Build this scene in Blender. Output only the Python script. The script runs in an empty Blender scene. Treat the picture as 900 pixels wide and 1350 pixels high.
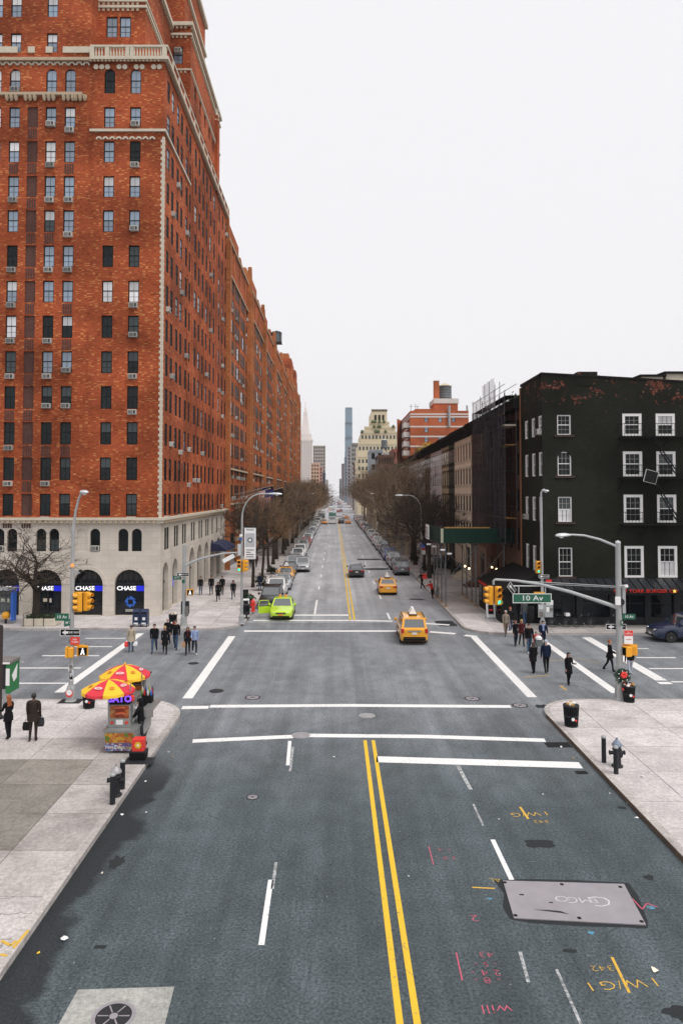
import bpy, math, random
import numpy as np
from mathutils import Vector, Matrix
R = math.radians
scene = bpy.context.scene
COL = scene.collection

# ------------------------------------------------------------------ camera
CAM_H = 9.7
PITCH = R(2.14)
cam = bpy.data.cameras.new("camera")
camo = bpy.data.objects.new("camera", cam)
COL.objects.link(camo)
cam.sensor_fit = 'VERTICAL'
cam.sensor_height = 36.0
cam.sensor_width = 24.0
cam.lens = 25.0
cam.shift_x = 9.0 / 1350.0
cam.shift_y = -60.0 / 1350.0
cam.clip_start = 0.5
cam.clip_end = 9000.0
camo.location = (0, 0, CAM_H)
camo.rotation_euler = (R(90) + PITCH, 0, 0)
scene.camera = camo

# ------------------------------------------------------------------ overcast daylight
SUN_EL, SUN_AZ = 60.0, 132.0           # azimuth clockwise from the direction of view
world = bpy.data.worlds.new("World")
scene.world = world
world.use_nodes = True
wn, wl = world.node_tree.nodes, world.node_tree.links
wn.clear()
w_out = wn.new('ShaderNodeOutputWorld')
w_bg = wn.new('ShaderNodeBackground')
w_sky = wn.new('ShaderNodeTexSky')
w_sky.sky_type = 'NISHITA'
w_sky.sun_disc = False
w_sky.sun_elevation = R(SUN_EL)
w_sky.sun_rotation = R(SUN_AZ)
w_sky.air_density = 1.0
w_sky.dust_density = 3.0
w_sky.ozone_density = 1.0
w_bw = wn.new('ShaderNodeRGBToBW')
w_mix = wn.new('ShaderNodeMix'); w_mix.data_type = 'RGBA'
w_mix.inputs['Factor'].default_value = 0.94
w_mix.inputs['B'].default_value = (9.35, 9.2, 9.42, 1)     # closed cloud deck
wl.new(w_sky.outputs['Color'], w_mix.inputs['A'])
wl.new(w_mix.outputs['Result'], w_bg.inputs['Color'])
w_bg.inputs['Strength'].default_value = 0.096
wl.new(w_bg.outputs['Background'], w_out.inputs['Surface'])

sun = bpy.data.lights.new("sun", 'SUN')
sun.energy = 2.0
sun.angle = R(32)
sun.color = (1.0, 0.96, 0.9)
suno = bpy.data.objects.new("sun", sun)
COL.objects.link(suno)
az = R(SUN_AZ)
sd = Vector((math.sin(az) * math.cos(R(SUN_EL)), math.cos(az) * math.cos(R(SUN_EL)), math.sin(R(SUN_EL))))
suno.rotation_euler = sd.to_track_quat('Z', 'Y').to_euler()
suno.location = (0, -20, 60)

scene.view_settings.view_transform = 'Standard'
scene.view_settings.look = 'None'
scene.view_settings.gamma = 1.0
scene.view_settings.exposure = 0.12
scene.view_settings.use_curve_mapping = False
scene.cycles.max_bounces = 5
scene.cycles.diffuse_bounces = 3
scene.cycles.glossy_bounces = 2
scene.cycles.transparent_max_bounces = 12
scene.cycles.caustics_reflective = False
scene.cycles.caustics_refractive = False

# ------------------------------------------------------------------ surveying helpers: a sight line to a place in the street
F, CX, CY = 937.5, 441.0, 615.0
def sight(u, v):
    a, b = (u - CX) / F, (v - CY) / F
    c, s = math.cos(PITCH), math.sin(PITCH)
    return Vector((a, c + b * s, s - b * c))
def G(u, v, z=0.0):
    d = sight(u, v)
    t = (z - CAM_H) / d.z
    return Vector((d.x * t, d.y * t, z))
def PY(u, v, Y):
    d = sight(u, v)
    t = Y / d.y
    return Vector((d.x * t, Y, CAM_H + d.z * t))
def ZV(v, Y):
    return PY(441, v, Y).z
def XU(u, Y, v=650):
    return PY(u, v, Y).x

# ------------------------------------------------------------------ mesh builder
class MB:
    def __init__(s):
        s.v, s.f, s.m, s.mats = [], [], [], []
    def mi(s, m):
        if m not in s.mats: s.mats.append(m)
        return s.mats.index(m)
    def add(s, vs, fs, m):
        o = len(s.v); k = s.mi(m)
        s.v.extend([tuple(p) for p in vs])
        for f in fs:
            s.f.append(tuple(i + o for i in f)); s.m.append(k)
        return s
    def quad(s, a, b, c, d, m):
        return s.add([a, b, c, d], [(0, 1, 2, 3)], m)
    def box(s, x0, x1, y0, y1, z0, z1, m, taper=0.0, bevel=0.0):
        t = taper
        if bevel > 0:
            b = bevel
            def ring(z, i): return [(x0+b+i,y0+i,z),(x1-b-i,y0+i,z),(x1-i,y0+b+i,z),(x1-i,y1-b-i,z),(x1-b-i,y1-i,z),(x0+b+i,y1-i,z),(x0+i,y1-b-i,z),(x0+i,y0+b+i,z)]
            return s.loft([ring(z0, b*.6), ring(z0+b, 0), ring(z1-b, 0), ring(z1, b*.6)], m)
        vs = [(x0,y0,z0),(x1,y0,z0),(x1,y1,z0),(x0,y1,z0),(x0+t,y0+t,z1),(x1-t,y0+t,z1),(x1-t,y1-t,z1),(x0+t,y1-t,z1)]
        return s.add(vs, [(3,2,1,0),(4,5,6,7),(0,1,5,4),(1,2,6,5),(2,3,7,6),(3,0,4,7)], m)
    def loft(s, rings, m, caps=True, closed=True):
        n = len(rings[0]); vs = [p for r in rings for p in r]; fs = []
        for i in range(len(rings) - 1):
            for j in range(n if closed else n - 1):
                k = (j + 1) % n
                fs.append((i*n+j, i*n+k, (i+1)*n+k, (i+1)*n+j))
        if caps:
            fs.append(tuple(reversed(range(n)))); fs.append(tuple((len(rings)-1)*n + j for j in range(n)))
        return s.add(vs, fs, m)
    def path(s, pts, radii, m, n=6, caps=True):
        pts = [Vector(p) for p in pts]
        if not isinstance(radii, (list, tuple)): radii = [radii] * len(pts)
        rings = []
        up = None
        for i, p in enumerate(pts):
            d = (pts[min(i+1, len(pts)-1)] - pts[max(i-1, 0)]).normalized()
            if up is None:
                up = Vector((0,0,1)) if abs(d.z) < .9 else Vector((1,0,0))
            a = d.cross(up)
            if a.length < 1e-4: a = d.cross(Vector((0,1,.3)))
            a.normalize(); b = a.cross(d).normalized(); up = b
            r = radii[i]
            rings.append([p + a*(r*math.cos(2*math.pi*k/n)) + b*(r*math.sin(2*math.pi*k/n)) for k in range(n)])
        return s.loft(rings, m, caps)
    def tube(s, a, b, r, m, n=6, r2=None):
        return s.path([a, b], [r, r if r2 is None else r2], m, n)
    def lathe(s, prof, m, c=(0,0,0), n=12, axis='Z', sx=1.0, sy=1.0):
        rings = []
        for r, z in prof:
            ring = []
            for k in range(n):
                a = 2*math.pi*k/n
                x, y = r*math.cos(a)*sx, r*math.sin(a)*sy
                if axis == 'Z': p = (c[0]+x, c[1]+y, c[2]+z)
                elif axis == 'X': p = (c[0]+z, c[1]+x, c[2]+y)
                else: p = (c[0]+x, c[1]+z, c[2]+y)
                ring.append(p)
            rings.append(ring)
        return s.loft(rings, m)
    def prism(s, poly, z0, z1, m):
        return s.loft([[(p[0],p[1],z0) for p in poly], [(p[0],p[1],z1) for p in poly]], m)
    def prism_dir(s, poly3, d, m):
        d = Vector(d)
        return s.loft([[Vector(p) for p in poly3], [Vector(p)+d for p in poly3]], m)
    def merge(s, o, M=None):
        base = len(s.v)
        s.v.extend([tuple(M @ Vector(p)) for p in o.v] if M is not None else o.v)
        remap = [s.mi(m) for m in o.mats]
        for f, k in zip(o.f, o.m):
            s.f.append(tuple(i + base for i in f)); s.m.append(remap[k])
        return s
    def mesh(s, name, off=None, smooth=None):
        me = bpy.data.meshes.new(name)
        vs = s.v if off is None else [(p[0]-off[0], p[1]-off[1], p[2]-off[2]) for p in s.v]
        me.from_pydata(vs, [], s.f)
        for m in s.mats: me.materials.append(m)
        me.polygons.foreach_set('material_index', s.m)
        if smooth is not None:
            me.polygons.foreach_set('use_smooth', [True]*len(s.f))
            if smooth < 180:
                me.set_sharp_from_angle(angle=R(smooth))
        me.update()
        return me
    def build(s, name, parent=None, loc=None, smooth=None):
        """world coordinates in, parent is an unrotated root (or None)"""
        off = world_loc(parent) if parent is not None else None
        me = s.mesh(name, off, smooth)
        return link(name, me, parent, (0,0,0) if loc is None else loc)
    def local(s, name, parent=None, smooth=None):
        return link(name, s.mesh(name, None, smooth), parent)

def world_loc(o):
    v = Vector((0,0,0))
    while o is not None:
        v += o.location; o = o.parent
    return v
def link(name, data, parent=None, loc=(0,0,0), rotz=0.0):
    o = bpy.data.objects.new(name, data)
    o.location = loc
    if rotz: o.rotation_euler = (0,0,rotz)
    if parent is not None: o.parent = parent
    COL.objects.link(o)
    return o
def tag(o, label=None, cat=None, group=None, kind=None):
    if label: o['label'] = label
    if cat: o['category'] = cat
    if group: o['group'] = group
    if kind: o['kind'] = kind
    return o
def root(name, loc, label, cat, group=None, rotz=0.0):
    o = link(name, None, None, loc, rotz)
    return tag(o, label, cat, group)
def structure(o): return tag(o, kind='structure')
def at(name, mesh, parent, p, rotz=0.0):
    """shared mesh placed at world point p under an unrotated parent"""
    return link(name, mesh, parent, Vector(p) - world_loc(parent), rotz)

DG = None
def text_mesh(s, size, mat, extrude=0.004, align='CENTER', sx=1.0, bold=0.0):
    cu = bpy.data.curves.new("lettering", 'FONT')
    cu.body = s; cu.size = size; cu.extrude = extrude; cu.align_x = align; cu.align_y = 'CENTER'
    cu.resolution_u = 2; cu.offset = bold
    ob = bpy.data.objects.new("lettering", cu)
    COL.objects.link(ob)
    dg = bpy.context.evaluated_depsgraph_get()
    me = bpy.data.meshes.new_from_object(ob.evaluated_get(dg))
    COL.objects.unlink(ob); bpy.data.objects.remove(ob); bpy.data.curves.remove(cu)
    if sx != 1.0:
        me.transform(Matrix.Diagonal((sx, 1, 1, 1)))
    me.materials.clear(); me.materials.append(mat)
    return me
def text_on(name, s, size, mat, parent, p, facing='-Y', sx=1.0, bold=0.0, rot=None):
    me = text_mesh(s, size, mat, sx=sx, bold=bold)
    if rot is None:
        rot = {'-Y': Matrix.Rotation(R(90), 4, 'X'), '+Y': Matrix.Rotation(R(180),4,'Z') @ Matrix.Rotation(R(90), 4, 'X'),
               '-X': Matrix.Rotation(R(-90),4,'Z') @ Matrix.Rotation(R(90), 4, 'X'), '+X': Matrix.Rotation(R(90),4,'Z') @ Matrix.Rotation(R(90), 4, 'X'),
               'up': Matrix.Identity(4), 'up180': Matrix.Rotation(R(180),4,'Z')}[facing]
    me.transform(rot)
    return link(name, me, parent, Vector(p) - (world_loc(parent) if parent is not None else Vector()))

def facade(mb, o, ud, nd, W, z0, z1, holes, depth, mw, mr=None, back=True):
    """flat wall from o along ud, with real rectangular or arched openings (u0,u1,z0,z1,arch) and reveals of the given depth"""
    o, ud, nd = Vector(o), Vector(ud), Vector(nd)
    mr = mr or mw
    rnd = lambda x: round(x, 4)
    us = sorted({0.0, rnd(W)} | {rnd(h[0]) for h in holes} | {rnd(h[1]) for h in holes})
    zs = sorted({rnd(z0), rnd(z1)} | {rnd(h[2]) for h in holes} | {rnd(h[3]) for h in holes})
    us = [u for u in us if -1e-3 <= u <= W+1e-3]; zs = [z for z in zs if z0-1e-3 <= z <= z1+1e-3]
    P = lambda u, z, d=0.0: o + ud*u - nd*d + Vector((0,0,z-o.z))
    H = [tuple(rnd(x) for x in h[:4]) for h in holes]
    for zi in range(len(zs)-1):
        zc = (zs[zi]+zs[zi+1])/2
        row = [h for h in H if h[2] < zc < h[3]]
        run = None
        for ui in range(len(us)-1):
            uc = (us[ui]+us[ui+1])/2
            hole = any(h[0] < uc < h[1] for h in row)
            if not hole:
                if run is None: run = us[ui]
            if hole or ui == len(us)-2:
                end = us[ui] if hole else us[ui+1]
                if run is not None and end > run:
                    mb.quad(P(run,zs[zi]), P(end,zs[zi]), P(end,zs[zi+1]), P(run,zs[zi+1]), mw)
                run = None
    for h in holes:
        u0,u1,a,b = h[:4]; arch = len(h) > 4 and h[4]
        top = b
        if arch:
            r = (u1-u0)/2; cu = (u0+u1)/2; top = b - r; n = 10
            pts = [(cu - r*math.cos(math.pi*k/n), top + r*math.sin(math.pi*k/n)) for k in range(n+1)]
            for k in range(n):
                p, q = pts[k], pts[k+1]
                mb.quad(P(*p), P(*q), P(q[0], b), P(p[0], b), mw)
                mb.quad(P(*p), P(*q), P(q[0],q[1],depth), P(p[0],p[1],depth), mr)
        else:
            mb.quad(P(u0,b), P(u1,b), P(u1,b,depth), P(u0,b,depth), mr)
        mb.quad(P(u0,a), P(u0,top), P(u0,top,depth), P(u0,a,depth), mr)
        mb.quad(P(u1,a), P(u1,top), P(u1,top,depth), P(u1,a,depth), mr)
        mb.quad(P(u0,a), P(u1,a), P(u1,a,depth), P(u0,a,depth), mr)
    return mb

# ------------------------------------------------------------------ materials
def new_mat(name):
    m = bpy.data.materials.new(name); m.use_nodes = True
    nt = m.node_tree
    return m, nt.nodes, nt.links, nt.nodes['Principled BSDF']
def math_node(n, l, op, a, b=None, clamp=False):
    q = n.new('ShaderNodeMath'); q.operation = op; q.use_clamp = clamp
    for i, x in enumerate((a, b)):
        if x is None: continue
        if isinstance(x, (int, float)): q.inputs[i].default_value = x
        else: l.new(x, q.inputs[i])
    return q.outputs[0]
def mix_node(n, l, f, a, b, mode='MIX'):
    q = n.new('ShaderNodeMix'); q.data_type = 'RGBA'; q.blend_type = mode
    for key, x in (('Factor', f), ('A', a), ('B', b)):
        s = q.inputs[key] if key == 'Factor' else [i for i in q.inputs if i.name == key and i.type == 'RGBA'][0]
        if key == 'Factor': s = q.inputs[0]
        if isinstance(x, (int, float)): s.default_value = x
        elif isinstance(x, tuple): s.default_value = x if len(x) == 4 else (*x, 1)
        else: l.new(x, s)
    return [o for o in q.outputs if o.type == 'RGBA'][0]
def noise(n, l, vec, scale, detail=3.0, rough=.55):
    q = n.new('ShaderNodeTexNoise'); q.inputs['Scale'].default_value = scale
    q.inputs['Detail'].default_value = detail; q.inputs['Roughness'].default_value = rough
    if vec is not None: l.new(vec, q.inputs['Vector'])
    return q.outputs['Fac']
def ramp(n, l, x, lo, hi):
    q = n.new('ShaderNodeMapRange'); q.inputs['From Min'].default_value = lo; q.inputs['From Max'].default_value = hi
    q.interpolation_type = 'SMOOTHSTEP'
    l.new(x, q.inputs['Value'])
    return q.outputs['Result']
def mapping(n, l, vec, scale=(1,1,1), loc=(0,0,0)):
    q = n.new('ShaderNodeMapping'); q.inputs['Scale'].default_value = scale; q.inputs['Location'].default_value = loc
    l.new(vec, q.inputs['Vector'])
    return q.outputs['Vector']
def bump(n, l, h, bs, strength=.3, dist=.02):
    q = n.new('ShaderNodeBump'); q.inputs['Strength'].default_value = strength; q.inputs['Distance'].default_value = dist
    l.new(h, q.inputs['Height']); l.new(q.outputs['Normal'], bs.inputs['Normal'])
def objcoord(n): return n.new('ShaderNodeTexCoord').outputs['Object']
def worldpos(n): return n.new('ShaderNodeNewGeometry').outputs['Position']

_pm = {}
def pm(name, rgb, rough=.6, metal=0.0, var=.18, scale=6.0, bmp=0.0, spec=.5, emit=0.0, coat=0.0, objvar=0.0):
    """plain procedural material: base colour broken up by two noises"""
    if name in _pm: return _pm[name]
    m, n, l, b = new_mat(name)
    c = objcoord(n)
    a = noise(n, l, c, scale, 4)
    k = math_node(n, l, 'MULTIPLY_ADD', a, 2*var); n[-1].inputs[2].default_value = 1 - var
    src = (*rgb, 1)
    rgbn = n.new('ShaderNodeRGB'); rgbn.outputs[0].default_value = src
    vm = n.new('ShaderNodeVectorMath'); vm.operation = 'SCALE'
    l.new(rgbn.outputs[0], vm.inputs[0]); l.new(k, vm.inputs['Scale'])
    out = vm.outputs[0]
    if objvar:
        oi = n.new('ShaderNodeObjectInfo')
        k2 = math_node(n, l, 'MULTIPLY_ADD', oi.outputs['Random'], 2*objvar); n[-1].inputs[2].default_value = 1 - objvar
        v2 = n.new('ShaderNodeVectorMath'); v2.operation = 'SCALE'
        l.new(out, v2.inputs[0]); l.new(k2, v2.inputs['Scale']); out = v2.outputs[0]
    l.new(out, b.inputs['Base Color'])
    b.inputs['Roughness'].default_value = rough
    b.inputs['Metallic'].default_value = metal
    b.inputs['Specular IOR Level'].default_value = spec
    if coat: b.inputs['Coat Weight'].default_value = coat; b.inputs['Coat Roughness'].default_value = .06
    if emit:
        b.inputs['Emission Color'].default_value = src; b.inputs['Emission Strength'].default_value = emit
    if bmp:
        bump(n, l, noise(n, l, c, scale*4, 3), b, bmp, .02)
    _pm[name] = m
    return m

def wall_uv(n, l):
    """(along the wall, up) on vertical faces whichever way they face"""
    g = n.new('ShaderNodeNewGeometry')
    sp = n.new('ShaderNodeSeparateXYZ'); l.new(g.outputs['Position'], sp.inputs[0])
    sn = n.new('ShaderNodeSeparateXYZ'); l.new(g.outputs['Normal'], sn.inputs[0])
    ax = math_node(n, l, 'GREATER_THAN', math_node(n, l, 'ABSOLUTE', sn.outputs['X']), .7)
    mixf = n.new('ShaderNodeMix'); mixf.data_type = 'FLOAT'
    l.new(ax, mixf.inputs[0]); l.new(sp.outputs['X'], mixf.inputs[2]); l.new(sp.outputs['Y'], mixf.inputs[3])
    cb = n.new('ShaderNodeCombineXYZ')
    l.new(mixf.outputs[0], cb.inputs[0]); l.new(sp.outputs['Z'], cb.inputs[1])
    return cb.outputs[0], g.outputs['Position'], sp
def brick_mat(name, c1, c2, mortar, bw=.22, bh=.075, light=None, stain=.5, big=(.75, 1.15), wear=None, seed=0.0):
    m, n, l, b = new_mat(name)
    uv, pos, sp = wall_uv(n, l)
    t = n.new('ShaderNodeTexBrick')
    t.inputs['Scale'].default_value = 1.0; t.inputs['Brick Width'].default_value = bw; t.inputs['Row Height'].default_value = bh
    t.inputs['Mortar Size'].default_value = .008; t.inputs['Color1'].default_value = (*c1,1); t.inputs['Color2'].default_value = (*c2,1)
    t.inputs['Mortar'].default_value = (*mortar,1); t.inputs['Bias'].default_value = -.1
    l.new(uv, t.inputs['Vector'])
    col = t.outputs['Color']
    # scattered pale and burnt bricks
    wn_ = n.new('ShaderNodeTexWhiteNoise'); wn_.noise_dimensions = '2D'
    sn = n.new('ShaderNodeVectorMath'); sn.operation = 'SNAP'; sn.inputs[1].default_value = (bw*1.0, bh*1.0, 1)
    l.new(uv, sn.inputs[0]); l.new(sn.outputs[0], wn_.inputs['Vector'])
    if light:
        f = math_node(n, l, 'GREATER_THAN', wn_.outputs['Value'], .92)
        col = mix_node(n, l, math_node(n, l, 'MULTIPLY', f, .75), col, light)
        f = math_node(n, l, 'LESS_THAN', wn_.outputs['Value'], .16)
        col = mix_node(n, l, math_node(n, l, 'MULTIPLY', f, .45), col, tuple(x*.35 for x in c1))
    pm_ = mapping(n, l, pos, (.16,.16,.22), (seed,0,0))
    bigf = ramp(n, l, noise(n, l, pm_, 1.0, 4), .3, .7)
    k = math_node(n, l, 'MULTIPLY_ADD', bigf, big[1]-big[0]); n[-1].inputs[2].default_value = big[0]
    vm = n.new('ShaderNodeVectorMath'); vm.operation = 'SCALE'; l.new(col, vm.inputs[0]); l.new(k, vm.inputs['Scale'])
    col = vm.outputs[0]
    st = ramp(n, l, noise(n, l, mapping(n, l, pos, (.9,.9,.12)), 1.0, 5), .55, .8)
    col = mix_node(n, l, math_node(n, l, 'MULTIPLY', st, stain), col, tuple(x*.3 for x in c2))
    if wear:
        w = wear(n, l, pos, sp)
        col = mix_node(n, l, w[0], col, w[1])
    l.new(col, b.inputs['Base Color'])
    b.inputs['Roughness'].default_value = .85; b.inputs['Specular IOR Level'].default_value = .12
    bump(n, l, math_node(n, l, "SUBTRACT", 1.0, t.outputs["Fac"]), b, .35, .015)
    return m
# ------------------------------------------------------------------ the materials of this street
M = {}
M['brick'] = brick_mat('red_brick', (.47,.095,.028), (.32,.050,.018), (.29,.13,.075), light=(.60,.26,.10), stain=.5, big=(.55,1.2))
M['brick_side'] = M['brick']
M['brick_pier'] = brick_mat('tawny_brick', (.50,.17,.055), (.40,.11,.04), (.30,.17,.1), light=(.60,.28,.11), stain=.4)
M['brick_dark'] = brick_mat('spandrel_brick', (.13,.06,.05), (.09,.04,.035), (.10,.07,.06), stain=.5)
M['brick_far'] = brick_mat('orange_brick', (.55,.13,.045), (.45,.09,.035), (.35,.2,.12), stain=.2)
def chips(n, l, pos, sp):
    a = noise(n, l, pos, 1.3, 6, .7)
    z1 = ramp(n, l, sp.outputs['Z'], 14.6, 17.2)
    lim = math_node(n, l, 'MULTIPLY_ADD', z1, -.16); n[-1].inputs[2].default_value = .715
    f = math_node(n, l, 'GREATER_THAN', a, lim)
    g = math_node(n, l, 'GREATER_THAN', noise(n, l, pos, 5.5, 4, .7), .47)
    f = math_node(n, l, 'MULTIPLY', f, g)
    c = mix_node(n, l, ramp(n, l, noise(n, l, pos, 9.0, 2), .55, .65), (.15,.035,.02), (.30,.22,.18))
    return math_node(n, l, 'MULTIPLY', f, .85), c
M['brick_black'] = brick_mat('black_painted_brick', (.019,.020,.015), (.013,.014,.010), (.011,.012,.009), stain=.3, big=(.7,1.4), wear=chips)
M['brick_brown'] = brick_mat('brown_brick', (.16,.08,.055), (.12,.06,.045), (.1,.08,.07), stain=.4)
M['limestone'] = brick_mat('limestone_ashlar', (.68,.615,.54), (.61,.55,.48), (.48,.43,.37), bw=1.1, bh=.48, stain=.3, big=(.85,1.06))
M['stone_trim'] = pm('stone_trim', (.58,.52,.42), .8, var=.2, scale=2.5, bmp=.2)
M['terracotta'] = pm('terracotta_trim', (.46,.36,.25), .8, var=.25, scale=3, bmp=.3)
M['roof_dark'] = pm('roof_felt', (.05,.05,.052), .9, var=.3, scale=1.0)
M['frame_dark'] = pm('dark_window_frame', (.012,.016,.016), .8, var=.2, spec=.08)
M['white_paint'] = pm('white_painted_wood', (.78,.77,.76), .5, var=.08, scale=4)
M['cornice_black'] = pm('black_cornice', (.014,.013,.013), .7, var=.3, spec=.12)
def glass(name, col, rough=.05, ior=2.0):
    m, n, l, b = new_mat(name)
    oi = n.new('ShaderNodeObjectInfo')
    k = math_node(n, l, 'MULTIPLY_ADD', oi.outputs['Random'], .7); n[-1].inputs[2].default_value = .65
    c = objcoord(n)
    wv = noise(n, l, mapping(n, l, c, (7,7,.6)), 1.0, 2)     # upright streaks in the pane colour; folds where it is curtained
    k = math_node(n, l, 'MULTIPLY', k, math_node(n, l, 'MULTIPLY_ADD', wv, .7)); n[-2].inputs[2].default_value = .65
    rgb = n.new('ShaderNodeRGB'); rgb.outputs[0].default_value = (*col,1)
    vm = n.new('ShaderNodeVectorMath'); vm.operation = 'SCALE'; l.new(rgb.outputs[0], vm.inputs[0]); l.new(k, vm.inputs['Scale'])
    l.new(vm.outputs[0], b.inputs['Base Color'])
    b.inputs['Roughness'].default_value = rough; b.inputs['IOR'].default_value = ior
    return m
M['glass_blue'] = glass('pane_painted_sky', (.20,.27,.36))  # sky reflection painted as a pale blue pane colour
M['glass_white'] = glass('pane_white_blind', (.68,.68,.70))
M['glass_dark'] = glass('pane_dark_room', (.012,.016,.018), ior=1.3)
M['glass_grey'] = glass('pane_grey_curtain', (.05,.062,.066), ior=1.4)
M['glass_side'] = glass('pane_side_dark', (.012,.016,.020), rough=.35, ior=1.12)
M['glass_shop'] = glass('shop_glass', (.008,.010,.013), ior=1.45)
M['glass_car'] = pm('car_glass', (.030,.040,.044), .06, var=.1)
M['glass_car'].node_tree.nodes['Principled BSDF'].inputs['IOR'].default_value = 2.6
M['ac'] = pm('air_conditioner_shell', (.42,.41,.38), .5, var=.12, objvar=.3)
M['ac_grille'] = pm('air_conditioner_grille', (.045,.045,.045), .6)
# asphalt
def asphalt(name, base, sheen=.4, rlow=.62, base2=None, y0=0, y1=1):
    m, n, l, b = new_mat(name)
    p = worldpos(n)
    fine = noise(n, l, p, 15, 4, .9); mid = noise(n, l, p, 1.1, 5, .6)
    lane = noise(n, l, mapping(n, l, p, (1.3,.02,1)), 1.0, 3); blot = noise(n, l, mapping(n, l, p, (.35,.12,1)), 1.0, 5, .65)
    k = math_node(n, l, 'MAXIMUM', math_node(n, l, 'MULTIPLY_ADD', fine, 4.6), .3); n[-2].inputs[2].default_value = -1.3
    k2 = math_node(n, l, 'MULTIPLY_ADD', mid, .8); n[-1].inputs[2].default_value = .6
    k3 = math_node(n, l, 'MULTIPLY_ADD', lane, 1.0); n[-1].inputs[2].default_value = .5
    k4 = math_node(n, l, 'MULTIPLY_ADD', blot, 1.3); n[-1].inputs[2].default_value = .35
    k = math_node(n, l, 'MULTIPLY', math_node(n, l, 'MULTIPLY', k, k2), math_node(n, l, 'MULTIPLY', k3, k4))
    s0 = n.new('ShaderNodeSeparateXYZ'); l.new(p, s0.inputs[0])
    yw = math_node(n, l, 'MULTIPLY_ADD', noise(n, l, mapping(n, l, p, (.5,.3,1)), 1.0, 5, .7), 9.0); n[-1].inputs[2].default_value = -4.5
    sheen_mix = ramp(n, l, math_node(n, l, 'ADD', s0.outputs['Y'], yw), y0, y1)       # roadway paler with distance: grazing sky sheen painted into the colour
    basec = mix_node(n, l, sheen_mix, base, base2 or base)
    vm = n.new('ShaderNodeVectorMath'); vm.operation = 'SCALE'; l.new(basec, vm.inputs[0]); l.new(k, vm.inputs['Scale'])
    col = vm.outputs[0]
    # pale stone chips worn bare
    vo = n.new('ShaderNodeTexVoronoi'); vo.inputs['Scale'].default_value = 2.2; l.new(p, vo.inputs['Vector'])
    sp_ = math_node(n, l, 'LESS_THAN', vo.outputs['Distance'], .035)
    col = mix_node(n, l, math_node(n, l, 'MULTIPLY', sp_, .5), col, (.5,.5,.5))
    # wet, oily gutter along the near kerb of the bank side, and old stains
    s = n.new('ShaderNodeSeparateXYZ'); l.new(p, s.inputs[0])
    wob = math_node(n, l, 'MULTIPLY_ADD', noise(n, l, p, .55, 4), 2.6); n[-1].inputs[2].default_value = -1.0
    xx = math_node(n, l, 'ADD', s.outputs['X'], math_node(n, l, 'MULTIPLY', wob, -1.0))
    gut = math_node(n, l, 'MULTIPLY', ramp(n, l, xx, -5.85, -6.3), ramp(n, l, s.outputs['Y'], 27.5, 24.0))
    st = ramp(n, l, noise(n, l, mapping(n, l, p, (.8,.5,1), (3,1,0)), 1.0, 5, .7), .66, .74)
    dark = math_node(n, l, 'MAXIMUM', math_node(n, l, 'MULTIPLY', gut, .8), math_node(n, l, 'MULTIPLY', st, .35))
    col = mix_node(n, l, dark, col, (.012,.013,.015))
    # hairline cracks
    vc = n.new('ShaderNodeTexVoronoi'); vc.feature = 'DISTANCE_TO_EDGE'; vc.inputs['Scale'].default_value = .16
    wr = n.new('ShaderNodeVectorMath'); wr.operation = 'ADD'; l.new(p, wr.inputs[0])
    nz = n.new('ShaderNodeTexNoise'); nz.inputs['Scale'].default_value = .8; nz.inputs['Detail'].default_value = 5; l.new(p, nz.inputs['Vector'])
    l.new(nz.outputs['Color'], wr.inputs[1]); l.new(wr.outputs[0], vc.inputs['Vector'])
    cr = math_node(n, l, 'MULTIPLY', math_node(n, l, 'LESS_THAN', vc.outputs['Distance'], .0022), .3)
    col = mix_node(n, l, cr, col, (.02,.02,.02))
    l.new(col, b.inputs['Base Color'])
    rr = math_node(n, l, 'MULTIPLY_ADD', mid, .2); n[-1].inputs[2].default_value = rlow
    l.new(rr, b.inputs['Roughness']); b.inputs['Specular IOR Level'].default_value = sheen
    bump(n, l, fine, b, .5, .01)
    return m
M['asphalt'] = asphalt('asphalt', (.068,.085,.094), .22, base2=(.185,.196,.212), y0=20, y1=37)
M['asphalt_far_sheen'] = asphalt('asphalt_painted_sheen', (.24,.248,.265), .5, .5, base2=(.36,.362,.385), y0=55, y1=75)  # distant roadway, grazing sky sheen put into its base colour
def road_paint(name, col, wear=.5):
    m, n, l, b = new_mat(name)
    p = worldpos(n)
    a = noise(n, l, p, 9, 6, .75); c = noise(n, l, p, .6, 3)
    thr = math_node(n, l, 'MULTIPLY_ADD', c, .22); n[-1].inputs[2].default_value = .62 - .2*wear
    f = ramp(n, l, math_node(n, l, 'SUBTRACT', a, thr), -.03, .09)
    base = mix_node(n, l, noise(n, l, p, 3, 3), tuple(x*.85 for x in col), col)
    l.new(mix_node(n, l, math_node(n, l, 'MULTIPLY', f, .85), base, (.12,.13,.135)), b.inputs['Base Color'])
    b.inputs['Roughness'].default_value = .65; b.inputs['Specular IOR Level'].default_value = .3
    return m
M['line_white'] = road_paint('white_road_paint', (.82,.81,.80), .72)
M['line_worn'] = road_paint('worn_white_road_paint', (.50,.51,.52), 1.3)
M['line_yellow'] = road_paint('yellow_road_paint', (.76,.49,.035), .7)
M['spray_pink'] = road_paint('pink_survey_paint', (.55,.11,.17), .8)
M['spray_yellow'] = road_paint('yellow_survey_paint', (.68,.42,.06), .7)
M['spray_blue'] = road_paint('blue_survey_paint', (.08,.30,.45), 1.1)
M['tar'] = pm('fresh_asphalt_patch', (.030,.033,.036), .9, var=.4, scale=14, bmp=.5, spec=.15)
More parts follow.
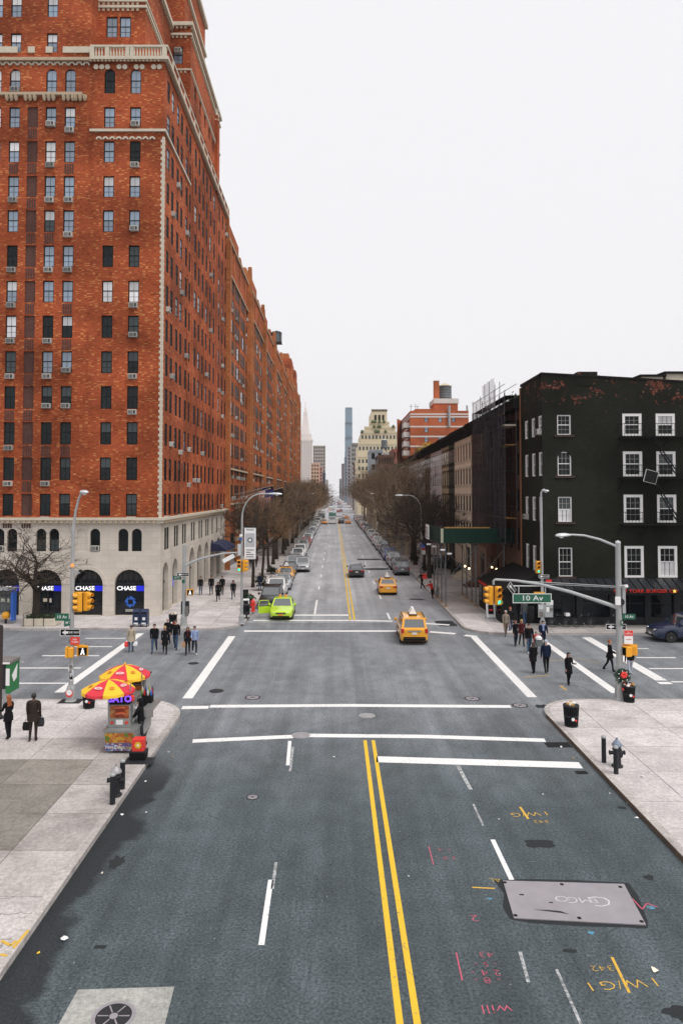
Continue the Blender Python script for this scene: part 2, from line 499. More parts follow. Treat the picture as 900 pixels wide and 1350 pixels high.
def slab_mat(name, base, objvar=.3, cracks=False, speck=True):
    m, n, l, b = new_mat(name)
    p = worldpos(n)
    oi = n.new('ShaderNodeObjectInfo')
    k = math_node(n, l, 'MULTIPLY_ADD', oi.outputs['Random'], objvar); n[-1].inputs[2].default_value = 1 - objvar*.6
    k2 = math_node(n, l, 'MULTIPLY_ADD', noise(n, l, p, .9, 5, .65), .8); n[-1].inputs[2].default_value = .61
    k3 = math_node(n, l, 'MULTIPLY_ADD', noise(n, l, p, 7, 5, .95), 2.2); n[-1].inputs[2].default_value = -.1
    k = math_node(n, l, 'MULTIPLY', math_node(n, l, 'MULTIPLY', k, k2), k3)
    rgb = n.new('ShaderNodeRGB'); rgb.outputs[0].default_value = (*base,1)
    vm = n.new('ShaderNodeVectorMath'); vm.operation = 'SCALE'; l.new(rgb.outputs[0], vm.inputs[0]); l.new(k, vm.inputs['Scale'])
    col = vm.outputs[0]
    vo = n.new('ShaderNodeTexVoronoi'); vo.inputs['Scale'].default_value = 1.7; l.new(p, vo.inputs['Vector'])
    gum = math_node(n, l, 'MULTIPLY', math_node(n, l, 'LESS_THAN', vo.outputs['Distance'], .05), .45)
    col = mix_node(n, l, gum, col, tuple(x*.4 for x in base))
    st = ramp(n, l, noise(n, l, mapping(n, l, p, (.5,.9,1)), 1.0, 6, .75), .5, .72)
    col = mix_node(n, l, math_node(n, l, 'MULTIPLY', st, .6), col, (base[0]*.45, base[1]*.43, base[2]*.42))
    if cracks:
        vc = n.new('ShaderNodeTexVoronoi'); vc.feature = 'DISTANCE_TO_EDGE'; vc.inputs['Scale'].default_value = 1.0
        nz = n.new('ShaderNodeTexNoise'); nz.inputs['Scale'].default_value = 2.0; nz.inputs['Detail'].default_value = 5; l.new(p, nz.inputs['Vector'])
        wr = n.new('ShaderNodeVectorMath'); wr.operation = 'ADD'; l.new(p, wr.inputs[0]); l.new(nz.outputs['Color'], wr.inputs[1]); l.new(wr.outputs[0], vc.inputs['Vector'])
        cr = math_node(n, l, 'MULTIPLY', math_node(n, l, 'LESS_THAN', vc.outputs['Distance'], .014), .75)
        col = mix_node(n, l, cr, col, (.07,.065,.06))
    l.new(col, b.inputs['Base Color'])
    b.inputs['Roughness'].default_value = .85; b.inputs['Specular IOR Level'].default_value = .3
    bump(n, l, noise(n, l, p, 30, 3), b, .25, .006)
    return m
M['slab'] = slab_mat('pale_concrete', (.525,.49,.485), .16)
M['slab_left'] = slab_mat('grey_concrete', (.40,.37,.355), .3)
M['slab_dark'] = slab_mat('dirty_concrete', (.225,.21,.185), .25)
M['slab_cracked'] = slab_mat('cracked_concrete', (.44,.41,.40), .1, cracks=True)
M['joint'] = pm('sidewalk_joint', (.17,.155,.145), .95, var=.3, scale=3)
M['kerb'] = slab_mat('granite_kerb', (.42,.39,.375), .2)
M['kerb_steel'] = pm('rusty_steel_kerb', (.10,.065,.045), .8, var=.5, scale=3, bmp=.2)
M['ground'] = pm('city_ground', (.16,.155,.15), .95, var=.3, scale=.05)
M['steel_grey'] = pm('galvanised_steel', (.42,.44,.45), .45, metal=.35, var=.2, scale=2.5, objvar=.1)
M['steel_pole'] = pm('painted_pole', (.36,.37,.37), .5, metal=.15, var=.25, scale=1.5)
M['alu'] = pm('lamp_aluminium', (.62,.64,.66), .35, metal=.4, var=.1)
M['plate'] = pm('steel_road_plate', (.29,.27,.29), .6, metal=.1, var=.25, scale=1.6, bmp=.1)
M['iron'] = pm('cast_iron', (.026,.026,.029), .6, spec=.25, var=.3, scale=8)
M['iron_worn'] = pm('worn_cast_iron', (.34,.33,.34), .5, metal=.3, var=.3, scale=8)
M['black'] = pm('black_paint', (.009,.009,.010), .6, var=.2, spec=.15)
M['blackish'] = pm('charcoal_metal', (.022,.024,.028), .5, var=.2, spec=.25)
M['signal_yellow'] = pm('signal_yellow', (.78,.36,.02), .45, var=.1, scale=5)
M['lens_green'] = pm('lit_green_lens', (.05,.9,.55), .3, emit=1.3, var=.02)
M['lens_off_red'] = pm('unlit_red_lens', (.06,.01,.008), .25)
M['lens_off_amber'] = pm('unlit_amber_lens', (.07,.03,.006), .25)
M['walk_white'] = pm('lit_walk_symbol', (.9,.92,.95), .3, emit=1.0, var=.02)
M['hand_orange'] = pm('lit_hand_symbol', (.95,.25,.05), .3, emit=1.0, var=.02)
M['sign_green'] = pm('street_sign_green', (.012,.11,.065), .45, var=.08)
M['sign_white'] = pm('sign_white', (.80,.80,.80), .45, var=.05)
M['sign_black'] = pm('sign_black', (.012,.012,.013), .6, var=.1, spec=.15)
M['sign_red'] = pm('sign_red', (.70,.04,.03), .45, var=.12)
M['bank_blue'] = pm('bank_sign_blue', (.01,.02,.75), .4, emit=.25, var=.04)
M['bank_logo'] = pm('bank_logo_blue', (.02,.10,.42), .4, emit=.15, var=.04)
M['bank_white'] = pm('bank_sign_white', (.9,.9,.95), .4, emit=.6, var=.02)
M['neon_red'] = pm('red_neon', (.60,.02,.01), .4, emit=.12, var=.02)
M['neon_violet'] = pm('violet_neon', (.22,.08,.95), .4, emit=1.0, var=.02)
M['bulb'] = pm('lit_bulb', (1.0,.75,.4), .4, emit=4.0, var=.02)
M['trunk'] = pm('bark', (.045,.036,.030), .95, var=.4, scale=6, bmp=.5, spec=.1)
M['twig'] = pm('brown_twigs', (.175,.125,.085), .95, var=.35, scale=.5, spec=.1)
M['twig_red'] = pm('russet_twigs', (.215,.135,.08), .95, var=.35, scale=.5, spec=.1)
M['twig_dark'] = pm('dark_twigs', (.062,.048,.04), .95, var=.35, scale=.5, spec=.1)
M['plane_bark'] = pm('pale_plane_bark', (.42,.35,.25), .85, var=.45, scale=2.5)
M['shed_green'] = pm('shed_green_plywood', (.008,.034,.024), .7, spec=.2, var=.2, scale=1.2)
M['plank'] = pm('scaffold_plank', (.42,.23,.06), .8, var=.3, scale=3)
M['rubber'] = pm('tyre_rubber', (.016,.016,.017), .8, var=.15)
M['rim'] = pm('alloy_rim', (.45,.46,.47), .3, metal=.7, var=.1)
M['chrome'] = pm('chrome', (.6,.6,.62), .2, metal=.9, var=.05)
M['headlamp'] = pm('headlamp_glass', (.62,.64,.66), .12, var=.1, coat=.6)
M['tail'] = pm('tail_lamp', (.45,.015,.012), .2, var=.1, coat=.5)
M['plate_white'] = pm('licence_plate', (.72,.72,.70), .5, var=.1)
M['plate_orange'] = pm('orange_licence_plate', (.80,.28,.04), .5, var=.1)
def paint(name, c, flake=0.0):
    return pm('car_paint_'+name, c, .32, metal=flake, var=.05, coat=.8, spec=.5)
P_ = dict(yellow=paint('yellow',(.80,.36,.015)), green=paint('apple_green',(.48,.70,.03)), black=paint('black',(.012,.012,.014)),
          white=paint('white',(.78,.78,.78)), silver=paint('silver',(.45,.46,.48),.3), grey=paint('grey',(.16,.17,.19),.3),
          blue=paint('blue',(.02,.06,.28)), red=paint('red',(.36,.015,.02)), navy=paint('navy',(.012,.022,.06)), dark=paint('dark_grey',(.045,.05,.055)),
          teal=paint('teal',(.04,.14,.16)), orange=paint('orange',(.72,.25,.02)), tan=paint('tan',(.35,.29,.22)))
# ------------------------------------------------------------------ ground, carriageways, pavements
LX, RX = -6.65, 9.15            # kerbs of the avenue in view
NY = 33.4                       # near kerb line of the crossing avenue
FYL, FYR = 50.6, 49.0           # its far kerb lines
SW = .15                        # kerb height
FAR = 2600.0
mb = MB(); mb.quad((-1500,-300,-.05),(1500,-300,-.05),(1500,2700,-.05),(-1500,2700,-.05), M['ground'])
structure(mb.build('ground'))
def sheet(mb, x0,x1,y0,y1,z,m, ny=1):
    for i in range(ny):
        a=y0+(y1-y0)*i/ny; b=y0+(y1-y0)*(i+1)/ny
        mb.quad((x0,a,z),(x1,a,z),(x1,b,z),(x0,b,z),m)
mb = MB()
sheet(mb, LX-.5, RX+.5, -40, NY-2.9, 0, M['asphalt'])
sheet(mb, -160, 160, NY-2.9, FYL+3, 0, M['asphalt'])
sheet(mb, LX-.5, RX+.5, FYL+3, FAR, 0, M['asphalt_far_sheen'])
sheet(mb, -160, LX-.5, 284, 300, 0, M['asphalt']); sheet(mb, RX+.5, 160, 284, 300, 0, M['asphalt'])
road = structure(mb.build('road'))

def rounded_block(x0, x1, y0, y1, corner, r):
    """rectangle with one rounded corner, counter-clockwise; corner as (sx, sy)"""
    cx = {-1:x0, 1:x1}[corner[0]]; cy = {-1:y0, 1:y1}[corner[1]]
    pts = [(x0,y0),(x1,y0),(x1,y1),(x0,y1)]
    out = []
    for p in pts:
        if p == (cx, cy):
            ox, oy = cx - corner[0]*r, cy - corner[1]*r
            a0 = {(1,-1):-90,(1,1):0,(-1,1):90,(-1,-1):180}[corner]
            out += [(ox + r*math.cos(R(a0+90*k/10)), oy + r*math.sin(R(a0+90*k/10))) for k in range(11)]
        else: out.append(p)
    return out
def clip_poly(sub, clip):
    out = list(sub)
    for i in range(len(clip)):
        a, b = clip[i], clip[(i+1) % len(clip)]
        inp, out = out, []
        side = lambda p: (b[0]-a[0])*(p[1]-a[1]) - (b[1]-a[1])*(p[0]-a[0])
        for j in range(len(inp)):
            p, q = inp[j], inp[(j+1) % len(inp)]
            sp, sq = side(p), side(q)
            if sp >= 0: out.append(p)
            if (sp >= 0) != (sq >= 0) and abs(sp-sq) > 1e-9:
                t = sp/(sp-sq); out.append((p[0]+(q[0]-p[0])*t, p[1]+(q[1]-p[1])*t))
        if not out: return []
    return out
def area(p): return abs(sum(p[i][0]*p[(i+1)%len(p)][1]-p[(i+1)%len(p)][0]*p[i][1] for i in range(len(p))))/2
def inset_block(x0,x1,y0,y1,corner,r,k):
    sx, sy = corner
    return rounded_block(x0 if sx>0 else x0+k, x1-k if sx>0 else x1, y0 if sy>0 else y0+k, y1-k if sy>0 else y1, corner, max(r-k,.05))
rng = random.Random(5)
def pavement(x0,x1,y0,y1,corner,r,xs,ys,limit_y,matpick,kw=.22, kerb_mat=None):
    outer = rounded_block(x0,x1,y0,y1,corner,r)
    inner = inset_block(x0,x1,y0,y1,corner,r,kw)
    sw = MB(); sw.prism(inner, -.04, SW-.012, M['joint'])
    o = structure(sw.build('pavement'))
    for i in range(len(xs)-1):
        for j in range(len(ys)-1):
            if ys[j] > limit_y: continue
            g = .012
            poly = clip_poly([(xs[i]+g,ys[j]+g),(xs[i+1]-g,ys[j]+g),(xs[i+1]-g,ys[j+1]-g),(xs[i]+g,ys[j+1]-g)], inner)
            if len(poly) < 3 or area(poly) < .08: continue
            m = matpick((xs[i]+xs[i+1])/2, (ys[j]+ys[j+1])/2)
            b = MB(); b.prism(poly, SW-.03, SW + rng.uniform(-.003,.004), m)
            b.build('paving_slab', o)
    # kerb stones along the street edges of the block
    n = len(outer); seg = []
    edges = [(outer[i], outer[(i+1)%n], inner[i], inner[(i+1)%n]) for i in range(n)]
    for a,b,c,d in edges:
        L = math.hypot(b[0]-a[0], b[1]-a[1])
        if L < 1e-6 or (abs(a[0]-c[0]) + abs(a[1]-c[1])) < 1e-6 and (abs(b[0]-d[0])+abs(b[1]-d[1])) < 1e-6: continue
        on_street = abs(a[0]-c[0])+abs(a[1]-c[1]) > 1e-6 and abs(b[0]-d[0])+abs(b[1]-d[1]) > 1e-6
        # keep only the edges that face a carriageway
        mid = ((a[0]+b[0])/2, (a[1]+b[1])/2)
        if L > 3:
            ex = {-1:x0,1:x1}[corner[0]]; ey = {-1:y0,1:y1}[corner[1]]
            if not (abs(mid[0]-ex) < 1e-3 or abs(mid[1]-ey) < 1e-3): continue
        k = max(1, round(L/2.4)) if L > 3 else 1
        if k > 60:
            k = 60
        for q in range(k):
            t0, t1 = q/k + (.004/L if k>1 else 0), (q+1)/k - (.004/L if k>1 else 0)
            lp = lambda u,w,t: (u[0]+(w[0]-u[0])*t, u[1]+(w[1]-u[1])*t)
            poly = [lp(a,b,t0), lp(a,b,t1), lp(c,d,t1), lp(c,d,t0)]
            kb = MB(); kb.prism(poly, -.04, SW+.004, kerb_mat or M['kerb']); kb.build('kerb_stone', o)
    return o
def frange(a,b,s):
    out=[a]
    while out[-1] < b-1e-6: out.append(min(b,out[-1]+s))
    return out
def pick_left(x,y):
    if y < 17.2: return M['slab_cracked'] if x > -8.8 else M['slab_left']
    if x < -8.6 and 19.6 < y < 25.8: return M['slab_dark']
    return M['slab_left'] if y < 27.5 else M['slab']
def pick_pale(x,y): return M['slab']
xsL = [-30,-27,-24,-21,-18.4,-15.9,-13.4,-10.95,-8.62,LX-.2]
near_left = pavement(-30, LX, 6, NY, (1,1), 2.6, xsL, [6,8.4,10.6,12.4,14.1,15.6,17.2,19.4,21.6,23.7,25.9,28.1,30.3,32.0,NY], 99, pick_left, .24)
def steel_edge(o,x,s,y1):
    b=MB(); b.box(x-.018 if s<0 else x,x if s<0 else x+.018,6,y1,-.02,SW-.005,M['kerb_steel']); b.build('kerb_face',o)
near_right = pavement(RX, 30, 6, NY, (-1,1), 2.2, [RX+.2,10.9,13.5,16.2,18.9,21.6,24.3,27,30], [6,9,11.8,14.6,17.4,20.0,22.4,24.8,27.2,29.4,31.6,NY], 99, pick_pale, .24)
steel_edge(near_right,RX,-1,NY-2.2)
far_left = pavement(-60, LX, FYL, 284, (1,-1), 2.6, [-32,-29.6,-27.2,-24.8,-22.4,-20,-17.6,-15.4,-13.4,-11.1,-8.9,LX-.2], [FYL,52.3,54.0,55.7]+frange(58.2,110,2.5), 108, pick_pale, .24)
far_right = pavement(RX, 60, FYR, 284, (-1,-1), 2.6, [RX+.2,11.2,13.2,15.2,17.6,20,22.4,24.8,27.2,30], [FYR,50.4,52.0]+frange(54.4,110,2.4), 108, lambda x,y: M['slab'] if x<13.4 and y<57 else M['slab_left'], .24)
for x0,x1,nm in ((-200,LX,-1),(RX,200,1)):
    mb = MB(); mb.box(x0,x1,300,FAR,-.03,SW,M['slab_left']); structure(mb.build('pavement'))
mb = MB(); mb.box(-200,-60,FYL,284,-.03,SW-.02,M['slab_left']); structure(mb.build('pavement'))
mb = MB(); mb.box(60,200,FYR,284,-.03,SW-.02,M['slab_left']); structure(mb.build('pavement'))

# ------------------------------------------------------------------ painted lines: parts of the road
def line(name, pts, w, m, z=.004, parent=None):
    b = MB()
    for i in range(len(pts)-1):
        p, q = Vector((*pts[i],z)), Vector((*pts[i+1],z))
        d = (q-p).normalized(); s = Vector((-d.y,d.x,0))*(w/2)
        b.quad(p-s, q-s, q+s, p+s, m)
    return b.build(name, road)
W_, K_, Y_ = M['line_white'], M['line_worn'], M['line_yellow']
g = lambda u,v: tuple(G(u,v))[:2]
line('crosswalk_line', [g(240,933),g(275,932.5)], .45, W_)
line('crosswalk_line', [g(277,931.2),g(460,930),g(673,931.5)], .42, W_)
line('crosswalk_line', [g(254,977),g(386,971)], .40, W_); line('crosswalk_line', [g(407,969.6),g(560,971),g(718,976)], .40, W_)
line('stop_line', [g(496,1001),g(765,1009)], .58, W_)
line('crosswalk_line', [(-6.95,34.0),(-6.95,48.6)], .48, W_)
line('crosswalk_line', [(-13.4,35.0),(-13.4,49.6)], .48, W_)
line('crosswalk_line', [(9.38,34.2),(9.38,48.3)], .46, W_)
line('crosswalk_line', [(13.65,34.9),(13.65,47.4)], .46, W_)
line('stop_line', [(16.9,37.2),(16.9,48.2)], .62, W_)
line('crosswalk_line', [g(322,832),g(530,832)], .5, W_); line('crosswalk_line', [g(566,833),g(600,835.5)], .5, W_); line('crosswalk_line', [g(612,837.5),g(628,839.5)], .5, W_)
line('crosswalk_line', [g(334,818),g(460,818),g(517,819)], .45, W_); line('crosswalk_line', [g(560,822),g(592,824)], .45, W_)
line('stop_line', [g(388,811),g(461,811)], .6, W_)
for u0,u1,v,w in ((113,166,841.5,.2),(87,148,852.5,.2),(56,131,864.5,.2),(22,107,880.7,.2),(18,88,900.8,.2),
                  (838,854,855,.16),(838,890,867,.2),(855,912,881.5,.2),(867,884,900.5,.42),(884,930,899,.2)):
    line('lane_line', [g(u0,v),g(u1,v)], w, W_)
for x in (1.19,1.51):
    line('centre_line', [(x,4),(x,28.3)], .135, Y_)
    line('centre_line', [(x,54.6),(x,284)], .14, Y_)
for a,b,m,w in (((382,977),(379.3,1009),W_,.13),((386,985),(382.5,1017),K_,.09),((357,1160),(344.5,1246),W_,.13),((364,1137),(359,1172),K_,.08),
              ((603,1009),(620,1041),K_,.13),((623.5,1060),(637,1089),K_,.07),((649,1107),(674,1160),W_,.13),((733,1278),(765,1350),K_,.06),
              ((685,1255),(696,1295),K_,.07)):
    line('lane_dash', [g(*a),g(*b)], w, m)
line('lane_dash', [(-1.6,57.5),(-1.6,65)], .16, W_)
for k in range(16):
    y = 72 + 10.6*k
    line('lane_dash', [(-1.6,y),(-1.6,y+2.6)], .15, W_)
    y = 55 + 10.6*k
    line('lane_dash', [(4.25,y),(4.25,y+3)], .15, W_)
# older asphalt patches and cuts
def blob(name, u0,u1,v0,v1,m,seed,z=.003, n=18, box=True):
    r = random.Random(seed)
    A,B,C,D = G(u0,v1),G(u1,v1),G(u1,v0),G(u0,v0)
    x0,x1,y0,y1 = min(A.x,D.x),max(B.x,C.x),A.y,C.y
    pts=[]
    for k in range(n):
        a=2*math.pi*k/n; c,s=math.cos(a),math.sin(a)
        f = 1/max(abs(c),abs(s)) if box else 1
        f = min(f,1.25)*(r.uniform(.86,1.02) if box else r.uniform(.5,1.0))
        pts.append(((x0+x1)/2+(x1-x0)/2*c*f,(y0+y1)/2+(y1-y0)/2*s*f,z))
    b=MB(); b.add(pts,[tuple(range(n))],m); return b.build(name, road)
blob('asphalt_patch', 694,727,1107,1118,M['tar'],1); blob('asphalt_patch', 742,758,1251,1256,M['tar'],2)
blob('asphalt_patch', 537,552,808,818,M['tar'],3); blob('asphalt_patch', 536,562,789,791.5,M['tar'],4,box=False)
blob('asphalt_patch', 480,512,749,751.5,M['tar'],5); blob('asphalt_patch', 470,502,736.5,738.5,M['tar'],6)
blob('asphalt_patch', 576,597,818,826,M['tar'],7); blob('asphalt_patch', 184,204,1050,1062,M['tar'],8,box=False)
blob('asphalt_patch', 146,163,1126,1148,M['tar'],9,box=False); blob('asphalt_patch', 125,140,1246,1251,M['tar'],10)
blob('asphalt_patch', 876,915,1322,1350,M['tar'],11,box=False); blob('asphalt_patch', 815,824,1062,1068,M['tar'],12,box=False)
blob('asphalt_patch', 848,860,1152,1162,M['tar'],13,box=False); blob('asphalt_patch',706,722,928,935,M['tar'],14,box=False)
# concrete square with the manhole in the foreground
cp = [G(103,1305),G(230,1301),G(212,1372),G(66,1372)]
b = MB(); b.prism([(p.x,p.y) for p in reversed(cp)], -.02, .006, slab_mat('manhole_concrete',(.33,.33,.31),.05)); b.build('concrete_patch', road)
# survey paint
def scribble(name, pts, w, m):
    P=[g(*p) for p in pts]; return line(name, P, w, m, z=.005)
def ground_text(s, size, m, u, v, rot=180, sx=1.0):
    p=G(u,v,.004); me=text_mesh(s,size*.85,m,extrude=.001,sx=sx,bold=-.006)
    me.transform(Matrix.Rotation(R(rot),4,'Z'))
    return link('survey_mark', me, road, p)
ground_text('I W/G I', .42, M['spray_yellow'], 820, 1297, 186, 1.3); ground_text('342', .28, M['spray_yellow'], 793, 1276, 182, 1.4)
ground_text('I W/G', .44, M['spray_yellow'], 697, 1073, 186, 1.2); ground_text('342', .3, M['spray_yellow'], 713, 1083, 182, 1.3)
scribble('survey_mark', [(806,1262),(829,1309)], .06, M['spray_yellow']); scribble('survey_mark', [(685,1064),(696,1080)], .07, M['spray_yellow'])
scribble('survey_mark', [(622,1170),(652,1171.5)], .05, M['spray_yellow']); ground_text('AL', .3, M['spray_yellow'], 652, 1160, 180)
for u,v,s_,t in ((640,1258,.3,'43'),(640,1271,.26,'- 5 -'),(640,1282,.3,'2 4 -'),(642,1292,.3,'- 8 -'),(586,1120,.26,'= 4'),(588,1131,.26,'2 8 -'),(654,1330,.4,'will'),(625,1210,.4,'2')):
    ground_text(t, s_, M['spray_pink'], u, v, 180, 1.3)
scribble('survey_mark', [(601,1256),(609,1293)], .03, M['spray_pink']); scribble('survey_mark', [(565,1116),(571,1140)], .025, M['spray_pink'])
scribble('survey_mark', [(833,1185),(846,1199),(852,1191),(866,1196)], .03, M['spray_pink'])
blob('survey_mark', 774,783,1227,1233,M['spray_blue'],21,.004,box=False); blob('survey_mark', 852,862,1193,1199,M['spray_blue'],22,.004,box=False)
blob('survey_mark', 638,648,1183,1187,M['spray_blue'],23,.004,box=False)
b=MB()
for u0,v0,u1,v1 in ((2,1240,14,1246),(14,1247,22,1240),(18,1250,38,1226),(1,1258,10,1260)):
    P0,P1=G(u0,v0,SW+.008),G(u1,v1,SW+.008); dd=(P1-P0).normalized(); ss=Vector((-dd.y,dd.x,0))*.035; b.quad(P0-ss,P1-ss,P1+ss,P0+ss,M['spray_yellow'])
b.build('survey_mark',near_left)
scribble('survey_mark', [(720,872),(760,868),(790,874)], .04, M['spray_yellow']); scribble('survey_mark', [(690,893),(724,890)], .06, M['spray_yellow']); scribble('survey_mark', [(738,904),(746,910)], .1, M['spray_yellow'])

# ------------------------------------------------------------------ lids, grates, the steel plate: things one could lift
def manhole(u, v, r, label, m_lid, m_ring, z=.0):
    p = G(u, v, z)
    o = root('manhole_cover', p, label, 'manhole cover', 'manhole covers in the roadway')
    b = MB(); b.lathe([(r*.82,.0),(r*.82,.008),(r*1.0,.008),(r*1.0,0)], m_ring, c=tuple(p), n=28); b.build('ring', o)
    b = MB(); b.lathe([(r*.8,.0),(r*.8,.011),(.001,.011)], m_lid, c=tuple(p), n=28)
    b.build('lid', o)
    b = MB()
    for k in range(6):
        a = k*math.pi/3
        b.add([p+Vector((math.cos(a+s)*q, math.sin(a+s)*q, .014)) for q,s in ((r*.24,-.12),(r*.74,-.05),(r*.74,.05),(r*.24,.12))],[(0,1,2,3)],m_ring)
    b.lathe([(r*.2,.011),(r*.18,.016),(.001,.016)], m_ring, c=tuple(p), n=14)
    b.build('ribs', o)
    return o
manhole(150,1340,.40,'large ribbed iron manhole cover set in a concrete square',M['iron'],M['plate'],.006)
manhole(285.5,911,.36,'dark manhole cover beside the crosswalk line near the hot dog cart',M['iron'],M['iron'])
manhole(333,919.5,.38,'faint asphalt-coloured manhole cover behind the near crosswalk line',M['plate'],M['iron'])
manhole(483.5,943.5,.36,'shiny worn pale manhole cover between the two near crosswalk lines',M['iron_worn'],M['iron_worn'])
manhole(396.5,969.5,.37,'manhole cover with bright ring interrupting the nearer crosswalk line',M['plate'],M['iron_worn'])
manhole(622,921,.38,'ringed manhole cover just beyond the crosswalk line ahead of the litter basket corner',M['plate'],M['iron'])
manhole(685,930,.36,'manhole cover at the end of the crosswalk line by the litter basket corner',M['plate'],M['iron'])
manhole(333,1051,.2,'small valve cover alone in the open lane before the stop line',M['plate'],M['iron'])
manhole(255,874.5,.3,'small manhole cover where the couple is crossing',M['iron'],M['iron'])
def grate(u,v,w,d,label):
    p=G(u,v)
    o=root('storm_drain', p, label, 'drain grate', 'storm drains along the kerb')
    b=MB(); b.box(p.x-w/2,p.x+w/2,p.y-d/2,p.y+d/2,-.02,.005,M['black']); b.build('pit',o)
    n=int(w/.09)
    for k in range(n):
        x=p.x-w/2+.045+k*w/n
        b=MB(); b.box(x-.018,x+.018,p.y-d/2,p.y+d/2,.002,.014,M['iron']); b.build('bar',o)
grate(735,982,.95,.55,'long storm drain grate in the gutter at the end of the crosswalk line')
grate(766,1018.5,.42,.28,'small square drain grate below the end of the stop line')
p = [G(662.5,1162),G(822,1166.5),G(851,1220.5),G(677,1211.5)]
o = root('steel_road_plate', (p[0]+p[2])/2, 'grey steel road plate bolted over a cut in the near lane', 'road plate')
b = MB(); b.prism([(q.x,q.y) for q in reversed(p)], .004, .024, M['plate']); b.build('plate', o)
for u,v in ((665,1163.5),(740,1166),(817,1169.5),(845,1215),(763,1210.5),(679,1207)):
    q=G(u,v,.02); b=MB(); b.lathe([(.05,0),(.05,.008),(.001,.008)],M['black'],c=tuple(q),n=8); b.build('bolt',o)
c=(p[0]+p[2])/2
for s,sz,u,v in (('C',.62,791,1187.5),('E',.27,783,1187.2),('M',.34,770.5,1186),('G',.36,753,1186),('O',.36,739.5,1184.5)):
    q=G(u,v,.027); me=text_mesh(s,sz,pm('chalk_mark',(.55,.54,.55),.8,var=.3,scale=20),extrude=.001,sx=1.25,bold=-.012 if s=='C' else -.005); me.transform(Matrix.Rotation(R(184),4,'Z'))
    link('lettering', me, o, q-world_loc(o))
for pts_ in ([(703,1199),(722,1199.5),(738,1201),(751,1205.5),(738,1203.5),(720,1201.2)],[(684,1178.5),(690,1178.5),(690,1180.5),(684,1180)],[(723,1189),(729,1189),(728,1190.5),(723,1190.3)]):
    b=MB(); b.add([tuple(G(u,v,.0255)) for u,v in reversed(pts_)],[tuple(range(len(pts_)))],M['tar']); b.build('tar_smear',o)
b=MB(); r_=random.Random(3); pts=[]
e=[(650,1160),(700,1159),(760,1160.5),(828,1164),(840,1180),(853,1214),(853,1224),(830,1223),(760,1221),(700,1217),(672,1212),(662,1196),(664,1178)]
b.add([(*g(u,v),.003) for u,v in e],[tuple(range(len(e)))],M['tar']); b.build('asphalt_patch',road)
# ------------------------------------------------------------------ windows shared by the brick blocks
def win_meshes(w, h, t=.075):
    """frame and panes of a sash window: centre-bottom at 0,0,0, facing -Y, outer face at y=0"""
    f=MB(); d=.045; fm=M['frame_dark']
    f.box(-w/2,w/2,0,d,0,t,fm); f.box(-w/2,w/2,0,d,h-t,h,fm); f.box(-w/2,-w/2+t,.003,d,t,h-t,fm); f.box(w/2-t,w/2,.003,d,t,h-t,fm)
    f.box(-w/2+t,w/2-t,.006,d,h*.54-.035,h*.54+.035,fm)
    f.box(-.012,.012,.012,d,t,h*.54-.035,fm); f.box(-.012,.012,.012,d,h*.54+.035,h-t,fm)
    f.box(-w/2+t,w/2-t,.015,d,h*.27-.01,h*.27+.01,fm)
    return f
_win={}
PANES=('glass_blue','glass_white','glass_dark','glass_grey','glass_side')
def window_set(w,h,t=.075):
    k=(round(w,3),round(h,3),t)
    if k in _win: return _win[k]
    fr=win_meshes(w,h,t).mesh('window')
    up={}; lo={}
    for g_ in PANES:
        b=MB(); b.quad((-w/2+.03,.026,h*.54),(w/2-.03,.026,h*.54),(w/2-.03,.026,h-.03),(-w/2+.03,.026,h-.03),M[g_]); up[g_]=b.mesh('pane')
        b=MB(); b.quad((-w/2+.03,.029,.03),(w/2-.03,.029,.03),(w/2-.03,.029,h*.54),(-w/2+.03,.029,h*.54),M[g_]); lo[g_]=b.mesh('pane')
    _win[k]=(fr,up,lo); return _win[k]
def put_window(parent,p,w,h,rotz,upper,lower,name='window'):
    fr,up,lo=window_set(w,h,.13 if abs(rotz)>1 else .075)
    o=at(name,fr,parent,p,rotz)
    link('pane',up[upper],o); link('pane',lo[lower],o)
    return o
b=MB(); b.box(-.33,.33,-.28,.1,0,.40,M['ac'],bevel=.02)
for k in range(5): b.box(-.28,.06,-.287,-.27,.06+.06*k,.095+.06*k,M['ac_grille'])
b.box(.10,.28,-.286,-.27,.06,.34,M['ac_grille'])
AC=b.mesh('air_conditioner')
def put_ac(parent,p,rotz): return at('air_conditioner',AC,parent,p,rotz)
# window as one mesh for blocks too far off to show its panes
_wf={}
def far_window(w,h,gl):
    k=(w,h,gl)
    if k not in _wf:
        b=MB(); b.box(-w/2,w/2,-.01,.05,0,h,M['frame_dark']); b.quad((-w/2+.12,-.014,.1),(w/2-.12,-.014,.1),(w/2-.12,-.014,h*.5-.05),(-w/2+.12,-.014,h*.5-.05),M[gl])
        b.quad((-w/2+.12,-.014,h*.5+.05),(w/2-.12,-.014,h*.5+.05),(w/2-.12,-.014,h-.1),(-w/2+.12,-.014,h-.1),M[gl]); _wf[k]=b.mesh('window')
    return _wf[k]

